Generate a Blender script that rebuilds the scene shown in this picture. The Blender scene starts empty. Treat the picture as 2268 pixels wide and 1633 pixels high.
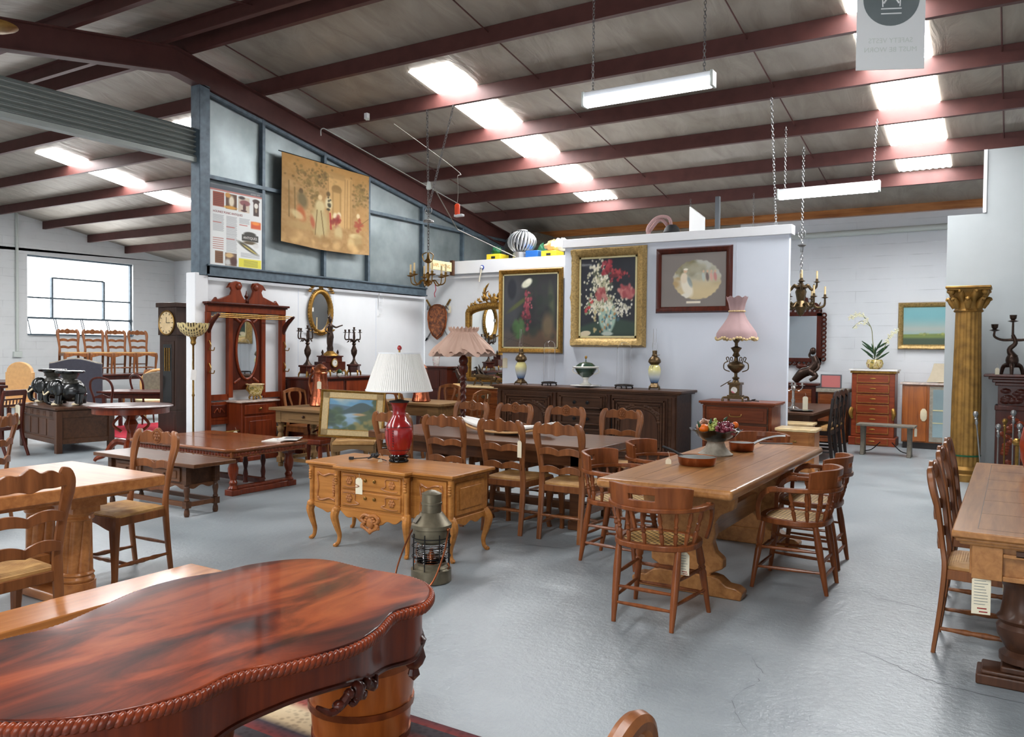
import bpy, bmesh, math, random
import numpy as np
from mathutils import Vector, Matrix
PI=math.pi
SC=bpy.context.scene; COL=SC.collection
rnd=random.Random(7)
def lin(c): c/=255.; return c/12.92 if c<=.04045 else ((c+.055)/1.055)**2.4
def S(r,g,b): return (lin(r),lin(g),lin(b),1.)
# ---------------------------------------------------------------- materials
def nodes(name):
    m=bpy.data.materials.new(name); m.use_nodes=True
    nt=m.node_tree; b=nt.nodes['Principled BSDF']
    return m,nt,b
def nd(nt,t,**k):
    n=nt.nodes.new(t)
    for a,v in k.items():
        if a in n.inputs: n.inputs[a].default_value=v
        else: setattr(n,a,v)
    return n
def ramp(nt,fac,stops):
    r=nd(nt,'ShaderNodeValToRGB'); e=r.color_ramp.elements
    while len(e)<len(stops): e.new(.5)
    for i,(p,c) in enumerate(stops): e[i].position=p; e[i].color=c if len(c)==4 else (*c,1)
    nt.links.new(fac,r.inputs[0]); return r.outputs[0]
def bump(nt,b,h,st=.3,dist=.01):
    n=nd(nt,'ShaderNodeBump'); n.inputs['Strength'].default_value=st; n.inputs['Distance'].default_value=dist
    nt.links.new(h,n.inputs['Height']); nt.links.new(n.outputs[0],b.inputs['Normal'])
def plain(name,col,rough=.5,metal=0,var=0,scale=20,bmp=0,coat=0,trans=0,ior=1.45,emit=None,es=0,alpha=1,bd=.004):
    m,nt,b=nodes(name)
    b.inputs['Base Color'].default_value=col; b.inputs['Roughness'].default_value=rough; b.inputs['Metallic'].default_value=metal
    b.inputs['Coat Weight'].default_value=coat; b.inputs['Transmission Weight'].default_value=trans; b.inputs['IOR'].default_value=ior
    b.inputs['Alpha'].default_value=alpha
    if emit: b.inputs['Emission Color'].default_value=emit; b.inputs['Emission Strength'].default_value=es
    if var or bmp:
        tc=nd(nt,'ShaderNodeTexCoord'); n=nd(nt,'ShaderNodeTexNoise',Scale=scale,Detail=6.)
        nt.links.new(tc.outputs['Object'],n.inputs['Vector'])
        if var:
            d=tuple(max(0,c*(1-var)) for c in col[:3]); l=tuple(min(1,c*(1+var)) for c in col[:3])
            nt.links.new(ramp(nt,n.outputs['Fac'],[(.3,d),(.7,l)]),b.inputs['Base Color'])
        if bmp: bump(nt,b,n.outputs['Fac'],bmp,bd)
    return m
def wood(name,dark,light,rough=.35,axis=0,scale=1.,coat=.1,fig=0.):
    m,nt,b=nodes(name); b.inputs['Specular IOR Level'].default_value=.22; b.inputs['Roughness'].default_value=rough; b.inputs['Coat Weight'].default_value=coat; b.inputs['Coat Roughness'].default_value=.12
    tc=nd(nt,'ShaderNodeTexCoord'); mp=nd(nt,'ShaderNodeMapping')
    sv=[22.*scale]*3; sv[axis]=1.6*scale; mp.inputs['Scale'].default_value=sv
    nt.links.new(tc.outputs['Object'],mp.inputs['Vector'])
    n=nd(nt,'ShaderNodeTexNoise',Scale=1.,Detail=7.,Roughness=.6,Distortion=.4+fig); nt.links.new(mp.outputs[0],n.inputs['Vector'])
    n2=nd(nt,'ShaderNodeTexNoise',Scale=2.2,Detail=3.); nt.links.new(tc.outputs['Object'],n2.inputs['Vector'])
    mx=nd(nt,'ShaderNodeMath',operation='MULTIPLY_ADD'); mx.inputs[1].default_value=.65
    nt.links.new(n.outputs['Fac'],mx.inputs[0])
    m2=nd(nt,'ShaderNodeMath',operation='MULTIPLY'); m2.inputs[1].default_value=.35; nt.links.new(n2.outputs['Fac'],m2.inputs[0]); nt.links.new(m2.outputs[0],mx.inputs[2])
    nt.links.new(ramp(nt,mx.outputs[0],[(.3,dark),(.68,light)]),b.inputs['Base Color'])
    bump(nt,b,n.outputs['Fac'],.12,.002)
    return m
M={}
M['oak_chair']=wood('chair_oak',S(84,46,23),S(148,92,52),.36,2)
M['oak_honey']=wood('honey_oak',S(138,84,34),S(200,136,70),.32,0)
M['oak_table']=wood('trestle_oak',S(122,78,42),S(184,130,78),.3,1)
M['oak_long']=wood('long_table_oak',S(66,40,24),S(116,76,50),.32,0)
M['oak_mid']=wood('refectory_oak',S(128,74,36),S(192,128,74),.3,0)
M['oak_dark']=wood('dark_oak',S(52,32,22),S(92,60,40),.4,0)
M['oak_darkv']=wood('dark_oak_upright',S(50,30,21),S(88,56,38),.4,2)
M['walnut']=wood('walnut',S(94,48,24),S(158,94,54),.2,0,1,.35)
M['mahog']=wood('mahogany',S(74,26,13),S(136,58,28),.3,2,1,.2)
M['mahogd']=wood('dark_mahogany',S(46,17,11),S(88,36,22),.32,2,1,.15)
M['captain']=wood('captain_chair_wood',S(86,42,20),S(150,86,46),.32,2)
M['pine']=wood('farm_pine',S(100,74,44),S(148,114,74),.5,0,1,.0)
M['cherry']=wood('cherry',S(82,36,19),S(130,66,36),.32,0)
M['burl']=wood('burl',S(70,30,14),S(150,82,40),.25,0,.35,.5,3.)
M['deco']=wood('deco_walnut',S(110,52,16),S(176,98,36),.2,2,.5,.6,1.5)
M['bench_oak']=wood('bench_oak',S(130,76,36),S(190,124,68),.25,1,1,.4)
M['ebony']=plain('ebonised',S(30,22,20),.35,0,.2)
M['barrel']=wood('barrel_wood',S(120,56,18),S(186,102,42),.3,2,.8,.3)
def figured():
    m,nt,b=nodes('flame_mahogany'); b.inputs['Roughness'].default_value=.33; b.inputs['Specular IOR Level'].default_value=.12; b.inputs['Coat Weight'].default_value=.42; b.inputs['Coat Roughness'].default_value=.05
    tc=nd(nt,'ShaderNodeTexCoord'); mp=nd(nt,'ShaderNodeMapping'); mp.inputs['Scale'].default_value=(5.5,1.7,5.5); mp.inputs['Rotation'].default_value=(0,0,.45)
    nt.links.new(tc.outputs['Object'],mp.inputs['Vector'])
    n=nd(nt,'ShaderNodeTexNoise',Scale=1.1,Detail=8.,Roughness=.6,Distortion=.7); nt.links.new(mp.outputs[0],n.inputs['Vector'])
    nt.links.new(ramp(nt,n.outputs['Fac'],[(.34,S(46,16,11)),(.45,S(92,36,19)),(.54,S(128,56,28)),(.66,S(150,74,38))]),b.inputs['Base Color'])
    return m
M['flame']=figured()
M['gilt']=plain('old_gilt',S(150,112,50),.42,.65,.35,30,.5)
M['gilt2']=plain('pale_gilt',S(168,140,88),.45,.45,.35,40,.6)
M['goldcol']=plain('gold_leaf',S(150,112,54),.48,.5,.35,9,.4)
M['brass']=plain('brass',S(140,108,58),.38,1,.2,30)
M['bronze']=plain('dark_bronze',S(62,46,38),.38,.7,.3,40,.2)
M['bronzeb']=plain('brown_bronze',S(92,74,50),.38,.8,.3,40,.2)
M['iron']=plain('black_iron',S(28,28,30),.5,.6)
M['copper']=plain('hammered_copper',S(184,104,74),.25,1,.2,30,.6)
M['copperp']=plain('pan_copper',S(150,88,52),.3,.9,.2,14)
M['copperd']=plain('aged_copper',S(138,78,48),.35,.9,.3,14,.2)
M['tin']=plain('tin_lining',S(150,155,150),.35,.9,.15)
M['silver']=plain('silver',S(205,200,195),.2,1,.1)
M['steel']=plain('steel',S(150,150,150),.35,1,.1)
M['lantern']=plain('verdigris_brass',S(112,104,86),.42,.65,.35,9,.25)
M['white']=plain('white_paint',S(226,228,230),.6,0,.03,3)
M['part']=plain('partition_paint',S(216,222,232),.65,0,.02,2)
M['stub']=plain('grey_green_paint',S(178,184,185),.6,0,.03,3)
M['shutter']=plain('shutter_slats',S(146,152,148),.5,.25,.05,4)
M['cablem']=plain('grey_cable',S(150,146,136),.6)
M['trimw']=plain('trim_paint',S(232,233,235),.5)
M['bluesteel']=plain('blue_steel',S(84,98,108),.45,.2,.25,12,.1)
M['sheet']=None
M['red']=plain('red_oxide_steel',S(86,50,46),.5,.1,.15,6)
M['redv']=plain('red_lacquer',S(142,24,26),.2,0,.18,9,0,.6)
M['black']=plain('black_gloss',S(12,11,11),.14,0,0,20,0,.1)
M['clockw']=wood('clock_oak',S(34,22,18),S(64,44,35),.35,2)
M['saddle']=plain('grey_glaze',S(64,62,56),.3,0,.4,40,.3)
M['blackm']=plain('black_matt',S(24,24,26),.6)
M['elephant']=plain('black_glaze',S(22,24,24),.22,0,.3,30,.5,.4)
M['ivory']=plain('ivory',S(220,204,170),.4,0,.06)
M['pink']=plain('pink_silk',S(200,166,148),.8,0,.06,6)
M['pinkm']=plain('mauve_silk',S(168,138,138),.8,0,.06,6)
M['fringe']=plain('cream_braid',S(214,188,140),.85,0,.1,60,.4)
M['tag']=plain('manila_tag',S(226,216,190),.8,0,.04)
M['string']=plain('string',S(214,206,186),.9)
M['candle']=plain('candle_tube',S(226,200,150),.6,0,.05)
M['glass']=plain('clear_glass',(1,1,1,1),.02,0,0,20,0,0,1,1.2)
M['chrome']=plain('galvanised',S(200,202,204),.3,.85,.1)
M['yellow']=plain('yellow_plastic',S(232,206,52),.5)
M['bluep']=plain('blue_plastic',S(30,90,160),.5)
M['greenp']=plain('green_cloth',S(24,84,52),.8,0,.2)
M['orange']=plain('orange_plastic',S(238,74,28),.45)
M['plast']=plain('pvc',S(206,212,206),.5)
M['greybox']=plain('grey_metal',S(96,100,104),.5,.2)
M['cream']=plain('cream_cloth',S(206,196,150),.85,0,.06)
M['tan']=plain('tan_leather',S(204,158,104),.5,0,.08)
M['darkcloth']=plain('charcoal_cloth',S(62,62,72),.8,0,.08)
M['marb']=plain('cream_marble',S(222,194,146),.2,0,.12,14,0,.3)
M['marbw']=plain('white_marble',S(228,222,216),.2,0,.08,10,0,.3)
M['marbg']=plain('rouge_marble',S(196,176,164),.25,0,.3,12,0,.3)
M['leaf']=plain('dark_leaf',S(40,72,42),.45,0,.2,30)
M['petal']=plain('pale_petal',S(236,234,206),.6)
M['stem']=plain('stem',S(120,124,70),.6)
M['slate']=plain('weathered_iron_plank',S(112,104,92),.7,.1,.2,20,.3)
M['stone']=plain('pewter_stone',S(150,142,128),.6,.2,.2,30,.3)
M['grapep']=plain('red_grape',S(116,44,58),.25,0,.25,12,0,.4)
M['grapeg']=plain('green_grape',S(168,178,92),.3,0,.2,12,0,.4)
M['grapel']=plain('blush_grape',S(176,128,104),.3,0,.2,12,0,.4)
M['fruito']=plain('orange_fruit',S(232,110,26),.4,0,.08,30,.1)
M['mirror']=plain('mirror_glass',S(226,230,228),.02,1)
M['ceram']=plain('white_ceramic',S(226,224,216),.18,0,.05,20,0,.4)
M['ceramg']=plain('green_ceramic',S(40,62,48),.2,0,.1,20,0,.4)
M['paper']=plain('paper',S(222,218,212),.7,0,.05)
M['redrug']=plain('red_rug',S(176,28,52),.95,0,.1,30,.3)
M['string_blue']=plain('blue_strap',S(28,60,150),.6)
M['board']=plain('white_board',S(226,228,228),.6)
M['rope']=plain('pink_rope',S(160,128,126),.9,0,.15,60,.5)
M['shadeb']=plain('beige_shade',S(190,176,152),.8,0,.04)
M['pane']=None
def em(name,col,st):
    m,nt,b=nodes(name); b.inputs['Base Color'].default_value=(.8,.8,.8,1); b.inputs['Emission Color'].default_value=col; b.inputs['Emission Strength'].default_value=st; return m
SKY=40.
M['sky']=em('daylight_panel',(.98,.99,1,1),SKY)
M['winp']=em('overcast_window',(.97,.99,1,1),7.)
M['tube']=em('fluorescent_tube',(.80,.86,1,1),34.)
M['tubec']=em('lit_diffuser',(.84,.9,1,1),18.)
def wallmat(name,ax,base,mortar,bh=.2,bw=.4,st=.25,rough=.6,mc=.35):
    m,nt,b=nodes(name); b.inputs['Roughness'].default_value=rough
    tc=nd(nt,'ShaderNodeTexCoord'); sp=nd(nt,'ShaderNodeSeparateXYZ'); cb=nd(nt,'ShaderNodeCombineXYZ')
    nt.links.new(tc.outputs['Object'],sp.inputs[0]); nt.links.new(sp.outputs[ax],cb.inputs[0]); nt.links.new(sp.outputs[2],cb.inputs[1])
    br=nd(nt,'ShaderNodeTexBrick',Scale=1.); br.inputs['Mortar Size'].default_value=.006; br.inputs['Mortar Smooth'].default_value=.6
    br.inputs['Brick Width'].default_value=bw; br.inputs['Row Height'].default_value=bh; br.inputs['Color1'].default_value=base
    br.inputs['Color2'].default_value=tuple(c*.95 for c in base[:3])+(1,); br.inputs['Mortar'].default_value=mortar
    n=nd(nt,'ShaderNodeTexNoise',Scale=3.,Detail=5.); nt.links.new(tc.outputs['Object'],n.inputs['Vector'])
    nt.links.new(cb.outputs[0],br.inputs['Vector']); 
    # mortar lines fade in and out under the paint
    mix=nd(nt,'ShaderNodeMix',data_type='RGBA'); nt.links.new(ramp(nt,n.outputs['Fac'],[(.42,(0,0,0)),(.66,(1,1,1))]),mix.inputs['Factor'])
    mix.inputs['A'].default_value=base if mc<.9 else mortar; nt.links.new(br.outputs['Color'],mix.inputs['B'])
    nt.links.new(mix.outputs['Result'] if mc<.9 else br.outputs['Color'],b.inputs['Base Color'])
    bump(nt,b,br.outputs['Fac'],-st,.006) if False else bump(nt,b,br.outputs['Fac'],st,-.006)
    return m
M['blkx']=wallmat('whitewashed_block_side',1,S(222,224,224),S(190,192,192),.2,1.6)
M['blky']=wallmat('whitewashed_block_rear',0,S(226,229,232),S(198,200,203),.2,1.6)
M['blkraw']=wallmat('bare_concrete_block',0,S(150,144,132),S(176,150,112),.2,.4,.3,.8,1.)
def floormat():
    m,nt,b=nodes('painted_concrete_floor')
    tc=nd(nt,'ShaderNodeTexCoord'); L=nt.links
    n=nd(nt,'ShaderNodeTexNoise',Scale=1.3,Detail=8.,Roughness=.6); L.new(tc.outputs['Object'],n.inputs['Vector'])
    n2=nd(nt,'ShaderNodeTexNoise',Scale=26.,Detail=6.,Roughness=.65); L.new(tc.outputs['Object'],n2.inputs['Vector'])
    c=ramp(nt,n.outputs['Fac'],[(.3,S(126,134,139)),(.5,S(140,148,152)),(.72,S(152,158,161))])
    L.new(c,b.inputs['Base Color'])
    L.new(ramp(nt,n.outputs['Fac'],[(.3,(.3,)*3),(.75,(.44,)*3)]),b.inputs['Roughness'])
    b.inputs['Specular IOR Level'].default_value=.6
    sm=nd(nt,'ShaderNodeMath',operation='MULTIPLY_ADD'); L.new(n2.outputs['Fac'],sm.inputs[0]); sm.inputs[1].default_value=.35; L.new(n.outputs['Fac'],sm.inputs[2])
    bump(nt,b,sm.outputs[0],.55,.02)
    return m
M['floor']=floormat()
def foil():
    m,nt,b=nodes('roof_insulation_foil'); L=nt.links
    tc=nd(nt,'ShaderNodeTexCoord'); mp=nd(nt,'ShaderNodeMapping'); mp.inputs['Scale'].default_value=(2.2,.7,1); mp.inputs['Rotation'].default_value=(0,0,.5); L.new(tc.outputs['Object'],mp.inputs['Vector'])
    n=nd(nt,'ShaderNodeTexNoise',Scale=1.6,Detail=5.,Roughness=.55,Distortion=.8); L.new(mp.outputs[0],n.inputs['Vector'])
    L.new(ramp(nt,n.outputs['Fac'],[(.3,S(150,140,128)),(.7,S(176,168,156))]),b.inputs['Base Color'])
    b.inputs['Metallic'].default_value=.35; b.inputs['Roughness'].default_value=.5
    bump(nt,b,n.outputs['Fac'],.5,.06)
    return m
M['foil']=foil()
def sheetmat():
    m,nt,b=nodes('galvanised_sheet'); L=nt.links
    tc=nd(nt,'ShaderNodeTexCoord'); n=nd(nt,'ShaderNodeTexNoise',Scale=1.6,Detail=4.,Roughness=.5); L.new(tc.outputs['Object'],n.inputs['Vector'])
    L.new(ramp(nt,n.outputs['Fac'],[(.3,S(112,122,124)),(.7,S(156,166,168))]),b.inputs['Base Color'])
    b.inputs['Metallic'].default_value=.55; b.inputs['Roughness'].default_value=.42; bump(nt,b,n.outputs['Fac'],.4,.03)
    return m
M['sheet']=sheetmat()
def weave(name,c1,c2,scale,st=.5,rot=.0,rough=.6):
    m,nt,b=nodes(name); L=nt.links; b.inputs['Roughness'].default_value=rough
    tc=nd(nt,'ShaderNodeTexCoord'); mp=nd(nt,'ShaderNodeMapping'); mp.inputs['Rotation'].default_value=(0,0,rot); L.new(tc.outputs['Object'],mp.inputs['Vector'])
    w=nd(nt,'ShaderNodeTexWave',Scale=scale,Distortion=.4); L.new(mp.outputs[0],w.inputs['Vector'])
    w2=nd(nt,'ShaderNodeTexWave',Scale=scale,Distortion=.4,bands_direction='Y'); L.new(mp.outputs[0],w2.inputs['Vector'])
    mx=nd(nt,'ShaderNodeMath',operation='MAXIMUM'); L.new(w.outputs['Fac'],mx.inputs[0]); L.new(w2.outputs['Fac'],mx.inputs[1])
    L.new(ramp(nt,mx.outputs[0],[(.3,c1),(.75,c2)]),b.inputs['Base Color']); bump(nt,b,mx.outputs[0],st,.004); return m
M['cane']=weave('woven_cane',S(70,46,26),S(214,176,112),9.,.8,.785)
def rush():
    m,nt,b=nodes('woven_rush'); L=nt.links; b.inputs['Roughness'].default_value=.65
    tc=nd(nt,'ShaderNodeTexCoord'); sp=nd(nt,'ShaderNodeSeparateXYZ'); L.new(tc.outputs['Object'],sp.inputs[0])
    ax=nd(nt,'ShaderNodeMath',operation='ABSOLUTE'); ay=nd(nt,'ShaderNodeMath',operation='ABSOLUTE'); L.new(sp.outputs[0],ax.inputs[0]); L.new(sp.outputs[1],ay.inputs[0])
    gt=nd(nt,'ShaderNodeMath',operation='GREATER_THAN'); L.new(ax.outputs[0],gt.inputs[0]); L.new(ay.outputs[0],gt.inputs[1])
    mx=nd(nt,'ShaderNodeMix'); L.new(gt.outputs[0],mx.inputs['Factor']); L.new(sp.outputs[1],mx.inputs['A']); L.new(sp.outputs[0],mx.inputs['B'])
    mn=nd(nt,'ShaderNodeMath',operation='MULTIPLY'); L.new(mx.outputs['Result'],mn.inputs[0]); mn.inputs[1].default_value=560.
    sn=nd(nt,'ShaderNodeMath',operation='SINE'); L.new(mn.outputs[0],sn.inputs[0])
    no=nd(nt,'ShaderNodeTexNoise',Scale=9.,Detail=4.); L.new(tc.outputs['Object'],no.inputs['Vector'])
    L.new(ramp(nt,no.outputs['Fac'],[(.3,S(150,104,54)),(.7,S(204,160,98))]),b.inputs['Base Color']); bump(nt,b,sn.outputs[0],.4,.003); return m
M['rush']=rush()
def rugmat():
    m,nt,b=nodes('persian_rug'); L=nt.links; b.inputs['Roughness'].default_value=.95
    tc=nd(nt,'ShaderNodeTexCoord'); sp=nd(nt,'ShaderNodeSeparateXYZ'); L.new(tc.outputs['Object'],sp.inputs[0])
    mu=nd(nt,'ShaderNodeMath',operation='MULTIPLY'); L.new(sp.outputs[1],mu.inputs[0]); mu.inputs[1].default_value=2.5
    fr=nd(nt,'ShaderNodeMath',operation='FRACT'); L.new(mu.outputs[0],fr.inputs[0])
    c=ramp(nt,fr.outputs[0],[(0,S(122,44,40)),(.18,S(52,42,52)),(.3,S(196,172,136)),(.55,S(210,190,156)),(.7,S(150,70,58)),(.85,S(60,52,56))])
    ck=nd(nt,'ShaderNodeTexVoronoi',Scale=34.); L.new(tc.outputs['Object'],ck.inputs['Vector'])
    mix=nd(nt,'ShaderNodeMix',data_type='RGBA',blend_type='MULTIPLY'); mix.inputs['Factor'].default_value=.65; L.new(c,mix.inputs['A']); L.new(ramp(nt,ck.outputs['Distance'],[(.2,(.25,.2,.2)),(.5,(1,1,1))]),mix.inputs['B'])
    mix2=nd(nt,'ShaderNodeMix',data_type='RGBA'); mix2.inputs['Factor'].default_value=.3; L.new(mix.outputs['Result'],mix2.inputs['A']); L.new(c,mix2.inputs['B'])
    L.new(mix2.outputs['Result'],b.inputs['Base Color']); return m
M['rug']=rugmat()
def attr(name,rough=.5,coat=0):
    m,nt,b=nodes(name); a=nd(nt,'ShaderNodeAttribute'); a.attribute_name='Col'; nt.links.new(a.outputs['Color'],b.inputs['Base Color'])
    b.inputs['Roughness'].default_value=rough; b.inputs['Coat Weight'].default_value=coat; return m
M['paint']=attr('oil_paint',.4,.1); M['print']=attr('printed_paper',.55); M['tapes']=attr('woven_tapestry',.9); M['glazep']=attr('painted_glaze',.15,.5)
def clouded(name,stops,scale,rough=.4,det=5.):
    m,nt,b=nodes(name); tc=nd(nt,'ShaderNodeTexCoord'); n=nd(nt,'ShaderNodeTexNoise',Scale=scale,Detail=det,Distortion=.6); nt.links.new(tc.outputs['Object'],n.inputs['Vector'])
    nt.links.new(ramp(nt,n.outputs['Fac'],stops),b.inputs['Base Color']); b.inputs['Roughness'].default_value=rough; return m
M['shield']=clouded('embossed_copper',[(.35,S(66,32,18)),(.5,S(122,66,32)),(.65,S(166,100,52))],16,.4)
bump_n=M['shield'].node_tree; bump(bump_n,bump_n.nodes['Principled BSDF'],[n for n in bump_n.nodes if n.type=='TEX_NOISE'][0].outputs['Fac'],.7,.01)
M['floral']=clouded('painted_majolica',[(.3,S(34,66,50)),(.45,S(186,160,86)),(.55,S(214,200,150)),(.68,S(120,74,50))],22,.18)
M['whiteflor']=clouded('floral_porcelain',[(.3,S(60,90,70)),(.4,S(232,228,222)),(.6,S(232,228,222)),(.7,S(206,70,110))],18,.2)
M['tiffany']=weave('leaded_glass',S(60,46,28),S(226,206,146),10.,.3,.785,.3)
def pleats(name,c,n=90,st=.5):
    m,nt,b=nodes(name); L=nt.links; b.inputs['Roughness'].default_value=.75; b.inputs['Base Color'].default_value=c
    tc=nd(nt,'ShaderNodeTexCoord'); sp=nd(nt,'ShaderNodeSeparateXYZ'); L.new(tc.outputs['Object'],sp.inputs[0])
    at=nd(nt,'ShaderNodeMath',operation='ARCTAN2'); L.new(sp.outputs[0],at.inputs[0]); L.new(sp.outputs[1],at.inputs[1])
    mu=nd(nt,'ShaderNodeMath',operation='MULTIPLY'); mu.inputs[1].default_value=n; L.new(at.outputs[0],mu.inputs[0]); sn=nd(nt,'ShaderNodeMath',operation='SINE'); L.new(mu.outputs[0],sn.inputs[0])
    bump(nt,b,sn.outputs[0],st,.004); return m
M['pleat']=pleats('white_pleated_silk',S(232,230,224))
M['pleatp']=pleats('pink_pleated_silk',S(200,166,148),40)
# ---------------------------------------------------------------- geometry helpers
def cr(pts,n=6,closed=False):
    P=[Vector(p) for p in pts]; out=[]; N=len(P)
    rng=range(N if closed else N-1)
    for i in rng:
        p0=P[(i-1)%N] if closed or i>0 else P[0]; p1=P[i]; p2=P[(i+1)%N]; p3=P[(i+2)%N] if closed or i+2<N else P[-1]
        for k in range(n):
            t=k/n; out.append(.5*((2*p1)+(-p0+p2)*t+(2*p0-5*p1+4*p2-p3)*t*t+(-p0+3*p1-3*p2+p3)*t**3))
    if not closed: out.append(P[-1].copy())
    return out
def lerpl(vals,n):
    vals=list(vals); out=[]
    for i in range(n):
        t=i/(n-1)*(len(vals)-1); a=min(int(t),len(vals)-2); out.append(vals[a]+(vals[a+1]-vals[a])*(t-a))
    return out
class MB:
    def __init__(s): s.v=[]; s.f=[]
    def add(s,v,f):
        o=len(s.v); s.v+= [tuple(p) for p in v]; s.f+=[tuple(i+o for i in q) for q in f]; return s
    def box(s,x0,x1,y0,y1,z0,z1):
        v=[(x,y,z) for z in (z0,z1) for y in (y0,y1) for x in (x0,x1)]
        return s.add(v,[(0,2,3,1),(4,5,7,6),(0,1,5,4),(2,6,7,3),(0,4,6,2),(1,3,7,5)])
    def bx(s,c,d,rz=0,rx=0,ry=0):
        R=Matrix.Rotation(rz,3,'Z')@Matrix.Rotation(ry,3,'Y')@Matrix.Rotation(rx,3,'X'); c=Vector(c)
        v=[c+R@Vector((x*d[0]/2,y*d[1]/2,z*d[2]/2)) for z in (-1,1) for y in (-1,1) for x in (-1,1)]
        return s.add(v,[(0,2,3,1),(4,5,7,6),(0,1,5,4),(2,6,7,3),(0,4,6,2),(1,3,7,5)])
    def lathe(s,prof,c=(0,0,0),seg=20,fn=None,sx=1,sy=1):
        n=len(prof); v=[];f=[]
        for i,(r,z) in enumerate(prof):
            for k in range(seg):
                a=2*PI*k/seg; rr,zz=(r,z) if fn is None else fn(r,z,a,i)
                v.append((c[0]+rr*math.cos(a)*sx,c[1]+rr*math.sin(a)*sy,c[2]+zz))
        for i in range(n-1):
            for k in range(seg):
                k2=(k+1)%seg; f.append((i*seg+k,i*seg+k2,(i+1)*seg+k2,(i+1)*seg+k))
        if prof[0][0]>1e-4: f.append(tuple(range(seg))[::-1])
        if prof[-1][0]>1e-4: f.append(tuple((n-1)*seg+k for k in range(seg)))
        return s.add(v,f)
    def shell(s,prof,c=(0,0,0),seg=24,t=.004,fn=None):
        return s.lathe(list(prof)+[(max(r-t,.0005),z) for r,z in prof[::-1]],c,seg,fn)
    def turned(s,p0,p1,prof,seg=10):
        p0=Vector(p0);p1=Vector(p1);d=p1-p0;L=d.length;q=Vector((0,0,1)).rotation_difference(d)
        o=len(s.v); s.lathe([(r,t*L) for t,r in prof],(0,0,0),seg)
        for i in range(o,len(s.v)): s.v[i]=tuple(p0+q@Vector(s.v[i]))
        return s
    def tube(s,pts,r,seg=8,closed=False,sec=None,up=None):
        P=[Vector(p) for p in pts]; n=len(P)
        rs=[r]*n if isinstance(r,(int,float)) else lerpl(r,n)
        if sec is None: sec=[(math.cos(2*PI*k/seg),math.sin(2*PI*k/seg)) for k in range(seg)]
        m=len(sec); v=[]; prev=None
        for i in range(n):
            if closed: t=P[(i+1)%n]-P[i-1]
            else: t=P[min(i+1,n-1)]-P[max(i-1,0)]
            if t.length<1e-9: t=Vector((0,0,1))
            t.normalize()
            if up is not None: a=Vector(up).cross(t)
            elif prev is None: a=(Vector((0,0,1)) if abs(t.z)<.9 else Vector((1,0,0))).cross(t)
            else: a=prev-t*prev.dot(t)
            if a.length<1e-6: a=Vector((1,0,0)).cross(t)
            a.normalize(); prev=a; b=t.cross(a)
            for (x,y) in sec: v.append(P[i]+(a*x+b*y)*rs[i])
        f=[]
        for i in range(n if closed else n-1):
            j=(i+1)%n
            for k in range(m):
                k2=(k+1)%m; f.append((i*m+k,i*m+k2,j*m+k2,j*m+k))
        if not closed: f.append(tuple(range(m))[::-1]); f.append(tuple((n-1)*m+k for k in range(m)))
        return s.add(v,f)
    def prism(s,out,plane,a,b,bend=None):
        n=len(out); v=[]
        for h in (a,b):
            for (p,q) in out:
                if plane=='xy': v.append((p,q,h))
                elif plane=='xz': v.append((p,h,q))
                else: v.append((h,p,q))
        f=[tuple(range(n))[::-1],tuple(range(n,2*n))]+[(i,(i+1)%n,n+(i+1)%n,n+i) for i in range(n)]
        return s.add(v,f)
    def slat(s,x0,x1,top,bot,yf,th,n=24):
        v=[];f=[]
        for i in range(n+1):
            x=x0+(x1-x0)*i/n; y=yf(x); zt,zb=top(x),bot(x)
            v+=[(x,y-th/2,zb),(x,y+th/2,zb),(x,y+th/2,zt),(x,y-th/2,zt)]
        for i in range(n):
            a=i*4
            for k in range(4):
                k2=(k+1)%4; f.append((a+k,a+k2,a+4+k2,a+4+k))
        f+= [(3,2,1,0),tuple(n*4+k for k in range(4))]
        return s.add(v,f)
    def sph(s,c,r,seg=12,rings=8,rot=None):
        r=(r,r,r) if isinstance(r,(int,float)) else r
        v=[];f=[]
        for i in range(rings+1):
            th=PI*i/rings
            for k in range(seg):
                a=2*PI*k/seg; p=Vector((r[0]*math.sin(th)*math.cos(a),r[1]*math.sin(th)*math.sin(a),r[2]*math.cos(th)))
                if rot is not None: p=rot@p
                v.append(Vector(c)+p)
        for i in range(rings):
            for k in range(seg):
                k2=(k+1)%seg; f.append((i*seg+k,(i+1)*seg+k,(i+1)*seg+k2,i*seg+k2))
        return s.add(v,f)
    def xf(s,mat,start=0):
        for i in range(start,len(s.v)): s.v[i]=tuple(mat@Vector(s.v[i]))
        return s
    def mesh(s,name):
        me=bpy.data.meshes.new(name); me.from_pydata(s.v,[],s.f); me.validate()
        bm=bmesh.new(); bm.from_mesh(me); bmesh.ops.remove_doubles(bm,verts=bm.verts,dist=1e-5); bmesh.ops.recalc_face_normals(bm,faces=bm.faces); bm.to_mesh(me); bm.free()
        return me
    def obj(s,name,mat,parent=None,smooth=38,bev=0,label=None,seg=2,sub=0):
        me=s.mesh(name); me.materials.append(M[mat] if isinstance(mat,str) else mat)
        for p in me.polygons: p.use_smooth=True
        me.set_sharp_from_angle(angle=math.radians(smooth))
        o=bpy.data.objects.new(name,me); COL.objects.link(o)
        if parent is not None: o.parent=parent
        if bev:
            b=o.modifiers.new('Bevel','BEVEL'); b.width=bev; b.segments=seg; b.limit_method='ANGLE'; b.angle_limit=math.radians(40); b.harden_normals=False
        if sub:
            b=o.modifiers.new('Sub','SUBSURF'); b.levels=sub; b.render_levels=sub
        if label: o['label']=label
        return o
def tag(o,label,cat,group=None):
    o['label']=label; o['category']=cat
    if group: o['group']=group
    return o
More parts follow.
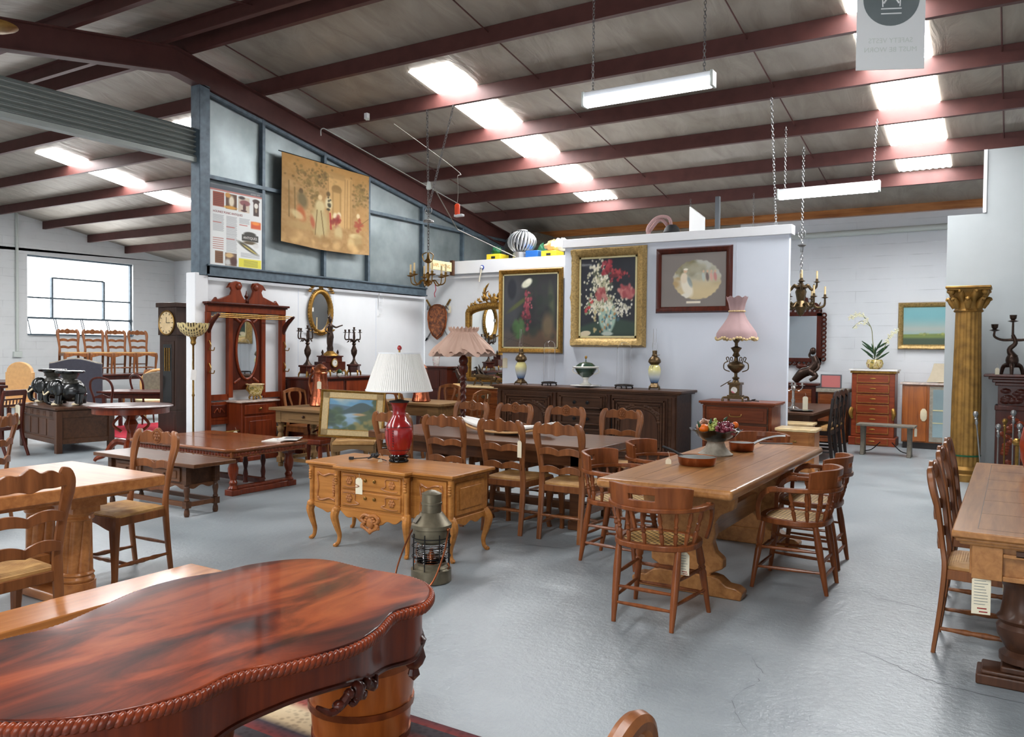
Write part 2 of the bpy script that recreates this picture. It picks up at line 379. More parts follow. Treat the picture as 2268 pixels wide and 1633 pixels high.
def thing(name,label,cat,loc=(0,0,0),rz=0,group=None):
    o=bpy.data.objects.new(name,None); COL.objects.link(o); o.empty_display_size=.1
    o.location=loc; o.rotation_euler=(0,0,rz); return tag(o,label,cat,group)
def struct(o,label=None):
    o['kind']='structure'
    if label: o['label']=label
    return o
def kids(o): return [c for c in bpy.data.objects if c.parent==o]
def dup(root,label,loc,rz,group=None):
    def cp(o,par):
        c=o.copy(); COL.objects.link(c)
        if par is not None: c.parent=par
        for k in KIDS.get(o.name,[]): cp(k,c)
        return c
    KIDS={}
    for c in bpy.data.objects:
        if c.parent: KIDS.setdefault(c.parent.name,[]).append(c)
    r=cp(root,None); r.location=loc; r.rotation_euler=(0,0,rz); r['label']=label
    if group: r['group']=group
    return r
RECT=[(-1,-.6),(-.6,-1),(.6,-1),(1,-.6),(1,.6),(.6,1),(-.6,1),(-1,.6)]
def text(body,size,mat,parent,loc,rot,name='lettering',ext=.001,align='CENTER',mirror=False,sx=1,font=None,label=None):
    cu=bpy.data.curves.new(name,'FONT'); cu.body=body; cu.size=size; cu.extrude=ext; cu.align_x=align; cu.align_y='CENTER'; cu.resolution_u=3
    o=bpy.data.objects.new('tmp',cu); COL.objects.link(o); dg=bpy.context.evaluated_depsgraph_get()
    me=bpy.data.meshes.new_from_object(o.evaluated_get(dg)); bpy.data.objects.remove(o)
    me.materials.clear(); me.materials.append(M[mat] if isinstance(mat,str) else mat)
    mt=Matrix.Translation(loc)@Matrix(rot).to_4x4()@Matrix.Diagonal((sx*(-1 if mirror else 1),1,1,1)); me.transform(mt)
    ob=bpy.data.objects.new(name,me); COL.objects.link(ob); ob.parent=parent
    return ob
FACE_NY=Matrix.Rotation(PI/2,3,'X')                       # reads from -Y
FACE_PX=Matrix.Rotation(PI/2,3,'Z')@Matrix.Rotation(PI/2,3,'X')   # reads from +X
def canvas(name,w,h,nx,ny,fn,mat,parent,y=0.,plane='xz',label=None):
    """flat picture in local XZ (facing -Y), colours from fn(u,v)->rgb 0..255 arrays"""
    us=np.linspace(0,1,nx); vs=np.linspace(0,1,ny); U,V=np.meshgrid(us,vs)
    C=fn(U,V); C=np.clip(C,0,255)/255.; C=np.where(C<=.04045,C/12.92,((C+.055)/1.055)**2.4)
    v=[((u-.5)*w,y,t*h) for t in vs for u in us]
    f=[(j*nx+i,j*nx+i+1,(j+1)*nx+i+1,(j+1)*nx+i) for j in range(ny-1) for i in range(nx-1)]
    me=bpy.data.meshes.new(name); me.from_pydata(v,[],f)
    ca=me.color_attributes.new('Col','FLOAT_COLOR','POINT'); A=np.ones((nx*ny,4),np.float32); A[:,:3]=C.reshape(-1,3); ca.data.foreach_set('color',A.ravel())
    me.materials.append(M[mat]); o=bpy.data.objects.new(name,me); COL.objects.link(o); o.parent=parent
    if label: o['label']=label
    return o
def vcol(o,fn):
    me=o.data; ca=me.color_attributes.new('Col','FLOAT_COLOR','POINT')
    for i,v in enumerate(me.vertices): ca.data[i].color=S(*fn(v.co))
class Art:
    def __init__(s,U,V,base,seed=1):
        s.U,s.V=U,V; s.C=np.zeros(U.shape+(3,))+np.array(base,float); s.r=np.random.RandomState(seed)
    def noise(s,amp,k=8):
        g=s.r.rand(k+2,k+2); x=s.U*k; y=s.V*k; i=x.astype(int); j=y.astype(int); fx=x-i; fy=y-j; fx=fx*fx*(3-2*fx); fy=fy*fy*(3-2*fy)
        n=(g[j,i]*(1-fx)+g[j,i+1]*fx)*(1-fy)+(g[j+1,i]*(1-fx)+g[j+1,i+1]*fx)*fy
        s.C+= (n[...,None]-.5)*2*amp; return s
    def mixm(s,m,col): s.C=s.C*(1-m[...,None])+np.array(col,float)*m[...,None]; return s
    def ell(s,cx,cy,rx,ry,col,soft=.25,rot=0.,a=1.):
        c,q=math.cos(rot),math.sin(rot); dx=s.U-cx; dy=s.V-cy; x=(dx*c+dy*q)/rx; y=(-dx*q+dy*c)/ry; d=np.sqrt(x*x+y*y)
        return s.mixm(np.clip((1+soft-d)/(soft*2+1e-6),0,1)*a,col)
    def band(s,v0,v1,col,soft=.02,a=1.,u0=-1,u1=2):
        m=np.clip((s.V-v0)/soft+.5,0,1)*np.clip((v1-s.V)/soft+.5,0,1)*np.clip((s.U-u0)/soft+.5,0,1)*np.clip((u1-s.U)/soft+.5,0,1)
        return s.mixm(m*a,col)
    def below(s,f,col,soft=.02,a=1.): return s.mixm(np.clip((f(s.U)-s.V)/soft+.5,0,1)*a,col)
    def line(s,x0,y0,x1,y1,w,col,a=1.):
        dx,dy=x1-x0,y1-y0; L=dx*dx+dy*dy+1e-9; t=np.clip(((s.U-x0)*dx+(s.V-y0)*dy)/L,0,1); d=np.hypot(s.U-x0-t*dx,s.V-y0-t*dy)
        return s.mixm(np.clip((w-d)/(w*.6)+.3,0,1)*a,col)
    def spray(s,n,cx,cy,sx,sy,r,cols,a=1.,soft=.4):
        for _ in range(n):
            x=cx+s.r.randn()*sx; y=cy+s.r.randn()*sy; k=r*(.6+.8*s.r.rand()); s.ell(x,y,k,k*(.6+.7*s.r.rand()),cols[s.r.randint(len(cols))],soft,s.r.rand()*3,a)
        return s
def frame(t,w,h,fw,depth,mat,name='frame',steps=((0,.0),(.25,1.),(.7,.8),(1.,.35)),ornate=0,seg=26):
    """moulded picture frame around a w x h opening, base at z=0, front towards -Y"""
    W,Hh=w/2,h/2; mb=MB(); rings=[]
    for (k,d) in steps: rings.append((W+fw*(1-k),Hh+fw*(1-k),-depth*d))
    rings=[(W+fw,Hh+fw,0)]+rings[1:] if True else rings
    v=[];f=[]; N=seg
    def ring(a,b,y,i):
        out=[]
        per=[(-a,-b,a,-b),(a,-b,a,b),(a,b,-a,b),(-a,b,-a,-b)]
        for s_,(x0,z0,x1,z1) in enumerate(per):
            for k in range(N):
                q=k/N; x=x0+(x1-x0)*q; z=z0+(z1-z0)*q; yy=y; o=0
                if ornate and 0<i<len(rings)-1:
                    L=(a if s_%2==0 else b)*2; ph=q*L
                    yy-=ornate*.35*math.sin(ph*60)*math.sin(ph*23+i); e=min(q,1-q)*L; m=abs(q-.5)*L
                    yy-=ornate*(max(0,1-e/.10)+.7*max(0,1-m/.10))
                    if i==1: o=ornate*(.5*max(0,1-e/.10)+.5*max(0,1-m/.1)+.25*abs(math.sin(ph*30)))
                nx,nz=((0,-1),(1,0),(0,1),(-1,0))[s_]
                out.append((x+nx*o,yy,z+nz*o+Hh+fw))
        return out
    for i,(a,b,y) in enumerate(rings): v+=ring(a,b,y,i)
    a,b,y=rings[-1]; v+=ring(a,b,0,0)
    n=4*N; R=len(rings)+1
    for i in range(R-1):
        for k in range(n): k2=(k+1)%n; f.append((i*n+k,i*n+k2,(i+1)*n+k2,(i+1)*n+k))
    for k in range(n): k2=(k+1)%n; f.append(((R-1)*n+k,(R-1)*n+k2,k2,k))
    return mb.add(v,f).obj(name,mat,t,smooth=50)
# ---------------------------------------------------------------- the building
RY=6.5; RZ=5.50; SL=.1715
def roofz(y): return RZ-SL*abs(y-RY)
def shell():
    struct(MB().box(-21.4,4.7,-5.2,15.4,-.12,0).obj('floor','floor'),'blue grey painted concrete floor')
    for nm,y0,y1 in (('ceiling',RY,15.3),('ceiling',-5.2,RY)):
        mb=MB(); z0,z1=roofz(y0),roofz(y1)
        mb.add([(-21.4,y0,z0),(4.7,y0,z0),(4.7,y1,z1),(-21.4,y1,z1),(-21.4,y0,z0+.08),(4.7,y0,z0+.08),(4.7,y1,z1+.08),(-21.4,y1,z1+.08)],[(0,1,2,3),(7,6,5,4),(0,4,5,1),(2,6,7,3),(0,3,7,4),(1,5,6,2)])
        struct(mb.obj(nm,'foil'),'foil insulated roof slope')
    # red oxide purlins, one mesh each
    k=1
    for y in (6.669,7.866,9.038,10.215,11.371,12.55,13.62,6.34,5.2,4.03,2.86,1.7,.52,-.64,-1.8,-3):
        zb=roofz(y)-.2; s=1 if y>6.5 else -1
        c=[(0,0),(.07*s,0),(.07*s,.012),(.012*s,.012),(.012*s,.183),(.07*s,.183),(.07*s,.195),(0,.195)]
        o=MB().prism([(y+p,zb+q-SL*abs(p)*.0) for p,q in c],'yz',-21.2,4.5).obj('trim_%d'%k,'red',smooth=20); struct(o,'red oxide roof purlin'); k+=1
    # rafter along the dividing line
    I=[(-.16,-.08),(-.16,.08),(-.145,.08),(-.145,.008),(.145,.008),(.145,.08),(.16,.08),(.16,-.08),(.145,-.08),(.145,-.008),(-.145,-.008),(-.145,-.08)]
    pts=[(-9.1,-5,roofz(-5)-.36),(-9.1,RY,RZ-.36),(-9.1,15.2,roofz(15.2)-.36)]
    struct(MB().tube(pts,1,sec=I,up=(1,0,0)).obj('trim_%d'%k,'red',smooth=20),'red oxide portal rafter'); k+=1
    for x,y0,y1 in ((-5.25,6.7,13.6),(-2.6,6.7,13.6),(-.2,6.7,13.6),(-8.6,6.7,13.6),(-7.4,-2,6.3),(-5.2,-2,6.3)):
        struct(MB().tube([(x,y0,roofz(y0)-.07),(x,y1,roofz(y1)-.07)],.009,6).obj('trim_%d'%k,'red'),'thin sag rod between purlins'); k+=1
    # skylights; near slope strips are unseen, added and sized to light the foreground
    n=1
    for x0,x1 in ((-15.9,-15.2),(-11.8,-11.15),(-6.85,-6.2),(-1.56,-.87)):
        for ya,yb in (((8.4,13.55),(4.6,-1.5)) if x0<-9 else ((8.4,13.55),(2.6,-1.5)) if x0<-5 else ((8.4,13.55),(2.0,-.6))):
            mb=MB(); nx=36; ny=2; v=[];f=[]
            for j in range(ny):
                y=ya+(yb-ya)*j/(ny-1)
                for i in range(nx+1):
                    v.append((x0+(x1-x0)*i/nx,y,roofz(y)-.012+.008*math.sin(i/nx*PI*16)))
            for i in range(nx): f.append((i,i+1,nx+1+i+1,nx+1+i))
            struct(mb.add(v,f).obj('window_%d'%(n+1),'sky'),'translucent corrugated skylight strip'); n+=1
    # walls
    X=-21.2
    mb=MB(); y0,y1,z0,z1=10.99,13.88,1.75,3.79
    mb.prism([(-5.2,0),(15.4,0),(15.4,z0),(-5.2,z0)],'yz',X-.25,X); mb.prism([(-5.2,z0),(y0,z0),(y0,z1),(-5.2,z1)],'yz',X-.25,X)
    mb.prism([(y1,z0),(15.4,z0),(15.4,z1),(y1,z1)],'yz',X-.25,X); mb.prism([(-5.2,z1),(15.4,z1),(15.4,roofz(15.4)),(RY,RZ),(-5.2,roofz(-5.2))],'yz',X-.25,X)
    struct(mb.obj('wall_left','blkx'),'whitewashed block wall with steel window')
    w=struct(MB().box(X-.2,X-.17,y0,y1,z0,z1).obj('window_1','winp'),'steel framed window')
    fr=MB()
    for y in (y0+.02,y1-.02,11.664,13.07): fr.box(X-.17,X-.08,y-.022,y+.022,(z0 if y in(y0+.02,y1-.02) else 2.2),(z1 if y in (y0+.02,y1-.02) else 3.25))
    for z in (z0+.02,z1-.02,2.2): fr.box(X-.17,X-.05,y0,y1,z-.025,z+.025)
    for z in (3.25,2.72): fr.box(X-.17,X-.1,(11.664 if z==3.25 else y0),(13.07 if z==3.25 else y1),z-.02,z+.02)
    fr.obj('window_frame','bluesteel',w)
    for i,ya in enumerate((11.02,11.73,12.44,13.15)):
        sh=MB(); yb=ya+.66
        for p,q in (((X-.06,ya,2.19),(X+.1,ya,1.78)),((X-.06,yb,2.19),(X+.1,yb,1.78)),((X+.1,ya,1.78),(X+.1,yb,1.78))): sh.tube([p,q],.014,6)
        sh.obj('sash','bluesteel',w)
    B=15.2
    def back(nm,x0,x1,m):
        return struct(MB().prism([(x0,0),(x1,0),(x1,roofz(B)),(x0,roofz(B))],'xz',B,B+.25).obj(nm,m))
    back('wall_back',-21.4,-9.1,'blky'); back('wall_back',-9.1,-4.43,'blkraw'); back('wall_back',-4.43,4.7,'blky')
    struct(MB().box(-9,4.5,15.08,15.2,3.9,4.12).obj('trim_%d'%k,'oak_mid'),'rough timber wall plate under the roof'); k+=1
    struct(MB().tube([(-8.6,15.08,3.55),(-1,15.08,3.62)],.05,12).obj('trim_%d'%k,'plast'),'white drain pipe along rear wall'); k+=1
    struct(MB().tube([(-8.9,15.05,3.2),(-8.9,15.05,4)],.07,12).obj('trim_%d'%k,'plast'),'white downpipe in rear corner'); k+=1
    struct(MB().tube([(X+.05,10.72,1.35),(X+.05,10.72,4.95),(X+.05,10.9,5.05),(X+.05,11.5,5.1)],.035,8).obj('trim_%d'%k,'plast'),'conduit down the left wall'); k+=1
    mb=MB().box(X,X+.07,10.63,10.83,1.2,1.34).obj('switch_box','plast',bev=.005); tag(mb,'small pale switch box below the conduit on far left wall','switch box')
    struct(MB().prism([(-5.2,0),(15.4,0),(15.4,roofz(15.4)),(RY,RZ),(-5.2,roofz(-5.2))],'yz',4.5,4.7).obj('wall_right','white'))
    mb=MB(); Y=-5.
    mb.box(-21.4,-4.5,Y-.2,Y,0,3.6); mb.box(1.5,4.7,Y-.2,Y,0,3.6); mb.box(-4.5,1.5,Y-.2,Y,3.3,3.6)
    struct(mb.obj('wall_front','white'))
    # white partition with fascia
    p=struct(MB().box(-5.7,-2.48,10.65,10.74,0,3.05).obj('wall_partition','part'),'white display partition')
    struct(MB().box(-5.72,-2.44,10.60,10.78,3.04,3.16).obj('trim_%d'%k,'trimw',bev=.004),'white capping on the partition'); k+=1
    for x in (-3.15,): struct(MB().box(x-.003,x+.003,10.646,10.65,0,3.04).obj('trim_%d'%k,'part'),'panel joint'); k+=1
    struct(MB().box(-6.95,-5.71,10.92,11.5,0,2.8).obj('wall_panel','part'),'white panel behind the lily painting')
    struct(MB().box(-6.95,-5.68,10.88,10.92,2.62,2.81).obj('trim_%d'%k,'trimw'),'white rail along the panel top'); k+=1
    struct(MB().box(-9.04,-5.72,11.6,12.2,0,3.0).obj('wall_alcove','white'),'white alcove wall with shield')
    struct(MB().box(-8.98,-5.72,11.5,11.6,2.83,3.05).obj('trim_%d'%k,'trimw',bev=.004),'white fascia board over the alcove'); k+=1
    struct(MB().box(-8.98,-5.72,11.55,11.6,2.76,2.80).obj('trim_%d'%k,'trimw'),'small batten under the fascia'); k+=1
    struct(MB().box(-5.7,-3.3,10.8,12.3,3.0,3.12).obj('trim_%d'%k,'white'),'storage deck behind the partition'); k+=1
    # right hand stub wall, stepped
    mb=MB().prism([(-.79,0),(4.5,0),(4.5,4.12),(-.376,4.12),(-.376,3.32),(-.79,3.32)],'xz',11.9,12.05)
    struct(mb.obj('wall_stub','stub'),'stepped pale wall behind the gilt column')
    struct(MB().box(-.4,-.36,11.885,11.9,3.33,4.12).obj('trim_%d'%k,'trimw'),'corner bead'); k+=1
    # dividing wall: white boards below, blue steel frame with sheet infill above
    struct(MB().box(-9.2,-9.1,6.95,11.65,0,2.42).obj('wall_boards','white'),'white boarded lower wall')
    for y in (8.62,9.35,10.35): struct(MB().box(-9.1,-9.097,y-.004,y+.004,0,2.42).obj('trim_%d'%k,'part'),'board joint'); k+=1
    struct(MB().box(-9.22,-9.03,6.78,6.98,0,2.5).obj('trim_%d'%k,'trimw',bev=.01),'white boxed post at the end of the wall'); k+=1
    struct(MB().prism([(6.9,2.55),(15.2,2.55),(15.2,roofz(15.2)-.4),(6.9,roofz(6.9)-.4)],'yz',-9.16,-9.13).obj('wall_sheet','sheet'),'galvanised sheet infill panels')
    struct(MB().box(-9.2,-9.02,6.84,7.0,2.47,roofz(6.9)-.5).obj('trim_%d'%k,'bluesteel',bev=.006),'blue steel corner post'); k+=1
    struct(MB().box(-9.2,-9.02,6.95,11.66,2.47,2.62).box(-9.2,-8.99,6.95,11.66,2.47,2.49).box(-9.2,-8.99,6.95,11.66,2.60,2.62).obj('trim_%d'%k,'bluesteel'),'blue steel channel beam'); k+=1
    for y in (7.93,9.13,10.13,11.56,12.8):
        struct(MB().box(-9.13,-9.06,y-.025,y+.025,2.6,roofz(y)-.5).obj('trim_%d'%k,'bluesteel'),'blue steel stud'); k+=1
    struct(MB().box(-9.13,-9.05,6.95,15.1,3.75,3.80).obj('trim_%d'%k,'bluesteel'),'blue steel mid rail'); k+=1
    struct(MB().tube([(-9.1,6.95,roofz(6.95)-.55),(-9.1,15.1,roofz(15.1)-.55)],.035,sec=RECT,up=(1,0,0)).obj('trim_%d'%k,'bluesteel'),'blue steel top chord'); k+=1
    # rolled up corrugated shutter in the opening
    v=[];f=[]; n=96
    for i in range(n+1):
        z=3.99+.38*i/n; d=.032*math.sin(i/n*2*PI*6)
        v+=[(-9.12+d,2.2,z),(-9.12+d,6.84,z),(-9.18+d,2.2,z),(-9.18+d,6.84,z)]
    for i in range(n): a=i*4; f+=[(a,a+1,a+5,a+4),(a+2,a+6,a+7,a+3)]
    o=struct(MB().add(v,f).obj('door_1','shutter',smooth=60),'grey corrugated roller shutter')
    MB().box(-9.2,-9.08,2.2,6.84,3.93,3.99).obj('bottom_rail','shutter',o)
    MB().tube([(-9.4,2.2,4.3),(-9.4,6.7,4.3)],.13,20).obj('shutter_drum','steel',o)
    for j,cp in enumerate((((-.9,5.9),(-.75,5.6),(-.55,5.55),(-.3,5.45),(.1,5.5)),((-.75,4.6),(-.5,4.45),(-.25,4.3),(.2,4.25)),((-1.15,4.2),(-1.0,3.9),(-1.05,3.6),(-.9,3.3)),((-2.8,5.6),(-3.3,5.5),(-3.5,5.05)))):
        v=cr([(x,y,0) for x,y in cp],10); r_=random.Random(j); v=[(p.x+r_.uniform(-.012,.012),p.y+r_.uniform(-.012,.012)) for p in v]; w=[.0035*math.sin(PI*(i+.5)/len(v)) for i in range(len(v))]
        q=[(v[i][0],v[i][1]+w[i],.0012) for i in range(len(v))]+[(v[i][0],v[i][1]-w[i],.0012) for i in range(len(v))]; n_=len(v)
        struct(MB().add(q,[(i,i+1,n_+i+1,n_+i) for i in range(n_-1)]).obj('floor_crack','greybox'),'hairline crack in the painted floor')
    # electrical cable along the rafter
    struct(MB().tube(cr([(-9.0,8.97,roofz(8.97)-.34),(-9.0,9.0,roofz(9)-.22),(-9.0,9.3,roofz(9.3)-.2),(-9.0,11,roofz(11)-.2),(-9.0,12.6,roofz(12.6)-.2)],5),.008,6).obj('trim_%d'%k,'plast'),'pale cable along the rafter'); k+=1
shell()
def world():
    w=bpy.data.worlds.new('overcast'); SC.world=w; w.use_nodes=True
    bg=w.node_tree.nodes['Background']; bg.inputs[0].default_value=(.92,.96,1,1); bg.inputs[1].default_value=6.5
    l=bpy.data.lights.new('door_daylight','AREA'); l.shape='RECTANGLE'; l.size=6.; l.size_y=3.3; l.energy=1; l.cycles.is_portal=True
    o=bpy.data.objects.new('door_daylight',l); COL.objects.link(o); o.location=(-1.5,-5.05,1.65); o.rotation_euler=(PI/2,0,0)
world()
def camera():
    th,p,r=math.radians(31.8),math.radians(1.5),.010
    fw=Vector((-math.sin(th)*math.cos(p),math.cos(th)*math.cos(p),-math.sin(p))); rt=Vector((math.cos(th),math.sin(th),0)); up=rt.cross(fw)
    r2=rt*math.cos(r)+up*math.sin(r); u2=-rt*math.sin(r)+up*math.cos(r)
    m=Matrix((( r2.x,u2.x,-fw.x,0),(r2.y,u2.y,-fw.y,0),(r2.z,u2.z,-fw.z,1.57),(0,0,0,1)))
    c=bpy.data.cameras.new('camera'); c.sensor_width=36; c.lens=36*1800/2268; c.clip_start=.05
    o=bpy.data.objects.new('camera',c); COL.objects.link(o); o.matrix_world=m; SC.camera=o
camera()
SC.view_settings.view_transform='Standard'; SC.view_settings.look='None'; SC.view_settings.gamma=1; SC.view_settings.use_curve_mapping=False
SC.view_settings.exposure=-.2
try:
    SC.cycles.use_denoising=True; SC.cycles.max_bounces=8; SC.cycles.diffuse_bounces=5; SC.cycles.glossy_bounces=4; SC.cycles.transmission_bounces=8; SC.cycles.transparent_max_bounces=12; SC.cycles.sample_clamp_indirect=6.; SC.cycles.caustics_reflective=False; SC.cycles.caustics_refractive=False
except Exception: pass
# ---------------------------------------------------------------- chairs
def price_tag(name,loc,rz,label,w=.045,h=.09,tilt=.0,lines=0,slack=.05):
    t=thing('price_tag',label,'price tag',loc,rz,'manila price tags')
    out=[(-w/2,-h),(w/2,-h),(w/2,-.015),(w/4,0),(-w/4,0),(-w/2,-.015)]
    MB().prism(out,'xz',-.001,.001).obj('card','tag',t)
    MB().tube(cr([(0,-.002,-.01),(.006,-.004,.02),(-.004,0,slack)],4),.0012,5).obj('string','string',t)
    if lines:
        mb=MB()
        for i in range(lines): mb.box(-w*.38,-w*.38+w*.76*rnd.uniform(.7,1),-.0018,-.001,-.02-i*h*.7/lines,-.018-i*h*.7/lines)
        mb.obj('handwriting','bluesteel',t)
        MB().box(-w*.2,w*.3,-.0018,-.001,-h*.86,-h*.83).box(-w*.1,w*.35,-.0018,-.001,-h*.95,-h*.92).obj('price','red' if False else 'redv',t)
    return t
def ladder_chair(label,mat='oak_chair',group=None,carved=True,seatm='rush',H=.98):
    t=thing('ladderback_chair',label,'chair',group=group)
    seat=[(-.185,-.19),(.185,-.19),(.225,.2),(-.225,.2)]
    mb=MB(); n=10; v=[];f=[]
    for j in range(n+1):
        y=-.19+.4*j/n; hw=.185+(.045)*j/n
        for i in range(n+1):
            u=i/n*2-1; e=min(1-abs(u),1-abs(j/n*2-1)); v.append((u*hw,y,.462+.016*min(1,e*5)-.012*max(0,1-abs(u)*1.2)*max(0,1-abs(j/n*2-1))))
    for j in range(n):
        for i in range(n): a=j*(n+1)+i; f.append((a,a+1,a+n+2,a+n+1))
    b=[i for i in range(n+1)]+[j*(n+1)+n for j in range(1,n+1)]+[n*(n+1)+i for i in range(n-1,-1,-1)]+[j*(n+1) for j in range(n-1,0,-1)]
    base=len(v); v+=[(v[q][0],v[q][1],.44) for q in b]
    for q in range(len(b)): q2=(q+1)%len(b); f.append((b[q],base+q,base+q2,b[q2]))
    f.append(tuple(base+q for q in range(len(b))))
    mb.add(v,f).obj('seat',seatm,t)
    fr=MB()
    fr.slat(-.21,.21,lambda x:.452,lambda x:.385+.02*math.cos(x*15),lambda x:.212,.02,16)
    for s in (-1,1): fr.tube([(s*.19,-.2,.42),(s*.225,.2,.42)],.026,sec=[(-.3,-1),(.3,-1),(.3,1),(-.3,1)],up=(0,0,1))
    fr.box(-.185,.185,-.207,-.188,.395,.448)
    fr.obj('seat_frame',mat,t,bev=.003)
    for s in (-1,1):
        MB().tube(cr([(s*.215,.2,.452),(s*.222,.21,.36),(s*.212,.203,.2),(s*.207,.2,.06),(s*.214,.21,0)],4),[.026,.03,.026,.021,.018,.017,.02],sec=RECT,up=(1,0,0)).obj('leg',mat,t)
        MB().tube(cr([(s*.185,-.245,0),(s*.185,-.215,.25),(s*.185,-.2,.45),(s*.18,-.212,.56),(s*.196,-.235,.74),(s*.205,-.262,.86),(s*.188,-.275,.93),(s*.155,-.279,.952)],4),[.018,.021,.023,.023,.02,.022,.028,.03,.026,.014],sec=[(p*.6,q*1.05) for p,q in RECT],up=(1,0,0)).obj('back_post',mat,t)
    yc=lambda x:-.27-.018*(1-(x/.2)**2)
    top=lambda x:.93+.028*math.exp(-((abs(x)-.10)/.042)**2)+.048*math.exp(-(x/.045)**2)-.3*max(0,abs(x)-.15)
    bot=lambda x:.885-.035*math.exp(-(x/.05)**2)-.016*(abs(x)/.17)**3+.01*math.cos(x*30)
    c=MB().slat(-.185,.185,top,bot,yc,.022,40).obj('crest_rail',mat,t,bev=.003)
    if carved:
        cm=MB(); 
        for k in range(6): a=k*PI/3; cm.sph((.022*math.cos(a),-.276,.918+.022*math.sin(a)),(.013,.006,.013),8,5)
        cm.sph((0,-.276,.918),(.012,.008,.012),8,5); cm.tube([(.04*math.cos(a*PI/9),-.276,.918+.04*math.sin(a*PI/9)) for a in range(18)],.004,5,closed=True)
        cm.obj('carved_rosette',mat,c)
    for zc,yy in ((.725,-.245),(.575,-.225)):
        MB().slat(-.185,.185,lambda x:zc+.012+.026*abs(math.sin(PI*x/.19))**.8,lambda x:zc-.032+.014*abs(math.sin(PI*x/.19)),lambda x:yy-.016*(1-(x/.19)**2),.016,32).obj('back_slat',mat,t,bev=.002)
    pr=[(0,.01),(.15,.011),(.3,.016),(.36,.012),(.5,.017),(.64,.012),(.7,.016),(.85,.011),(1,.01)]
    for s in (-1,1):
        for z in (.13,.24)[:1]: MB().turned((s*.186,-.22,z),(s*.208,.2,z),pr,8).obj('stretcher',mat,t)
    MB().turned((-.2,.1,.13),(.2,.1,.13),pr,8).obj('stretcher',mat,t); MB().turned((-.185,-.225,.2),(.185,-.225,.2),[(0,.009),(.5,.013),(1,.009)],8).obj('stretcher',mat,t)
    return t
def captain_chair(label,group=None):
    t=thing('captain_chair',label,'chair',group=group); m='captain'
    def se(a,rx,ry,e=2.6):
        c,s=math.cos(a),math.sin(a); return (math.copysign(abs(c)**(2/e),c)*rx,math.copysign(abs(s)**(2/e),s)*ry)
    N=32; out=[se(2*PI*k/N,.245,.225) for k in range(N)]; inn=[(x*.8,y*.8) for x,y in out]
    v=[(x,y,z) for z in (.432,.466) for x,y in out]+[(x,y,z) for z in (.466,.432) for x,y in inn]; f=[]
    for r in range(4):
        for k in range(N): k2=(k+1)%N; f.append((r*N+k,r*N+k2,((r+1)%4)*N+k2,((r+1)%4)*N+k))
    MB().add(v,f).obj('seat_rim',m,t,bev=.006)
    MB().prism([(x*1.01,y*1.01) for x,y in inn],'xy',.452,.460).obj('seat','cane',t)
    pf=[(0,.017),(.12,.021),(.3,.024),(.34,.017),(.37,.023),(.4,.018),(.43,.022),(.7,.018),(.8,.016),(1,.013)]
    pb=[(0,.018),(.3,.024),(.7,.02),(1,.013)]
    L=[]
    for s in (-1,1):
        for y0,y1,x1,pp in ((.17,.225,.235,pf),(-.16,-.235,.175,pb)):
            p0,p1=Vector((s*.18,y0,.435)),Vector((s*x1,y1,0)); L.append((p0,p1)); MB().turned(p0,p1,pp,10).obj('leg',m,t)
    at=lambda i,z:L[i][0].lerp(L[i][1],(.435-z)/.435)
    ps=[(0,.008),(.4,.012),(.6,.012),(1,.008)]; pt=[(0,.01),(.25,.013),(.3,.018),(.34,.012),(.5,.016),(.66,.012),(.7,.018),(.75,.013),(1,.01)]
    for a,b,z,pp in ((0,1,.27,ps),(0,1,.14,ps),(2,3,.27,ps),(2,3,.14,ps),(1,3,.11,ps),(1,3,.2,ps),(0,2,.24,pt),(0,2,.12,ps)):
        MB().turned(at(a,z),at(b,z),pp,8).obj('stretcher',m,t)
    # arm bow
    bow=[]; K=28
    for k in range(K+1):
        a=PI*(1.0+ k/K) ; bow.append((.275*math.cos(a)*1.0,.02+.285*math.sin(a),.67))
    fr=lambda s:[(s*.275,.06,.669),(s*.274,.11,.662),(s*.268,.155,.63),(s*.258,.18,.58),(s*.245,.19,.52),(s*.225,.185,.45)]
    MB().tube(fr(-1)[:2][::-1]+bow+fr(1)[:2],.026,sec=[(-1,-.5),(1,-.5),(1,.5),(-1,.5)],up=(0,0,1)).obj('arm_bow',m,t,bev=.005)
    for s in (-1,1): MB().tube(cr([(s*.275,.06,.669)]+fr(s)[1:],3),[.026,.024,.02,.018,.017],sec=[(-.8,-.55),(.8,-.55),(.8,.55),(-.8,.55)],up=(1,0,0)).obj('arm_support',m,t,bev=.004)
    # crest with hand hold
    K=30; rows=[0,.35,.62,1.]; v=[];f=[]; a0,a1=PI*1.17,PI*1.83
    for k in range(K+1):
        a=a0+(a1-a0)*k/K; u=abs(k/K*2-1); h=.125*(1-.12*u**6); 
        for r in rows:
            for d in (-.013,.013):
                R=.285+d+.012*r; v.append(((R-.008)*math.cos(a),.02+R*math.sin(a),.678+h*r))
    hole=lambda k,r:r==1 and 11<=k<=18
    nr=len(rows)
    for k in range(K):
        for r in range(nr-1):
            if hole(k,r): continue
            a=k*nr*2+r*2; b=a+nr*2
            f+=[(a,b,b+2,a+2),(a+1,a+3,b+3,b+1)]
            if r==0 or hole(k,r-1): f.append((a,a+1,b+1,b))
            if r==nr-2 or hole(k,r+1): f.append((a+2,b+2,b+3,a+3))
            if k==0 or hole(k-1,r): f.append((a,a+2,a+3,a+1))
            if k==K-1 or hole(k+1,r): f.append((b,b+1,b+3,b+2))
    MB().add(v,f).obj('crest_rail',m,t,bev=.004)
    sp=[(0,.008),(.1,.011),(.3,.015),(.36,.009),(.42,.015),(.5,.01),(.56,.015),(.62,.009),(.75,.015),(.9,.01),(1,.008)]
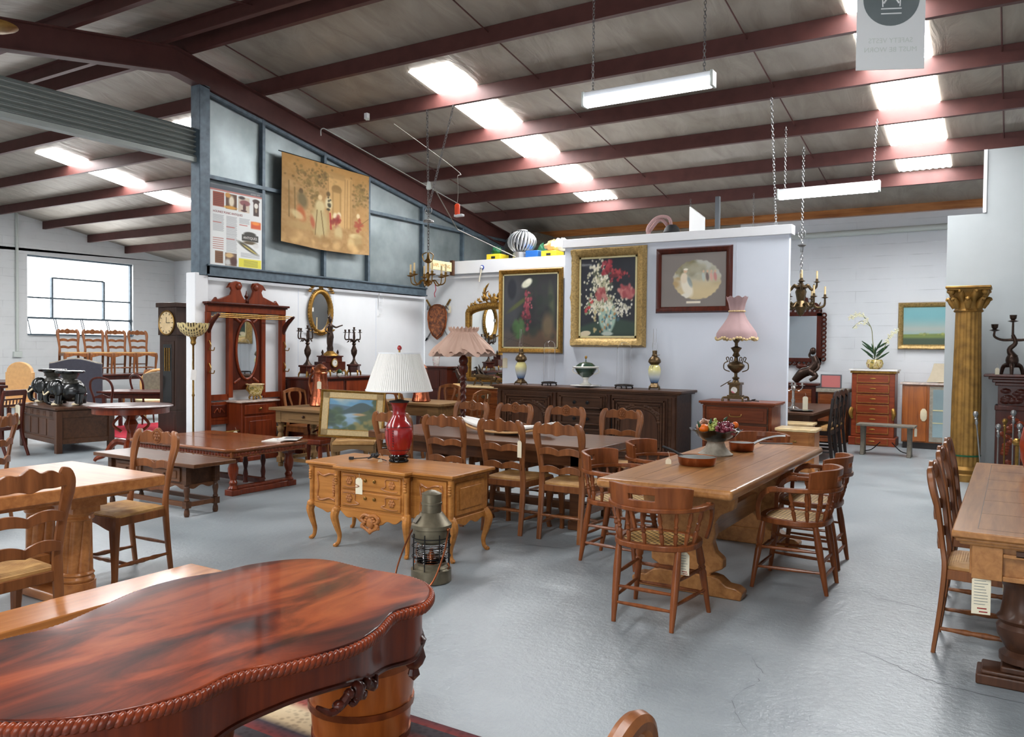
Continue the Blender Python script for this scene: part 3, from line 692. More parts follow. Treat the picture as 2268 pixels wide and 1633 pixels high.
    for k in range(9):
        a=PI*(1.04+.92*k/8); x,y=se(a,.225,.205); MB().turned((x,y,.46),(.272*math.cos(a),.02+.282*math.sin(a),.665),sp,8).obj('spindle',m,t)
    return t
def regency_chair(label,mat='mahogd'):
    t=thing('bar_back_chair',label,'chair')
    MB().prism([(-.2,-.19),(.2,-.19),(.23,.2),(-.23,.2)],'xy',.42,.5).obj('seat','cream',t,bev=.03,seg=4)
    MB().prism([(-.2,-.2),(.2,-.2),(.235,.21),(-.235,.21)],'xy',.37,.42).obj('seat_frame',mat,t,bev=.004)
    for s in (-1,1):
        MB().tube(cr([(s*.2,.18,.38),(s*.2,.2,.2),(s*.2,.24,0)],4),[.022,.018,.014],sec=RECT,up=(1,0,0)).obj('leg',mat,t)
        MB().tube(cr([(s*.19,-.3,0),(s*.19,-.2,.3),(s*.19,-.19,.5),(s*.19,-.26,.9)],5),[.016,.022,.022,.018],sec=RECT,up=(1,0,0)).obj('back_post',mat,t)
    MB().slat(-.2,.2,lambda x:.92,lambda x:.84,lambda x:-.26+.0*x,.02).obj('crest_rail',mat,t,bev=.006)
    MB().slat(-.19,.19,lambda x:.72,lambda x:.69,lambda x:-.225,.018).slat(-.19,.19,lambda x:.8,lambda x:.78,lambda x:-.238,.016).obj('back_slat',mat,t)
    for x in (-.12,-.06,0,.06,.12): MB().turned((x,-.228,.71),(x,-.238,.79),[(0,.006),(.5,.012),(1,.006)],6).obj('spindle',mat,t)
    for x in (-.07,.07): MB().tube([(x,-.2,.5),(x,-.23,.7)],.01,6).obj('back_splat',mat,t)
    return t
def splat_chair(label,mat='oak_chair',H=.98,seatm='oak_chair'):
    """dining chair with an arched back and two open splats"""
    t=thing('splat_back_chair',label,'chair')
    MB().prism([(-.2,-.19),(.2,-.19),(.225,.21),(-.225,.21)],'xy',.43,.46).obj('seat',seatm,t,bev=.008)
    MB().slat(-.2,.2,lambda x:.43,lambda x:.36+.03*math.cos(x*12),lambda x:.19,.02).box(-.2,-.18,-.18,.19,.37,.43).box(.18,.2,-.18,.19,.37,.43).obj('seat_frame',mat,t)
    for s in (-1,1):
        MB().tube(cr([(s*.205,.19,.43),(s*.215,.205,.34),(s*.2,.195,.15),(s*.21,.21,0)],4),[.03,.03,.02,.017,.02],sec=RECT,up=(1,0,0)).obj('leg',mat,t)
        MB().tube(cr([(s*.19,-.26,0),(s*.19,-.2,.3),(s*.18,-.19,.5),(s*.2,-.23,.8),(s*.19,-.255,.92)],4),[.017,.02,.022,.02,.02],sec=[(p*.65,q) for p,q in RECT],up=(1,0,0)).obj('back_post',mat,t)
    MB().slat(-.205,.205,lambda x:.925+.045*math.cos(x*7.5)*1.0,lambda x:.885+.03*math.cos(x*7.5),lambda x:-.262,.022,24).obj('crest_rail',mat,t,bev=.004)
    MB().box(-.18,.18,-.215,-.195,.55,.6).obj('back_rail',mat,t)
    for x in (-.07,.07): MB().tube(cr([(x*.8,-.205,.59),(x,-.225,.72),(x*1.5,-.25,.86),(x*1.1,-.262,.93)],4),[.018,.014,.02,.016],sec=[(p*.5,q) for p,q in RECT],up=(1,0,0)).obj('back_splat',mat,t)
    for s in (-1,1): MB().tube([(s*.19,-.2,.14),(s*.203,.2,.14)],.012,6).obj('stretcher',mat,t)
    return t
# chairs along the long dining table
G1='ladderback chairs around the long table'
c=ladder_chair('ladderback chair with back to camera at long table, half hidden by red vase lamp',group=G1)
c.location=(-4.86,6.02,0)
dup(c,'ladderback chair with back to camera just right of the red vase lamp',(-4.27,6.02,0),0)
dup(c,'ladderback chair with a tag on its post, back to camera, beside the honey oak sideboard',(-3.66,6.0,0),0)
dup(c,'nearest ladderback chair of the long table, between sideboard and cane armchairs',(-3.11,6.0,0),0)
for lb,x,y in (('leftmost ladderback chair on far side of long table, before the twisted lamp post',-5.13,7.16),
    ('ladderback chair on far side of long table in front of the burr commode',-4.58,7.18),
    ('ladderback chair on far side of long table in front of sideboard left door',-3.95,7.16),
    ('rightmost ladderback chair on far side of long table, before the sideboard right door',-3.33,7.18)):
    dup(c,lb,(x,y,0),PI)
dup(c,'ladderback chair seen from behind at thick oak table, cut by left edge',(-4.20,2.02,0),PI/2+.05,'ladderback chairs at the thick oak table')
dup(c,'carved ladderback chair facing camera at end of the thick oak table',(-5.10,3.25,0),PI+.06,'ladderback chairs at the thick oak table')
dup(c,'sliver of a ladderback chair at far left edge beyond the thick oak table',(-7.35,3.35,0),PI*.75,'ladderback chairs at the thick oak table')
G2='ladderback chairs at the right edge table'
dup(c,'nearest ladderback chair at right edge table, in profile',(-.09,4.93,0),-PI/2,G2)
dup(c,'middle ladderback chair at right edge table',(-.11,5.75,0),-PI/2,G2)
dup(c,'farthest ladderback chair at right edge table before gilt column',(-.11,6.33,0),-PI/2,G2)
# captain chairs
G3='cane seated captain chairs around the trestle table'
k=captain_chair('captain chair with back to camera at near end of trestle table, hand hole in crest',G3)
k.location=(-1.76,4.49,0)
for lb,x,y,r in (('near captain chair on right side of the trestle table',-1.23,5.62,PI/2),('far captain chair on right side of the trestle table',-1.28,6.32,PI/2),
    ('near captain chair on left side of the trestle table',-2.47,5.52,-PI/2),('far captain chair on left side of the trestle table',-2.47,6.32,-PI/2),
    ('captain chair at far end of the trestle table behind fruit bowl',-1.98,7.44,PI)):
    dup(k,lb,(x,y,0),r)
# ---------------------------------------------------------------- tables
def baluster(h,r):
    P=[(1.2,0),(1.2,.04),(.9,.06),(1.25,.1),(1.25,.13),(.7,.17),(.75,.24),(1.3,.36),(1.45,.46),(1.3,.56),(.7,.66),(1.15,.72),(1.15,.76),(.8,.8),(1.25,.84),(1.25,.88),(1,.9),(1,1)]
    return [(a*r,b*h) for a,b in P]
def trestle():
    t=thing('trestle_table','thick plank oak trestle table with captain chairs and fruit bowl','table',(-1.785,5.86,0)); m='oak_table'
    W,L=.43,1.28
    out=[(-W,-L),(W,-L),(W,L),(-W,L)]
    top=MB().prism(out,'xy',.70,.76).obj('tabletop',m,t,bev=.022,seg=4)
    g=MB()
    for x in (-.22,.0,.22): g.box(x-.0015,x+.0015,-L+.12,L-.12,.7595,.7606)
    for y in (-L+.12,L-.12): g.box(-W+.01,W-.01,y-.0015,y+.0015,.7595,.7606)
    g.obj('plank_joint','oak_dark',top)
    for s in (-1,1):
        y=s*.78; o=[]
        pr=[(.30,.69),(.31,.62),(.30,.56),(.22,.52),(.18,.46),(.19,.40),(.17,.34),(.19,.28),(.24,.24),(.24,.18),(.16,.14),(.16,.10)]
        o=[(x,z) for x,z in pr]+[(-x,z) for x,z in pr[::-1]]
        MB().prism(o,'xz',y-.04,y+.04).obj('pedestal',m,t,bev=.008)
        f=[(.36,0),(.37,.05),(.33,.075),(.27,.08),(.22,.12),(.17,.13)]
        MB().prism([(x,z) for x,z in f]+[(-x,z) for x,z in f[::-1]],'xz',y-.06,y+.06).obj('foot',m,t,bev=.008)
    MB().box(-.03,.03,-.74,.74,.27,.42).obj('stretcher',m,t,bev=.006)
trestle()
def long_table():
    t=thing('refectory_table','long dark oak refectory table between the ladderback chairs','table',(-4.2,6.58,0)); m='oak_long'
    MB().box(-1.24,1.24,-.5,.5,.665,.735).obj('tabletop',m,t,bev=.008)
    MB().box(-1.05,1.05,-.38,-.35,.55,.665).box(-1.05,1.05,.35,.38,.55,.665).box(-1.05,-1.02,-.35,.35,.55,.665).box(1.02,1.05,-.35,.35,.55,.665).obj('apron',m,t)
    for x in (-1.,1.):
        for y in (-.33,.33): MB().bx((x,y,.34),(.1,.1,.66)).bx((x,y,.04),(.12,.12,.08)).obj('leg',m,t,bev=.008)
    MB().box(-1,1,-.05,.05,.1,.17).box(-1.04,-.96,-.33,.33,.1,.17).box(.96,1.04,-.33,.33,.1,.17).obj('stretcher',m,t,bev=.004)
long_table()
def right_table():
    t=thing('pedestal_table','panelled walnut pedestal table with moulded edge at right edge','table',(.33,5.48,0)); m='oak_table'
    W,L=.56,1.33
    tp=MB().box(-W,W,-L,L,.735,.765).obj('tabletop',m,t,bev=.006)
    MB().box(-W+.03,W-.03,-L+.03,L-.03,.70,.735).box(-W+.015,W-.015,-L+.015,L-.015,.715,.735).obj('edge_moulding',m,tp,bev=.008,seg=3)
    g=MB()
    for x in (-W+.1,-.12,.2,W-.1): g.box(x-.0015,x+.0015,-L+.1,L-.1,.7645,.7656)
    for y in [-L+.1+i*.42 for i in range(6)]+[L-.1]: g.box(-W+.1,W-.1,y-.0015,y+.0015,.7645,.7656)
    g.obj('panel_joint','oak_dark',tp)
    ap=MB()
    for y in (-L+.09,L-.09): ap.box(-W+.08,W-.08,y-.02,y+.02,.56,.70); 
    for x in (-W+.09,W-.09): ap.box(x-.02,x+.02,-L+.08,L-.08,.56,.70)
    a=ap.obj('apron',m,t,bev=.004)
    mo=MB(); y=-L+.062
    mo.box(-W+.2,W-.12,y-.012,y+.01,.55,.572).box(-W+.2,W-.12,y-.012,y+.01,.655,.672)
    for i in range(5):
        x=-W+.42+i*.075; mo.sph((x,y,.613),(.028,.014,.026),10,6)
    mo.box(-W+.08,-W+.2,y-.02,y+.02,.55,.70)
    mo.obj('carved_moulding',m,a,bev=.003)
    MB().box(-W+.25,-W+.34,y-.012,y,.665,.69).sph((-W+.295,y-.014,.678),.006,8,5).obj('keyhole_block','oak_dark',a)
    for s in (-1,1):
        y=s*(L-.34)
        for x in (-.27,.2): MB().lathe([(.1,.12),(.1,.15),(.07,.17),(.09,.2),(.11,.24),(.115,.28),(.1,.3),(.115,.32),(.1,.34),(.09,.4),(.085,.46),(.1,.49),(.11,.5),(.095,.52),(.11,.55),(.11,.56)],(x,y,0),24).obj('pedestal','oak_darkv',t)
        MB().box(-.46,.5,y-.09,y+.09,0,.05).box(-.44,.48,y-.085,y+.085,.05,.07).box(-.36,.4,y-.08,y+.08,.07,.1).box(-.28,.34,y-.07,y+.07,.1,.125).obj('platform_base','oak_darkv',t,bev=.008,seg=3)
    MB().box(-.03,.09,-L+.3,L-.3,.08,.13).obj('stretcher','oak_darkv',t)
right_table()
def mahogany_table():
    """serpentine 'turtle' top with rope edge; outline measured on the floor plan"""
    pts=[(-1.80,2.235),(-1.66,2.17),(-1.575,2.03),(-1.59,1.90),(-1.535,1.76),(-1.515,1.62),(-1.565,1.45),(-1.62,1.33),(-1.61,1.19),(-1.67,1.03),(-1.80,.90),(-1.98,.84),(-2.15,.88),(-2.28,.98),(-2.335,1.12),(-2.325,1.27),(-2.37,1.42),(-2.435,1.60),(-2.445,1.76),(-2.40,1.90),(-2.385,2.03),(-2.31,2.17),(-2.19,2.235),(-2.0,2.225)]
    cx,cy=-1.98,1.55; t=thing('serpentine_table','large flame mahogany serpentine table with rope carved edge in the foreground','table',(cx,cy,.013))
    P=[(p.x-cx,p.y-cy) for p in cr([(x,y,0) for x,y in pts],8,True)]; n=len(P)
    def off(d):
        o=[]
        for i in range(n):
            tx,ty=P[(i+1)%n][0]-P[i-1][0],P[(i+1)%n][1]-P[i-1][1]; l=math.hypot(tx,ty); nx,ny=ty/l,-tx/l
            if nx*P[i][0]+ny*P[i][1]<0: nx,ny=-nx,-ny
            o.append((P[i][0]-nx*d,P[i][1]-ny*d))
        return o
    MB().prism(off(.006),'xy',.722,.748).obj('tabletop','flame',t,bev=.004)
    # rope moulding: twisted beads round the rim
    rim=off(.002); Ls=[0]
    for i in range(n): a,b=rim[i],rim[(i+1)%n]; Ls.append(Ls[-1]+math.hypot(b[0]-a[0],b[1]-a[1]))
    tot=Ls[-1]; K=230; mb=MB()
    j=0
    for k in range(K):
        s=tot*k/K
        while Ls[j+1]<s: j+=1
        a,b=rim[j%n],rim[(j+1)%n]; q=(s-Ls[j])/(Ls[j+1]-Ls[j]); x=a[0]+(b[0]-a[0])*q; y=a[1]+(b[1]-a[1])*q
        ang=math.atan2(b[1]-a[1],b[0]-a[0]); R=Matrix.Rotation(ang,3,'Z')@Matrix.Rotation(-.65,3,'Y')
        mb.sph((x,y,.728),(.0135,.015,.02),7,5,R)
    mb.obj('rope_moulding','mahog',t,smooth=60)
    # bombe apron following the outline
    o1,o2=off(.03),off(.045); v=[];f=[]
    for i in range(n):
        a=2*PI*i/n; dz=.035*math.cos(a*4+.6)
        v+=[(o1[i][0],o1[i][1],.722),(o1[i][0],o1[i][1],.60+dz),(o2[i][0],o2[i][1],.595+dz),(o2[i][0],o2[i][1],.722)]
    for i in range(n):
        a=i*4; b=((i+1)%n)*4
        for k in range(4): k2=(k+1)%4; f.append((a+k,a+k2,b+k2,b+k))
    ap=MB().add(v,f).obj('apron','mahog',t)
    ed=[(o1[i][0],o1[i][1],.598+.035*math.cos(2*PI*i/n*4+.6)) for i in range(n)]
    MB().tube(ed,.008,7,closed=True).obj('apron_bead','mahogd',ap)
    # scroll carvings on the apron and a pendant on the corner
    def scrolls(i0,di):
        mb=MB()
        def pt(s,z,r=.0):
            i=int(i0+s*di)%n; return Vector((o1[i][0],o1[i][1],z))-Vector((o2[i][0]-o1[i][0],o2[i][1]-o1[i][1],0))*(.9+r)
        for a,b,h in ((-1,-.35,.0),(-.35,.1,.02),(1,.35,.0),(.35,-.1,.02)):
            mb.tube(cr([pt(a*7,.60-h),pt((a*.6+b*.4)*7,.572),pt((a*.3+b*.7)*7,.59),pt(b*7,.612)],5),[.005,.011,.014,.009],7)
            q=pt(b*7,.604); mb.sph(q,.016,8,6); mb.sph(pt((a+b)/2*7,.585),(.018,.018,.014),8,6)
        mb.sph(pt(0,.6),(.02,.02,.03),10,7); mb.obj('carved_scroll','mahogd',ap)
    scrolls(37,1); scrolls(133,1)
    for (qx,qy) in ((-1.665,2.09),(-2.3,2.08),(-1.75,1.0),(-2.2,1.0)):
        MB().lathe([(.002,-.09),(.02,-.07),(.015,-.05),(.028,-.035),(.038,-.01),(.03,.02),(.04,.05),(.02,.07)],(qx-cx,qy-cy,.545),14,lambda r,z,a,i:(r*(1+.12*math.sin(a*6)),z)).obj('pendant','mahogd',ap)
    MB().lathe([(.26,.03),(.26,.07),(.14,.1),(.10,.16),(.09,.24),(.12,.36),(.15,.44),(.15,.5),(.1,.54),(.16,.6),(.2,.66),(.24,.72)],(0,-.12,0),28).obj('pedestal','mahogd',t)
    for k in range(4):
        a=PI/4+k*PI/2; c,s=math.cos(a),math.sin(a)
        MB().tube(cr([(c*.1,s*.1-.12,.1),(c*.22,s*.22-.12,.13),(c*.34,s*.34-.12,.07),(c*.42,s*.42-.12,.03)],4),[.05,.045,.035,.03],8).obj('foot','mahogd',t)
mahogany_table()
t=thing('barrel_tub','banded wooden barrel standing behind and below the mahogany table','barrel',(-2.12,2.34,.013))
MB().shell([(.17,0),(.185,.1),(.20,.25),(.205,.40),(.205,.5)],(0,0,0),28,.015).obj('staves','barrel',t)
for z,r in ((.08,.187),(.2,.2),(.36,.208)): MB().lathe([(r-.004,-.012),(r+.003,-.012),(r+.003,.012),(r-.004,.012)],(0,0,z),28).obj('hoop','copperd',t)
def bench():
    t=thing('oak_form','low narrow honey oak bench behind the mahogany table at left','bench',(-3.43,1.75,0))
    MB().box(-.13,.13,-.9,.9,.41,.45).obj('bench_top','bench_oak',t,bev=.006)
    for y in (-.7,.7): MB().box(-.1,.1,y-.03,y+.03,0,.41).obj('leg','bench_oak',t,bev=.004)
    MB().box(-.02,.02,-.7,.7,.2,.27).obj('stretcher','bench_oak',t)
bench()
def thick_table():
    t=thing('cluster_column_table','thick topped golden oak table on clustered columns at left','table',(-4.95,2.0,0)); m='oak_mid'
    MB().box(-.51,.51,-1.12,1.12,.695,.765).obj('tabletop',m,t,bev=.008)
    MB().box(-.4,.4,-.95,.95,.66,.695).obj('apron',m,t)
    for y in (.78,-.78):
        for x in (-.27,.14):
            p=MB().box(x-.13,x+.13,y-.11,y+.11,.59,.66).box(x-.1,x+.1,y-.085,y+.085,.55,.59)
            for k in range(6):
                a=k*PI/3; p.turned((x+.05*math.cos(a),y+.05*math.sin(a),.16),(x+.05*math.cos(a+.5),y+.05*math.sin(a+.5),.52),[(0,.036),(.5,.036),(1,.036)],10)
            p.lathe([(.09,.13),(.095,.145),(.085,.165),(.095,.175),(.085,.19)],(x,y,0),18).lathe([(.085,.5),(.095,.51),(.085,.53),(.095,.54),(.1,.55)],(x,y,0),18)
            p.lathe([(.1,.06),(.1,.13)],(x,y,0),18).obj('pedestal',m,t,bev=.003)
        MB().box(-.42,.3,y-.12,y+.12,0,.06).obj('foot',m,t,bev=.012)
    MB().box(-.1,-.02,-.7,.7,.2,.28).obj('stretcher',m,t)
thick_table()
def coffee_table():
    t=thing('low_coffee_table','low oak coffee table with panelled drawers and bobbin legs','table',(-6.93,4.84,0)); m='oak_long'
    MB().box(-.77,.77,-.23,.23,.465,.5).obj('tabletop',m,t,bev=.005)
    MB().box(-.56,.56,-.15,.15,.28,.465).obj('drawer_case','oak_dark',t)
    for x in (-.3,.28): 
        d=MB().box(x-.2,x+.2,-.165,-.15,.31,.44).box(x-.16,x+.16,-.175,-.165,.34,.41).obj('drawer',m,t,bev=.006); MB().sph((x,-.185,.375),.012,8,6).obj('knob','oak_dark',d)
    MB().slat(-.56,.56,lambda x:.29,lambda x:.262+.014*math.cos(x*30),lambda x:-.158,.015,60).obj('shaped_apron',m,t)
    MB().xf(Matrix.Identity(4)).slat(-.14,.14,lambda x:.29,lambda x:.262+.014*math.cos(x*36),lambda x:0,.015,30).xf(Matrix.Translation((.565,0,0))@Matrix.Rotation(PI/2,4,'Z')).obj('shaped_apron',m,t)
    for x in (-.57,.57):
        for y in (-.155,.155):
            MB().bx((x,y,.38),(.055,.055,.17)).bx((x,y,.11),(.055,.055,.06)).lathe([(.02,0),(.026,.02),(.024,.05),(.018,.07),(.02,.08)],(x,y,0),12).lathe([(.02,.14),(.026,.15),(.018,.17),(.022,.2),(.028,.23),(.026,.26),(.018,.275),(.024,.285),(.02,.3)],(x,y,0),12).obj('leg','oak_dark',t)
    MB().box(-.57,.57,-.17,-.14,.09,.13).box(-.57,.57,.14,.17,.09,.13).box(-.585,-.555,-.15,.15,.09,.13).box(.555,.585,-.15,.15,.09,.13).obj('stretcher',m,t)
coffee_table()
def walnut_table():
    t=thing('low_extending_table','polished walnut table cut low with carved edge and magazines on top','table',(-7.6,6.02,0)); m='walnut'
    tp=MB().prism([(-.88,-.5),(-.8,-.57),(.8,-.57),(.88,-.5),(.88,.5),(.8,.57),(-.8,.57),(-.88,.5)],'xy',.475,.505).obj('tabletop',m,t,bev=.012,seg=3)
    MB().box(-.8,.8,-.005,-.003,.5045,.5058).box(-.85,.85,.28,.282,.5045,.5058).obj('leaf_joint','oak_dark',tp)
    a=MB().box(-.84,.84,-.52,-.49,.41,.475).box(-.84,.84,.49,.52,.41,.475).box(-.84,-.81,-.5,.5,.41,.475).box(.81,.84,-.5,.5,.41,.475).obj('apron',m,t,bev=.004)
    c=MB()
    for i in range(22): c.sph((.843,-.47+i*.0448,.44),(.008,.024,.02),8,5)
    c.obj('carved_moulding','mahog',a); c=MB()
    for i in range(34): c.sph((-.8+i*.0485,-.523,.44),(.026,.008,.02),8,5)
    c.obj('carved_moulding','mahog',a)
    for x in (-.7,.7):
        for y in (-.38,.38):
            MB().bx((x,y,.39),(.1,.1,.06)).lathe([(.045,.05),(.055,.07),(.035,.1),(.045,.13),(.03,.16),(.05,.22),(.055,.28),(.04,.33),(.05,.36)],(x,y,0),14).bx((x,y,.03),(.12,.12,.06)).obj('leg','mahog',t,bev=.004)
        MB().box(x-.05,x+.05,-.38,.38,.0,.06).box(x-.035,x+.035,-.38,.38,.06,.09).obj('foot_rail','mahog',t,bev=.006)
        for y in (-.12,.12): MB().lathe([(.03,.09),(.02,.12),(.028,.18),(.018,.24),(.03,.3),(.02,.36),(.03,.41)],(x-.12,y,0),10).obj('spindle','mahogd',t)
    MB().box(-.7,.7,-.04,.04,.08,.13).obj('stretcher','mahogd',t)
walnut_table()
for i,(x,y,z,r,lb) in enumerate(((-6.98,6.3,.505,.4,'lowest white magazine on the walnut table corner'),(-6.94,6.34,.512,.15,'blue covered magazine in the walnut table stack'),(-6.88,6.4,.52,.6,'topmost grey magazine of the walnut table stack'))):
    o=MB().bx((0,0,.004),(.22,.3,.007)).obj('magazine','paper',None); o.location=(x,y,z); o.rotation_euler=(0,0,r); tag(o,lb,'magazine','magazines on the walnut table')
    MB().bx((.02,.03,.0078),(.16,.12,.0005)).obj('cover_picture',('bluep','bluep','greybox')[i],o)
def farm_table(x,y,label,L=1.16,W=.8,rz=0,drawer=True):
    t=thing('farmhouse_table',label,'table',(x,y,0),rz); m='pine'
    MB().box(-L/2,L/2,-W/2,W/2,.73,.765).obj('tabletop',m,t,bev=.005)
    MB().box(-L/2+.08,L/2-.08,-W/2+.07,-W/2+.095,.58,.73).box(-L/2+.08,L/2-.08,W/2-.095,W/2-.07,.58,.73).box(-L/2+.08,-L/2+.105,-W/2+.08,W/2-.08,.58,.73).box(L/2-.105,L/2-.08,-W/2+.08,W/2-.08,.58,.73).obj('apron',m,t)
    if drawer:
        d=MB().box(-L/2+.3,L/2-.3,-W/2+.06,-W/2+.07,.62,.71).obj('drawer',m,t,bev=.003); MB().sph((0,-W/2+.045,.665),.018,10,7).obj('knob','oak_dark',d)
    for sx in (-1,1):
        for sy in (-1,1):
            X,Y=sx*(L/2-.11),sy*(W/2-.11); MB().bx((X,Y,.65),(.09,.09,.16)).lathe([(.045,.12),(.03,.16),(.036,.22),(.045,.3),(.05,.36),(.036,.42),(.026,.44),(.046,.47),(.046,.5),(.03,.53),(.045,.56)],(X,Y,0),14).bx((X,Y,.09),(.075,.075,.07)).lathe([(.03,0),(.036,.03),(.03,.055)],(X,Y,0),12).obj('leg',m,t)
    MB().box(-L/2+.1,L/2-.1,-W/2+.09,-W/2+.13,.08,.12).box(-L/2+.09,-L/2+.13,-W/2+.1,W/2-.1,.08,.12).box(L/2-.13,L/2-.09,-W/2+.1,W/2-.1,.08,.12).obj('stretcher',m,t)
    return t
farm_table(-7.60,7.64,'scrubbed pine farmhouse table with drawer and copper jug on top')
farm_table(-7.45,9.45,'second farmhouse table behind red vase lamp, before the marble commode',1.3,.8,0,False)
G='splat back chairs around the farmhouse tables'
s=splat_chair('fruitwood splat back chair at left end of the farmhouse table'); s['group']=G
s.location=(-8.42,8.15,0); s.rotation_euler=(0,0,-PI/2)
dup(s,'splat back chair seen behind the red vase lamp neck',(-7.25,8.8,0),.0,G)
dup(s,'splat back chair at the second farmhouse table, right of vase lamp shade',(-6.6,9.45,0),PI/2,G)
dup(s,'dark arched chair back between the narrow chest and burr commode',(-7.75,10.35,0),PI,G)
# ---------------------------------------------------------------- cabinets in the middle
def honey_sideboard():
    t=thing('cabriole_sideboard','low carved honey oak sideboard on cabriole legs with red vase lamp','sideboard',(-4.14,5.0,0),.015); m='oak_honey'
    def tp(d): return [(-.70-d,-.28-d),(-.34-d,-.28-d),(-.33-d,-.36-d),(.33+d,-.36-d),(.34+d,-.28-d),(.70+d,-.28-d),(.70+d,.25+d),(-.70-d,.25+d)]
    MB().prism(tp(.025),'xy',.615,.64).prism(tp(.01),'xy',.6,.615).obj('top',m,t,bev=.008,seg=3)
    MB().prism(tp(-.02),'xy',.285,.602).obj('carcass',m,t,bev=.006)
    # doors at both sides
    for s in (-1,1):
        d=MB().box(s*.515-.135,s*.515+.135,-.275,-.26,.31,.585).obj('door',m,t,bev=.004)
        z=.445; x=s*.515
        c=MB().tube(cr([(x-.1,-.277,z+.1),(x-.03,-.279,z+.085),(x+.04,-.279,z+.105),(x+.1,-.277,z+.09),(x+.095,-.277,z),(x+.1,-.277,z-.1),(x+.03,-.279,z-.09),(x-.05,-.279,z-.11),(x-.1,-.277,z-.095),(x-.09,-.277,z)],5,True),.007,6,closed=True)
        for k in range(7): c.sph((x+.075*-s,-.279,z-.06+k*.02),(.018-.001*abs(k-3)*2,.008,.014),8,5)
        for (a,b) in ((-.09,.1),(.09,.1),(-.09,-.1),(.09,-.1)): c.sph((x+a,-.278,z+b),(.017,.008,.017),8,5)
        c.obj('carved_moulding','oak_mid',d)
    # two drawers
    for i,z in enumerate((.525,.39)):
        d=MB().box(-.29,.29,-.352,-.335,z-.06,z+.062).obj('drawer',m,t,bev=.006)
        for s in (-1,1):
            c=MB()
            for k in range(7): a=k*2*PI/6; c.sph((s*.21+(.02*math.cos(a) if k<6 else 0),-.356,z+.005+(.02*math.sin(a) if k<6 else 0)),(.013,.008,.013),8,5)
            c.tube(cr([(s*.27,-.353,z+.045),(s*.21,-.355,z+.048),(s*.15,-.355,z+.04),(s*.15,-.355,z-.01),(s*.11,-.355,z-.03),(s*.2,-.355,z-.045),(s*.265,-.353,z-.04)],5),.004,6); c.obj('carved_rosette','oak_mid',d)
            MB().sph((s*.045,-.36,z+.02),(.014,.01,.014),8,5).obj('drawer_pull','brass',d)
    # aprons with carved cartouche
    ap=MB().slat(-.33,.33,lambda x:.31,lambda x:.235-.055*math.exp(-(x/.09)**2)+.05*min(1,abs(x)/.33)**3+.012*math.cos(x*40)*(abs(x)>.1),lambda x:-.335,.02,60)
    for s in (-1,1): ap.slat(s*.515-.16,s*.515+.16,lambda x:.31,lambda x:.255-.02*math.exp(-((x-s*.515)/.04)**2)+.03*(abs(x-s*.515)/.16)**3,lambda x:-.262,.018,30)
    o=len(ap.v); ap.slat(-.24,.24,lambda x:.31,lambda x:.255+.012*math.cos(x*40),lambda x:0,.018,40); ap.xf(Matrix.Translation((.68,-.01,0))@Matrix.Rotation(PI/2,4,'Z'),o)
    ap=ap.obj('shaped_apron',m,t,bev=.003)
    c=MB()
    for s in (-1,1):
        c.tube(cr([(0,-.352,.275),(s*.05,-.354,.285),(s*.085,-.354,.255),(s*.06,-.354,.225),(s*.075,-.354,.2),(s*.035,-.354,.175),(0,-.352,.16)],5),[.01,.014,.016,.012,.016,.012,.016],7)
        for k in range(5): c.sph((s*(.03+.012*k),-.354,.262-.018*k),(.018,.012,.012),7,5)
    c.sph((0,-.352,.225),(.035,.016,.045),10,7).sph((0,-.354,.165),(.02,.014,.026),8,6).sph((0,-.354,.278),(.024,.012,.016),8,5); c.obj('carved_cartouche','oak_mid',ap)
    pl=MB().box(.675,.69,-.2,.17,.33,.57).box(.69,.697,-.16,.13,.37,.53).obj('side_panel',m,t,bev=.006)
    # canted carved corners
    for (x,y) in ((-.69,-.262),(-.34,-.34),(.34,-.34),(.685,-.262)): 
        cm=MB().turned((x,y,.3),(x,y,.6),[(0,.026),(.1,.02),(.5,.02),(.9,.022),(1,.026)],10)
        for k in range(4): cm.sph((x,y-.02,.5+.02*k),(.016,.012,.012),8,5)
        cm.sph((x,y-.012,.295),(.034,.03,.03),8,6); cm.obj('corner_carving',m,t)
    for (x,y,dx,dy) in ((-.68,-.25,-1,-.4),(-.34,-.33,-.5,-1),(.34,-.33,.5,-1),(.68,-.25,1,-.4),(-.67,.21,-1,.3),(.67,.21,1,.3)):
        MB().tube(cr([(x,y,.32),(x+dx*.03,y+dy*.03,.25),(x+dx*.012,y+dy*.012,.16),(x-dx*.008,y-dy*.008,.09),(x-dx*.002,y-dy*.002,.035),(x+dx*.02,y+dy*.02,.012),(x+dx*.03,y+dy*.03,.022)],5),[.028,.036,.028,.021,.017,.016,.02,.014],8).obj('leg',m,t)
honey_sideboard()
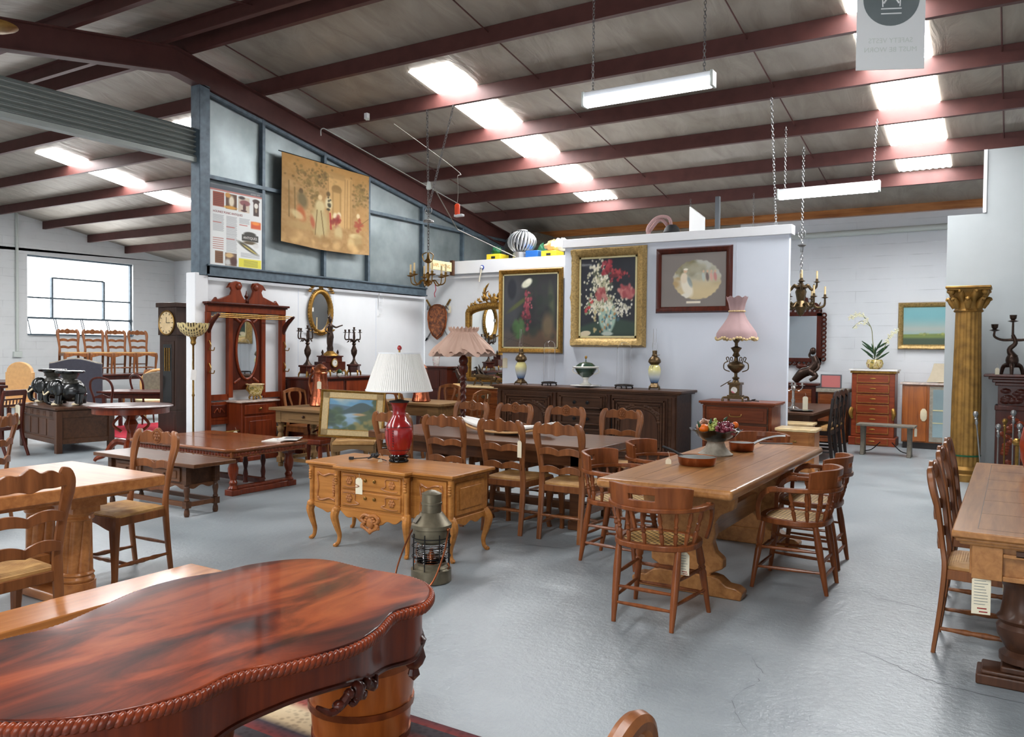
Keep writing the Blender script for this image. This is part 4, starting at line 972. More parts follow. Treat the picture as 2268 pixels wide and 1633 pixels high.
def vase_lamp():
    t=thing('vase_lamp','red lacquer vase table lamp with white pleated shade on honey oak sideboard','lamp',(-4.2,5.06,.64))
    MB().lathe([(.075,0),(.08,.008),(.078,.018),(.07,.022),(.072,.03),(.08,.036),(.08,.048),(.07,.052),(.066,.062)],(0,0,0),28).obj('stand','black',t)
    MB().lathe([(.066,.062),(.085,.09),(.104,.15),(.112,.21),(.112,.255),(.1,.3),(.078,.335),(.058,.365),(.05,.395),(.054,.43),(.068,.465),(.076,.478)],(0,0,0),36).obj('vase','redv',t)
    MB().lathe([(.076,.478),(.08,.482),(.08,.49),(.02,.5),(.012,.505)],(0,0,0),28).obj('rim_cap','blackm',t)
    d=MB(); 
    for z,r in ((.285,.1065),(.1,.0905)): d.lathe([(r-.002,-.0015),(r+.001,-.0015),(r+.001,.0015),(r-.002,.0015)],(0,0,z),36)
    for a0,a1 in ((-2.6,-1.75),): 
        for z in (.13,.26): d.tube([(.113*math.cos(a0+(a1-a0)*k/8),.113*math.sin(a0+(a1-a0)*k/8),z) for k in range(9)],.0018,5)
        for a in (a0,a1): d.tube([(.1*math.cos(a),.1*math.sin(a),.13),(.114*math.cos(a),.114*math.sin(a),.2),(.112*math.cos(a),.112*math.sin(a),.26)],.0018,5)
    for k in range(7): z=.26-k*.02; d.tube([(.1135*math.cos(-1.35),.1135*math.sin(-1.35),z),(.1135*math.cos(-1.25),.1135*math.sin(-1.25),z-.006)],.003,5)
    d.obj('ink_decoration','blackm',t)
    MB().tube([(0,0,.5),(0,0,.93)],.008,8).obj('pole','brass',t)
    N=150; sh=MB().shell([(.265,.575),(.245,.64),(.222,.71),(.196,.78),(.165,.875)],(0,0,0),N,.003,lambda r,z,a,i:(r+(.0018 if int(a/(2*PI)*N+.5)%2 else -.0018),z)).obj('lamp_shade','pleat',t,smooth=70)
    for r,z in ((.266,.577),(.166,.874)): MB().lathe([(r-.005,-.006),(r+.003,-.006),(r+.003,.006),(r-.005,.006)],(0,0,z),48).obj('shade_trim','white',sh)
    MB().tube([(0,0,.87),(0,0,.9)],.006,8).sph((0,0,.915),(.019,.019,.022),12,8).obj('finial','redv',t)
vase_lamp()
o=MB().tube(cr([(0,0,.008),(-.06,.03,.01),(-.12,-.02,.03),(-.16,.04,.05),(-.2,.02,.012),(-.14,-.05,.02),(-.1,.03,.045),(-.17,.06,.02),(-.25,-.01,.01),(-.3,-.06,.008)],6),.004,6).bx((-.31,-.07,.012),(.035,.03,.02),.5).sph((-.15,.03,.035),(.045,.015,.02),8,6).obj('power_cord','blackm'); o.location=(-4.28,5.0,.641); tag(o,'coiled black lamp cord lying on the honey oak sideboard','cord')
price_tag('t',(-4.245,4.645,.56),.05,'cream price tag hanging from the top drawer of the honey oak sideboard',.066,.125)
price_tag('t',(-4.3,4.95,.665),1.2,'small cream tag at the foot of red vase lamp',.04,.022)
def ship_lantern():
    t=thing('ship_lantern','old verdigris brass ship lantern standing on floor before honey oak sideboard','lantern',(-3.30,4.32,0)); m='lantern'
    MB().lathe([(.125,0),(.135,.005),(.135,.085),(.12,.095),(.12,.1),(.10,.115),(.1,.13)],(0,0,0),32).obj('base',m,t)
    g=[]; 
    for k in range(9): z=.13+k*.0145; g+=[(.088+.012*(1-abs(k-4)/4),z),(.096+.012*(1-abs(k-4)/4),z+.006)]
    MB().lathe(g+[(.09,.262)],(0,0,0),32).obj('lens','glass',t)
    MB().lathe([(.025,.13),(.025,.16),(.012,.18),(.012,.2)],(0,0,0),14).obj('burner','copperd',t)
    MB().lathe([(.092,.26),(.1,.27),(.118,.28),(.125,.30),(.125,.355),(.135,.36),(.135,.385),(.128,.39),(.075,.46),(.066,.465)],(0,0,0),36).obj('hood',m,t)
    MB().lathe([(.066,.46),(.066,.515),(.07,.517),(.07,.53),(.066,.532),(.066,.585),(.068,.587),(.06,.592),(.03,.606),(.006,.612)],(0,0,0),32).obj('chimney',m,t)
    c=MB()
    for k in range(8): a=k*PI/4+.3; c.tube([(.128*math.cos(a),.128*math.sin(a),.09),(.128*math.cos(a),.128*math.sin(a),.33)],.0035,5)
    for z in (.17,.24,.3): c.tube([(.129*math.cos(a*PI/16),.129*math.sin(a*PI/16),z) for a in range(32)],.003,5,closed=True)
    c.obj('guard_cage','iron',t)
    b=MB(); b.tube(cr([(-.14,-.0,.36),(-.2,-.03,.22),(-.22,-.1,.05),(-.12,-.2,.012),(.03,-.21,.012),(.12,-.16,.03),(.15,-.07,.2),(.14,0,.36)],6),.006,7)
    for s in (-1,1): b.sph((s*.138,0,.36),.014,8,6); b.tube([(s*.138,0,.1),(s*.15,0,.12),(s*.138,0,.14)],.006,6)
    b.obj('carrying_handle','copperd',t)
    MB().bx((-.052,-.094,.425),(.05,.004,.055),-.45,-.72).obj('maker_plate','slate',t)
ship_lantern()
def dark_sideboard():
    t=thing('carved_buffet','long carved dark oak buffet against the white partition with lamps and domes','sideboard',(-5.1,10.32,0),.0); m='oak_dark'
    MB().box(-1.46,1.46,-.32,.3,.985,1.02).box(-1.43,1.43,-.30,.3,.965,.985).obj('top',m,t,bev=.008,seg=3)
    MB().box(-1.38,1.38,-.26,.29,.1,.965).obj('carcass',m,t,bev=.004)
    MB().box(-1.42,1.42,-.28,.29,.0,.1).obj('plinth',m,t,bev=.008)
    for s in (-1,1):
        x=s*.86
        d=MB().box(x-.40,x+.40,-.275,-.26,.14,.92).obj('door','oak_darkv',t,bev=.004)
        fr=MB()
        for k,(w,dep) in enumerate(((.37,.03),(.33,.02),(.30,.012))):
            for a,b,c,e in ((-w,w,.92-.03-.04*k-.025,.92-.03-.04*k),(-w,w,.17+.04*k,.17+.04*k+.025)): fr.box(x+a,x+b,-.275-dep,-.27,c,e)
            for q in (-1,1): fr.box(x+q*w-(.025 if q>0 else 0),x+q*w+(0 if q>0 else .025),-.275-dep,-.27,.17+.04*k,.89-.04*k)
        fr.obj('raised_moulding',m,d,bev=.004)
        # arched panel with carved spandrels
        arch=[(x-.27,.26),(x+.27,.26),(x+.27,.5)]+[(x+.27*math.cos(a*PI/12),.52+.25*math.sin(a*PI/12)**.8) for a in range(1,12)]+[(x-.27,.5)]
        MB().prism(arch,'xz',-.285,-.27).obj('arched_panel','oak_darkv',d,bev=.006)
        cm=MB()
        for q in (-1,1):
            for k in range(10):
                a=PI/2-q*(.25+k*.12); cm.sph((x+.29*math.cos(a)+q*rnd.uniform(0,.015),-.283,.52+.29*math.sin(a)+rnd.uniform(0,.03)),(.028,.012,.022),8,5)
            for k in range(5): cm.sph((x+q*(.2+.02*k),-.283,.76-.012*k),(.03,.012,.022),8,5)
        cm.tube([(x+.29*math.cos(a*PI/16),-.283,.52+.27*max(0,math.sin(a*PI/16))**.8) for a in range(17)],.01,6)
        cm.obj('carving','oak_dark',d)
        MB().tube([(x-s*.39,-.285,.3),(x-s*.39,-.285,.75)],.008,6).obj('hinge','iron',d)
    for z0,z1 in ((.72,.92),(.5,.69),(.3,.47),(.14,.27)):
        d=MB().box(-.36,.36,-.275,-.26,z0,z1).box(-.33,.33,-.3,-.27,z1-.035,z1-.01).box(-.33,.33,-.3,-.27,z0+.01,z0+.035).box(-.33,-.3,-.3,-.27,z0+.01,z1-.01).box(.3,.33,-.3,-.27,z0+.01,z1-.01).obj('drawer',m,t,bev=.004)
        h=MB()
        for s in (-1,1): h.lathe([(.02,0),(.022,.004),(.008,.01)],(s*.1,0,0),10); h.tube(cr([(s*.1-.03,-.285,(z0+z1)/2),(s*.1,-.3,(z0+z1)/2-.025),(s*.1+.03,-.285,(z0+z1)/2)],4),.004,5)
        h.v=[p if p[1]<-.2 else (p[0],-.28-p[2],(z0+z1)/2+p[1]) for p in h.v]
        h.obj('drawer_handle','iron',d)
    for x in (-1.34,-.42,.42,1.34): MB().lathe([(.04,.12),(.03,.16),(.04,.3),(.03,.5),(.04,.75),(.03,.9),(.04,.94)],(x,-.26,0),10).obj('pilaster','oak_darkv',t)
dark_sideboard()
def oil_lamp(label,x,y,z,s=1):
    t=thing('oil_lamp',label,'oil lamp',(x,y,z),0,'painted oil lamps on the carved buffet')
    b=MB().lathe([(.075,.02),(.08,.035),(.06,.06),(.045,.085),(.05,.095)],(0,0,0),20,lambda r,z,a,i:(r*(1+.08*math.sin(a*6)),z))
    for k in range(4): a=k*PI/2+.5; b.tube(cr([(.06*math.cos(a),.06*math.sin(a),.05),(.085*math.cos(a),.085*math.sin(a),.03),(.095*math.cos(a),.095*math.sin(a),.0)],3),[.012,.009,.007],6)
    b.obj('base','bronzeb',t)
    body=MB().lathe([(.048,.09),(.06,.12),(.075,.17),(.085,.23),(.085,.27),(.07,.315),(.05,.335)],(0,0,0),32)
    body=body.obj('body','glazep',t)
    def pc(co):
        q=(co.z-.09)/.245; a=np.array
        c=a((72,110,158))*(1-min(1,q/.35))+a((206,212,212))*min(1,q/.35) if q<.35 else a((206,212,212))*(1-min(1,(q-.35)/.4))+a((224,214,142))*min(1,(q-.35)/.4)
        if math.sin(co.x*140+co.z*60)*math.sin(co.y*130-co.z*170)*math.sin(co.z*120+1)>.45: c=a((60,50,58))
        return tuple(c)
    bm=body.modifiers; vcol(body,pc)
    MB().lathe([(.05,.33),(.06,.34),(.085,.37),(.08,.4),(.06,.43),(.035,.45),(.04,.46),(.03,.475),(.032,.52),(.028,.525)],(0,0,0),22,lambda r,z,a,i:(r*(1+(.06*math.sin(a*12) if i==2 else 0)),z)).tube([(.03,0,.46),(.07,0,.465)],.004,6).obj('burner','bronzeb',t)
    MB().shell([(.026,.52),(.034,.56),(.034,.6),(.026,.645),(.023,.7),(.023,.82)],(0,0,0),18,.003).obj('chimney_glass','glass',t)
    return t
l=oil_lamp('blue and yellow painted oil lamp at left of the buffet before the lily painting',-6.2,10.25,1.02)
dup(l,'blue and yellow painted oil lamp at right of the buffet beside the flower painting',(-4.13,10.3,1.02),.6)
def dome(label,x,y,r,h,lid):
    t=thing('display_stand',label[0],'stand',(x,y,1.02)); s=MB().lathe([(r+.02,.03),(r+.03,.035),(r+.03,.05),(r+.015,.055)],(0,0,0),28)
    for k in range(4): a=k*PI/2+.7; s.tube(cr([(r*math.cos(a),r*math.sin(a),.035),((r+.025)*math.cos(a),(r+.025)*math.sin(a),.015),((r+.01)*math.cos(a),(r+.01)*math.sin(a),.004)],3),.009,6)
    s.obj('stand_top','ebony',t)
    MB().lathe([(r-.01,.054),(r-.01,.058),(.001,.058)],(0,0,0),24).obj('inset','oak_chair',t)
    g=thing('glass_dome',label[1],'glass dome',(x,y,1.078))
    MB().shell([(r,0),(r,h-r)]+[(r*math.cos(a*PI/16),h-r+r*math.sin(a*PI/16)) for a in range(1,8)]+[(.004,h)],(0,0,0),28,.003).obj('dome','glass',g)
dome(('small black footed stand under the left glass dome','tall clear glass dome left of green tureen'),-5.75,10.3,.085,.6,0)
dome(('small black footed stand under the right glass dome','tall clear glass dome right of green tureen'),-4.56,10.27,.1,.58,0)
t=thing('tureen','green and white porcelain tureen with scroll handles on buffet centre','tureen',(-5.12,10.22,1.048)); t.scale=(1.3,1.3,1.3)
MB().lathe([(.06,0),(.07,.01),(.03,.03),(.025,.06),(.04,.085)],(0,0,0),24).obj('foot','ceram',t)
MB().lathe([(.04,.085),(.085,.12),(.115,.17),(.118,.185)],(0,0,0),28).obj('bowl','ceramg',t)
MB().lathe([(.112,.18),(.14,.19),(.15,.198),(.13,.205),(.11,.203)],(0,0,0),28).obj('rim','ceram',t)
MB().lathe([(.11,.2),(.10,.215),(.07,.24),(.02,.25),(.01,.252)],(0,0,0),28).tube([(0,0,.25),(0,0,.28)],.008,8).obj('lid','ceramg',t)
MB().sph((0,0,.3),(.014,.014,.018),10,8).obj('finial','gilt',t)
for s in (-1,1): MB().tube(cr([(s*.12,0,.19),(s*.155,0,.17),(s*.15,0,.14),(s*.1,0,.12)],5),.007,6).obj('handle','ceram',t)
o=MB().lathe([(.06,0),(.12,.004),(.22,.024),(.218,.028),(.12,.012),(.001,.008)],(0,0,0),32).obj('saucer_plate','ceram'); o.location=(-5.12,10.22,1.022); tag(o,'white plate with gilt rim under the green tureen','plate')
def drawers_chest():
    t=thing('chest_of_drawers','reddish cherry chest of drawers under the mauve shaded lamp','chest of drawers',(-2.95,10.3,0),.02); t.scale=(.86,1,1); m='cherry'
    MB().box(-.54,.56,-.30,.26,.89,.92).box(-.52,.54,-.28,.26,.875,.89).obj('top',m,t,bev=.008,seg=3)
    MB().box(-.49,.5,-.25,.25,.06,.875).obj('carcass',m,t,bev=.006)
    MB().box(-.51,.52,-.27,.25,0,.09).obj('plinth',m,t,bev=.008)
    for x in (-.47,.48): MB().lathe([(.03,.1),(.024,.14),(.024,.8),(.03,.86)],(x,-.24,0),12).obj('corner_column',m,t)
    for z0,z1 in ((.66,.85),(.4,.63),(.13,.37)):
        MB().box(-.445,.455,-.2535,-.25,z0-.012,z1+.012).obj('drawer_gap','oak_dark',t); d=MB().box(-.43,.44,-.272,-.253,z0,z1).box(-.39,.40,-.280,-.272,z0+.035,z1-.035).obj('drawer',m,t,bev=.006)
        MB().tube(cr([(-.08,-.27,(z0+z1)/2+.02),(-.07,-.3,(z0+z1)/2-.015),(.07,-.3,(z0+z1)/2-.015),(.08,-.27,(z0+z1)/2+.02)],5),.006,6).obj('drawer_handle','brass',d)
drawers_chest()
def mauve_lamp():
    t=thing('figural_lamp','ornate brass table lamp with mauve waisted shade on cherry chest','lamp',(-3.0,10.2,.92))
    b=MB().box(-.11,.11,-.11,.11,.03,.05)
    for k in range(4): a=PI/4+k*PI/2; b.tube(cr([(.1*math.cos(a),.1*math.sin(a),.05),(.17*math.cos(a),.17*math.sin(a),.045),(.18*math.cos(a),.18*math.sin(a),.0)],4),[.014,.012,.016],6)
    b.obj('base','bronzeb',t)
    MB().bx((0,0,.13),(.13,.13,.16)).bx((0,0,.06),(.17,.17,.03)).bx((0,0,.22),(.16,.16,.03)).lathe([(.05,.23),(.03,.27),(.05,.29),(.02,.31),(.02,.35),(.05,.37),(.1,.42),(.11,.45),(.07,.49),(.03,.5),(.02,.55),(.05,.57),(.03,.61),(.05,.64),(.07,.67),(.02,.69),(.02,.73),(.05,.77),(.02,.76),(.012,.8),(.012,1.2)],(0,0,0),20).obj('column','bronzeb',t,bev=.004)
    MB().lathe([(.04,0),(.04,.004)],(0,0,0),16).xf(Matrix.Translation((0,-.064,.14))@Matrix.Rotation(PI/2,4,'X')).obj('porcelain_plaque','whiteflor',t)
    for s in (-1,1):
        h=MB(); h.tube(cr([(s*.08,0,.37),(s*.15,0,.4),(s*.15,0,.47),(s*.1,0,.5)],5),.007,6)
        for k in (0,1): h.tube(cr([(s*(.04+.04*k),0,.48),(s*(.05+.05*k),0,.55),(s*(.075+.05*k),0,.54),(s*(.06+.05*k),0,.5)],5),.006,6)
        h.obj('scroll_handle','bronzeb',t)
    MB().tube([(-.05,-.04,.26),(-.17,-.08,.18)],.006,6).obj('lever','bronzeb',t)
    ns=8
    def fn(r,z,a,i):
        k=1-.06*abs(math.sin(a*ns/2))**.5*0-.05*(1-abs(math.cos(a*ns/2)))
        return (r*k*1.03, z+(.03*abs(math.sin(a*ns/2)) if i==8 else (-.012*math.cos(a*ns) if i==0 else 0)))
    sh=MB().shell([(.25,.79),(.245,.85),(.215,.90),(.165,.97),(.12,1.04),(.095,1.1),(.09,1.15),(.105,1.23),(.13,1.29)],(0,0,0),64,.003,fn).obj('lamp_shade','pinkm',t,smooth=60)
    fr=MB(); 
    for k in range(40): a=2*PI*k/40; fr.sph((.248*math.cos(a),.248*math.sin(a),.785-.012*math.cos(a*8)),(.022,.022,.018),6,4)
    for k in range(24): a=2*PI*k/24; fr.sph((.094*math.cos(a),.094*math.sin(a),1.13),(.014,.014,.012),6,4)
    fr.obj('braid_trim','fringe',sh)
mauve_lamp()
o=MB().tube(cr([(0,0,.006),(.08,.03,.01),(.14,-.02,.03),(.1,-.05,.02),(.18,.0,.008)],5),.006,6).obj('power_cord','blackm'); o.location=(-2.88,10.18,.921); tag(o,'black cord beside mauve lamp on the cherry chest','cord')
def commode():
    t=thing('burr_commode','burr walnut commode with cream marble top under gilt mirror','commode',(-7.55,11.2,0))
    MB().box(-.55,.58,-.3,.28,.9,.935).obj('marble_top','marb',t,bev=.01)
    MB().box(-.52,.55,-.27,.27,.08,.9).obj('carcass','burl',t,bev=.01)
    for x in (-.49,.52):
        for y in (-.24,.22): MB().box(x-.03,x+.03,y-.03,y+.03,0,.1).obj('foot','burl',t,bev=.006)
    for z0,z1 in ((.66,.87),(.4,.63),(.13,.37)):
        d=MB().box(-.48,.51,-.285,-.27,z0,z1).obj('drawer','burl',t,bev=.006)
        for x in (-.24,.27): MB().sph((x,-.29,(z0+z1)/2),(.07,.01,.035),12,6).tube(cr([(x-.04,-.295,(z0+z1)/2),(x,-.31,(z0+z1)/2-.025),(x+.04,-.295,(z0+z1)/2)],4),.005,6).obj('drawer_handle','bronzeb',d)
commode()
price_tag('t',(-7.2,10.89,.82),0,'white tag on the burr commode drawer handle',.06,.08)
def panther():
    t=thing('panther_statue','brown bronze striding panther statue on the marble commode','statue',(-7.35,11.05,.935))
    b=MB()
    b.tube(cr([(-.2,0,.155),(-.12,0,.15),(-.02,0,.135),(.08,0,.135),(.16,0,.12),(.2,0,.1)],5),[.03,.05,.046,.042,.05,.03],10)
    b.sph((-.235,0,.165),(.04,.032,.032),10,8); b.sph((-.268,0,.152),(.02,.018,.016),8,6)
    for s in (-1,1): b.sph((-.225,s*.02,.195),(.01,.008,.012),6,5)
    for x0,x1,y in ((-.15,-.215,-.025),(-.14,-.09,.025),(.15,.11,-.025),(.17,.24,.025)):
        b.tube(cr([(x0,y,.12),((x0+x1)/2-.01,y,.07),(x1+.01,y,.03),(x1-.012,y,.008)],4),[.03,.02,.014,.013],8)
    b.tube(cr([(.2,0,.1),(.27,0,.09),(.34,0,.12),(.4,0,.16)],5),[.014,.01,.008,.006],7)
    b.obj('body','bronzeb',t,sub=1)
panther()
def rooster():
    t=thing('bird_statue','dark bronze bird statue left of panther on marble commode','statue',(-7.93,11.1,.935))
    MB().box(-.08,.08,-.05,.05,0,.02).obj('plinth','marb',t)
    b=MB().tube(cr([(.04,0,.06),(.02,0,.13),(-.02,0,.19),(-.05,0,.26)],4),[.03,.055,.04,.02],9).sph((-.065,0,.275),(.028,.018,.02),8,6)
    b.tube(cr([(.05,0,.08),(.07,0,.16),(.02,0,.24),(-.02,0,.33)],4),[.03,.025,.018,.004],7); b.tube([(-.085,0,.275),(-.13,0,.26)],[.01,.002],6)
    b.tube(cr([(-.05,0,.2),(-.1,0,.22),(-.13,0,.2)],3),[.015,.012,.004],6)
    for y in (-.02,.02): b.tube([(.01,y,.09),(0,y,.02)],.01,6)
    b.obj('body','bronze',t)
rooster()
t=thing('narrow_cabinet','tall narrow mahogany cabinet in the corner behind pleated lamp','cabinet',(-8.48,11.28,0))
MB().box(-.36,.3,-.17,.2,.1,1.2).obj('carcass','mahogd',t,bev=.004); MB().box(-.38,.32,-.19,.2,1.2,1.23).obj('top','mahogd',t,bev=.006); MB().box(-.34,.28,-.16,.2,0,.1).obj('plinth','mahogd',t)
for z in (.15,.5,.85): MB().box(-.32,.14,-.18,-.17,z,z+.31).obj('drawer','mahogd',t,bev=.004)
MB().box(.16,.3,-.18,-.165,.12,1.19).obj('corner_pilaster','mahogd',t,bev=.006)
t=thing('spill_vase','small white vase with pink flowers on the narrow cabinet','vase',(-8.52,11.25,1.23)); MB().shell([(.045,0),(.05,.01),(.06,.08),(.07,.17)],(0,0,0),20,.004).obj('vase','whiteflor',t)
# ---------------------------------------------------------------- pictures
def picture(label,w,h,fw,depth,mat,loc,rz,fn,nx=110,ny=110,ornate=0,liner=None,cat='painting',name='framed_painting',cm='paint',glass=False):
    t=thing(name,label,cat,loc,rz)
    f=frame(t,w,h,fw,depth,mat,ornate=ornate)
    c=canvas('picture',w,h,nx,ny,fn,cm,t,y=-depth*.3); c.location=(0,0,fw)
    if liner:
        mb=MB(); l=liner; y0,y1=-depth*.38,-depth*.3
        mb.box(-w/2,w/2,y0,y1,fw,fw+l).box(-w/2,w/2,y0,y1,fw+h-l,fw+h).box(-w/2,-w/2+l,y0,y1,fw,fw+h).box(w/2-l,w/2,y0,y1,fw,fw+h); mb.obj('liner','cream',t)
    return t
def lily(U,V):
    a=Art(U,V,(42,42,44),3).noise(8,5)
    a.band(-.1,.25,(92,70,52),.1,.9); a.line(-.1,.18,.6,.02,.004,(50,40,34)); a.line(-.1,.02,.3,.2,.004,(50,40,34))
    a.ell(.1,.5,.25,.6,(78,82,88),.5,0,.6); a.ell(.17,.8,.08,.14,(34,38,46),.2)
    a.ell(.3,.6,.22,.03,(88,96,50),.4,.5,.8); a.ell(.88,.6,.05,.22,(84,96,64),.5,.1,.7); a.spray(40,.6,.45,.2,.25,.05,[(36,48,40),(44,52,46),(30,36,36)],.6)
    a.ell(.82,.3,.1,.16,(120,100,72),.4,0,.8); a.line(.44,.85,.46,.3,.008,(58,74,54)); a.ell(.44,.87,.1,.05,(214,214,190),.2,.4); a.ell(.47,.9,.05,.03,(232,230,210),.3,.4)
    a.spray(44,.46,.55,.035,.1,.02,[(150,62,76),(120,44,58),(176,92,100)],.9); a.spray(26,.4,.38,.05,.06,.02,[(92,32,44),(120,48,56),(40,40,42)],.9); a.spray(14,.3,.25,.05,.06,.05,[(70,104,60),(60,84,52)],.9)
    return a.C
picture('gilt framed painting of a white lily and pink flowers on dark ground',1.0,1.16,.075,.05,'gilt',(-6.42,10.88,1.48),0,lily,liner=.02)
def bouquet(U,V):
    a=Art(U,V,(24,28,38),5).noise(6,6)
    a.below(lambda u:.13+.1*np.sin(u*2.6),(40,62,50),.05); a.band(-.1,.05,(30,48,40),.05)
    a.ell(.5,.27,.15,.2,(150,176,160),.1); a.ell(.5,.12,.09,.07,(140,164,152),.15); a.spray(40,.5,.25,.07,.1,.018,[(70,110,120),(196,196,180),(170,120,70),(60,90,100)],.9); a.ell(.5,.05,.1,.025,(170,180,170),.2)
    a.spray(60,.4,.62,.1,.15,.03,[(70,78,60),(92,96,74),(60,66,56)],.7); a.spray(230,.38,.62,.1,.15,.015,[(214,208,182),(190,184,154),(232,228,210),(160,158,124)],.95)
    a.spray(120,.45,.42,.18,.045,.016,[(222,218,198),(196,190,164),(150,152,120)],.95); a.spray(60,.76,.36,.07,.045,.015,[(224,220,204),(196,190,168)],.95); a.spray(56,.28,.38,.08,.06,.014,[(220,216,194),(186,182,148)],.95)
    a.spray(44,.5,.86,.045,.045,.02,[(146,40,52),(112,26,38),(164,66,74)],.95); a.spray(50,.66,.78,.07,.04,.018,[(140,38,46),(164,62,66),(96,26,34)],.95)
    a.spray(34,.8,.54,.075,.04,.036,[(172,92,92),(150,66,70),(192,126,118)],.95); a.spray(26,.36,.53,.06,.035,.028,[(164,84,82),(140,60,60),(180,120,112)],.95)
    a.spray(14,.32,.83,.04,.08,.018,[(220,214,190)],.9); a.spray(10,.16,.36,.04,.05,.02,[(90,120,70),(190,60,60)],.9); a.spray(9,.28,.2,.01,.08,.016,[(190,170,120)],.9)
    a.ell(.11,.05,.1,.035,(206,192,162),.08,.1)
    return a.C
picture('ornate gilt framed still life of flowers in a blue white vase',.9,1.16,.135,.09,'gilt2',(-4.98,10.63,1.585),0,bouquet,130,150,ornate=.022,liner=.025)
def ovalprint(U,V):
    a=Art(U,V,(122,114,108),8).noise(3,4); c=Art(U,V,(188,172,136),9).noise(10,7)
    c.band(.52,1,(176,180,176),.2,.8); c.spray(30,.35,.75,.12,.08,.07,[(130,120,84),(150,138,96),(110,108,80)],.7); c.spray(24,.6,.68,.15,.06,.06,[(150,146,124),(170,164,140)],.6); c.band(.1,.35,(206,186,142),.15,.8)
    c.spray(8,.25,.45,.06,.08,.06,[(170,140,90),(196,184,160)],.8)
    c.ell(.41,.36,.08,.18,(228,220,200),.2,.3); c.ell(.36,.54,.055,.1,(222,206,180),.2); c.ell(.38,.67,.03,.04,(206,172,140),.15); c.ell(.385,.7,.035,.02,(226,220,204),.2); c.ell(.38,.2,.07,.05,(226,220,204),.25,.3); c.ell(.45,.46,.03,.1,(120,136,140),.3,.3,.7)
    for x,k in ((.66,(176,186,178)),(.72,(110,96,92)),(.78,(206,160,146)),(.84,(190,130,124))): c.ell(x,.55,.024,.08,k,.3,.1); c.ell(x,.65,.015,.025,(200,168,140),.2)
    d=np.sqrt(((U-.56)/.37)**2+((V-.5)/.37)**2)+.03*np.sin(U*60)*np.sin(V*47); m=np.clip((1.03-d)/.06,0,1)
    a.C=a.C*(1-m[...,None])+c.C*m[...,None]; a.band(.06,.1,(226,216,196),.012,1,.4,.62)
    return a.C
picture('dark wood framed oval print of a seated lady with grey mount',.9,.72,.085,.05,'mahogd',(-3.73,10.645,2.06),0,ovalprint,150,120,cat='print',name='framed_print')
def fields(U,V):
    a=Art(U,V,(120,170,172),2).noise(6,4); a.band(.25,.6,(180,176,164),.3,.8); a.band(.6,1.1,(110,172,178),.4,.8); a.below(lambda u:.27+.03*u,(106,124,48),.02); a.below(lambda u:.17+.0*u,(44,66,34),.06); a.spray(12,.6,.27,.2,.012,.03,[(150,156,70),(84,100,40)],.6); return a.C
picture('gilt framed landscape of green fields beside the gilt column',.86,.62,.085,.06,'gilt2',(-1.2,15.18,1.6),0,fields,60,50,ornate=.012)
def river(U,V):
    a=Art(U,V,(112,160,184),4).noise(8,5); a.band(.72,1.1,(96,150,186),.15); a.spray(14,.3,.86,.25,.04,.09,[(190,196,180),(170,186,190)],.45)
    a.below(lambda u:.70+.02*np.sin(u*9),(84,112,130),.02); a.below(lambda u:.52+.26*np.exp(-((u-.66)/.26)**2),(66,88,90),.02); a.below(lambda u:.46+.22*np.exp(-((u-.95)/.3)**2),(84,98,66),.03)
    a.below(lambda u:.66-.5*u,(70,92,66),.04); a.ell(.42,.36,.2,.11,(140,172,196),.3,-.3); a.ell(.5,.48,.14,.05,(160,186,204),.3,.1); a.ell(.28,.22,.2,.06,(120,152,180),.4,.3); a.ell(.62,.5,.1,.03,(190,156,112),.4)
    a.spray(40,.12,.4,.1,.12,.06,[(62,84,58),(78,100,70),(54,74,60)],.8); a.spray(40,.7,.2,.2,.07,.05,[(92,104,60),(150,136,76),(70,88,56)],.8); a.below(lambda u:.06+.14*np.maximum(0,u-.4),(150,140,90),.05,.8); a.spray(26,.9,.72,.05,.13,.05,[(72,90,58),(90,100,60),(58,76,52)],.85)
    return a.C
t=picture('river valley landscape painting leaning on a rush stool behind long table',.69,.5,.03,.03,'gilt',(-6.55,7.02,.49),.0,river,110,90,cat='painting')
t.rotation_euler=(-.17,.05,.66)
mb=MB(); 
mb.box(-.345,.345,-.012,-.0105,.03,.1).box(-.345,.345,-.012,-.0105,.46,.53).box(-.345,-.27,-.012,-.0105,.03,.53).box(.27,.345,-.012,-.0105,.03,.53)
mb.obj('linen_mount','fringe',t)
MB().box(-.275,.275,-.016,-.012,.092,.1).box(-.275,.275,-.016,-.012,.46,.468).box(-.278,-.27,-.016,-.012,.092,.468).box(.27,.278,-.016,-.012,.092,.468).obj('gilt_slip','gilt',t)
# rush stool that carries it
t=thing('rush_stool','low rush seated stool carrying the leaning river landscape','stool',(-6.58,7.12,0),.66)
MB().box(-.24,.24,-.2,.2,.42,.46).obj('seat','rush',t,bev=.015,seg=3)
for x in (-.21,.21):
    for y in (-.17,.17): MB().lathe([(.02,0),(.026,.1),(.02,.12),(.028,.3),(.024,.42)],(x,y,0),10).obj('leg','pine',t)
MB().slat(-.23,.23,lambda x:.42,lambda x:.36+.02*math.cos(x*13),lambda x:-.19,.02).obj('shaped_apron','pine',t)
MB().box(-.2,.2,.162,.178,.14,.165).obj('stretcher','pine',t)
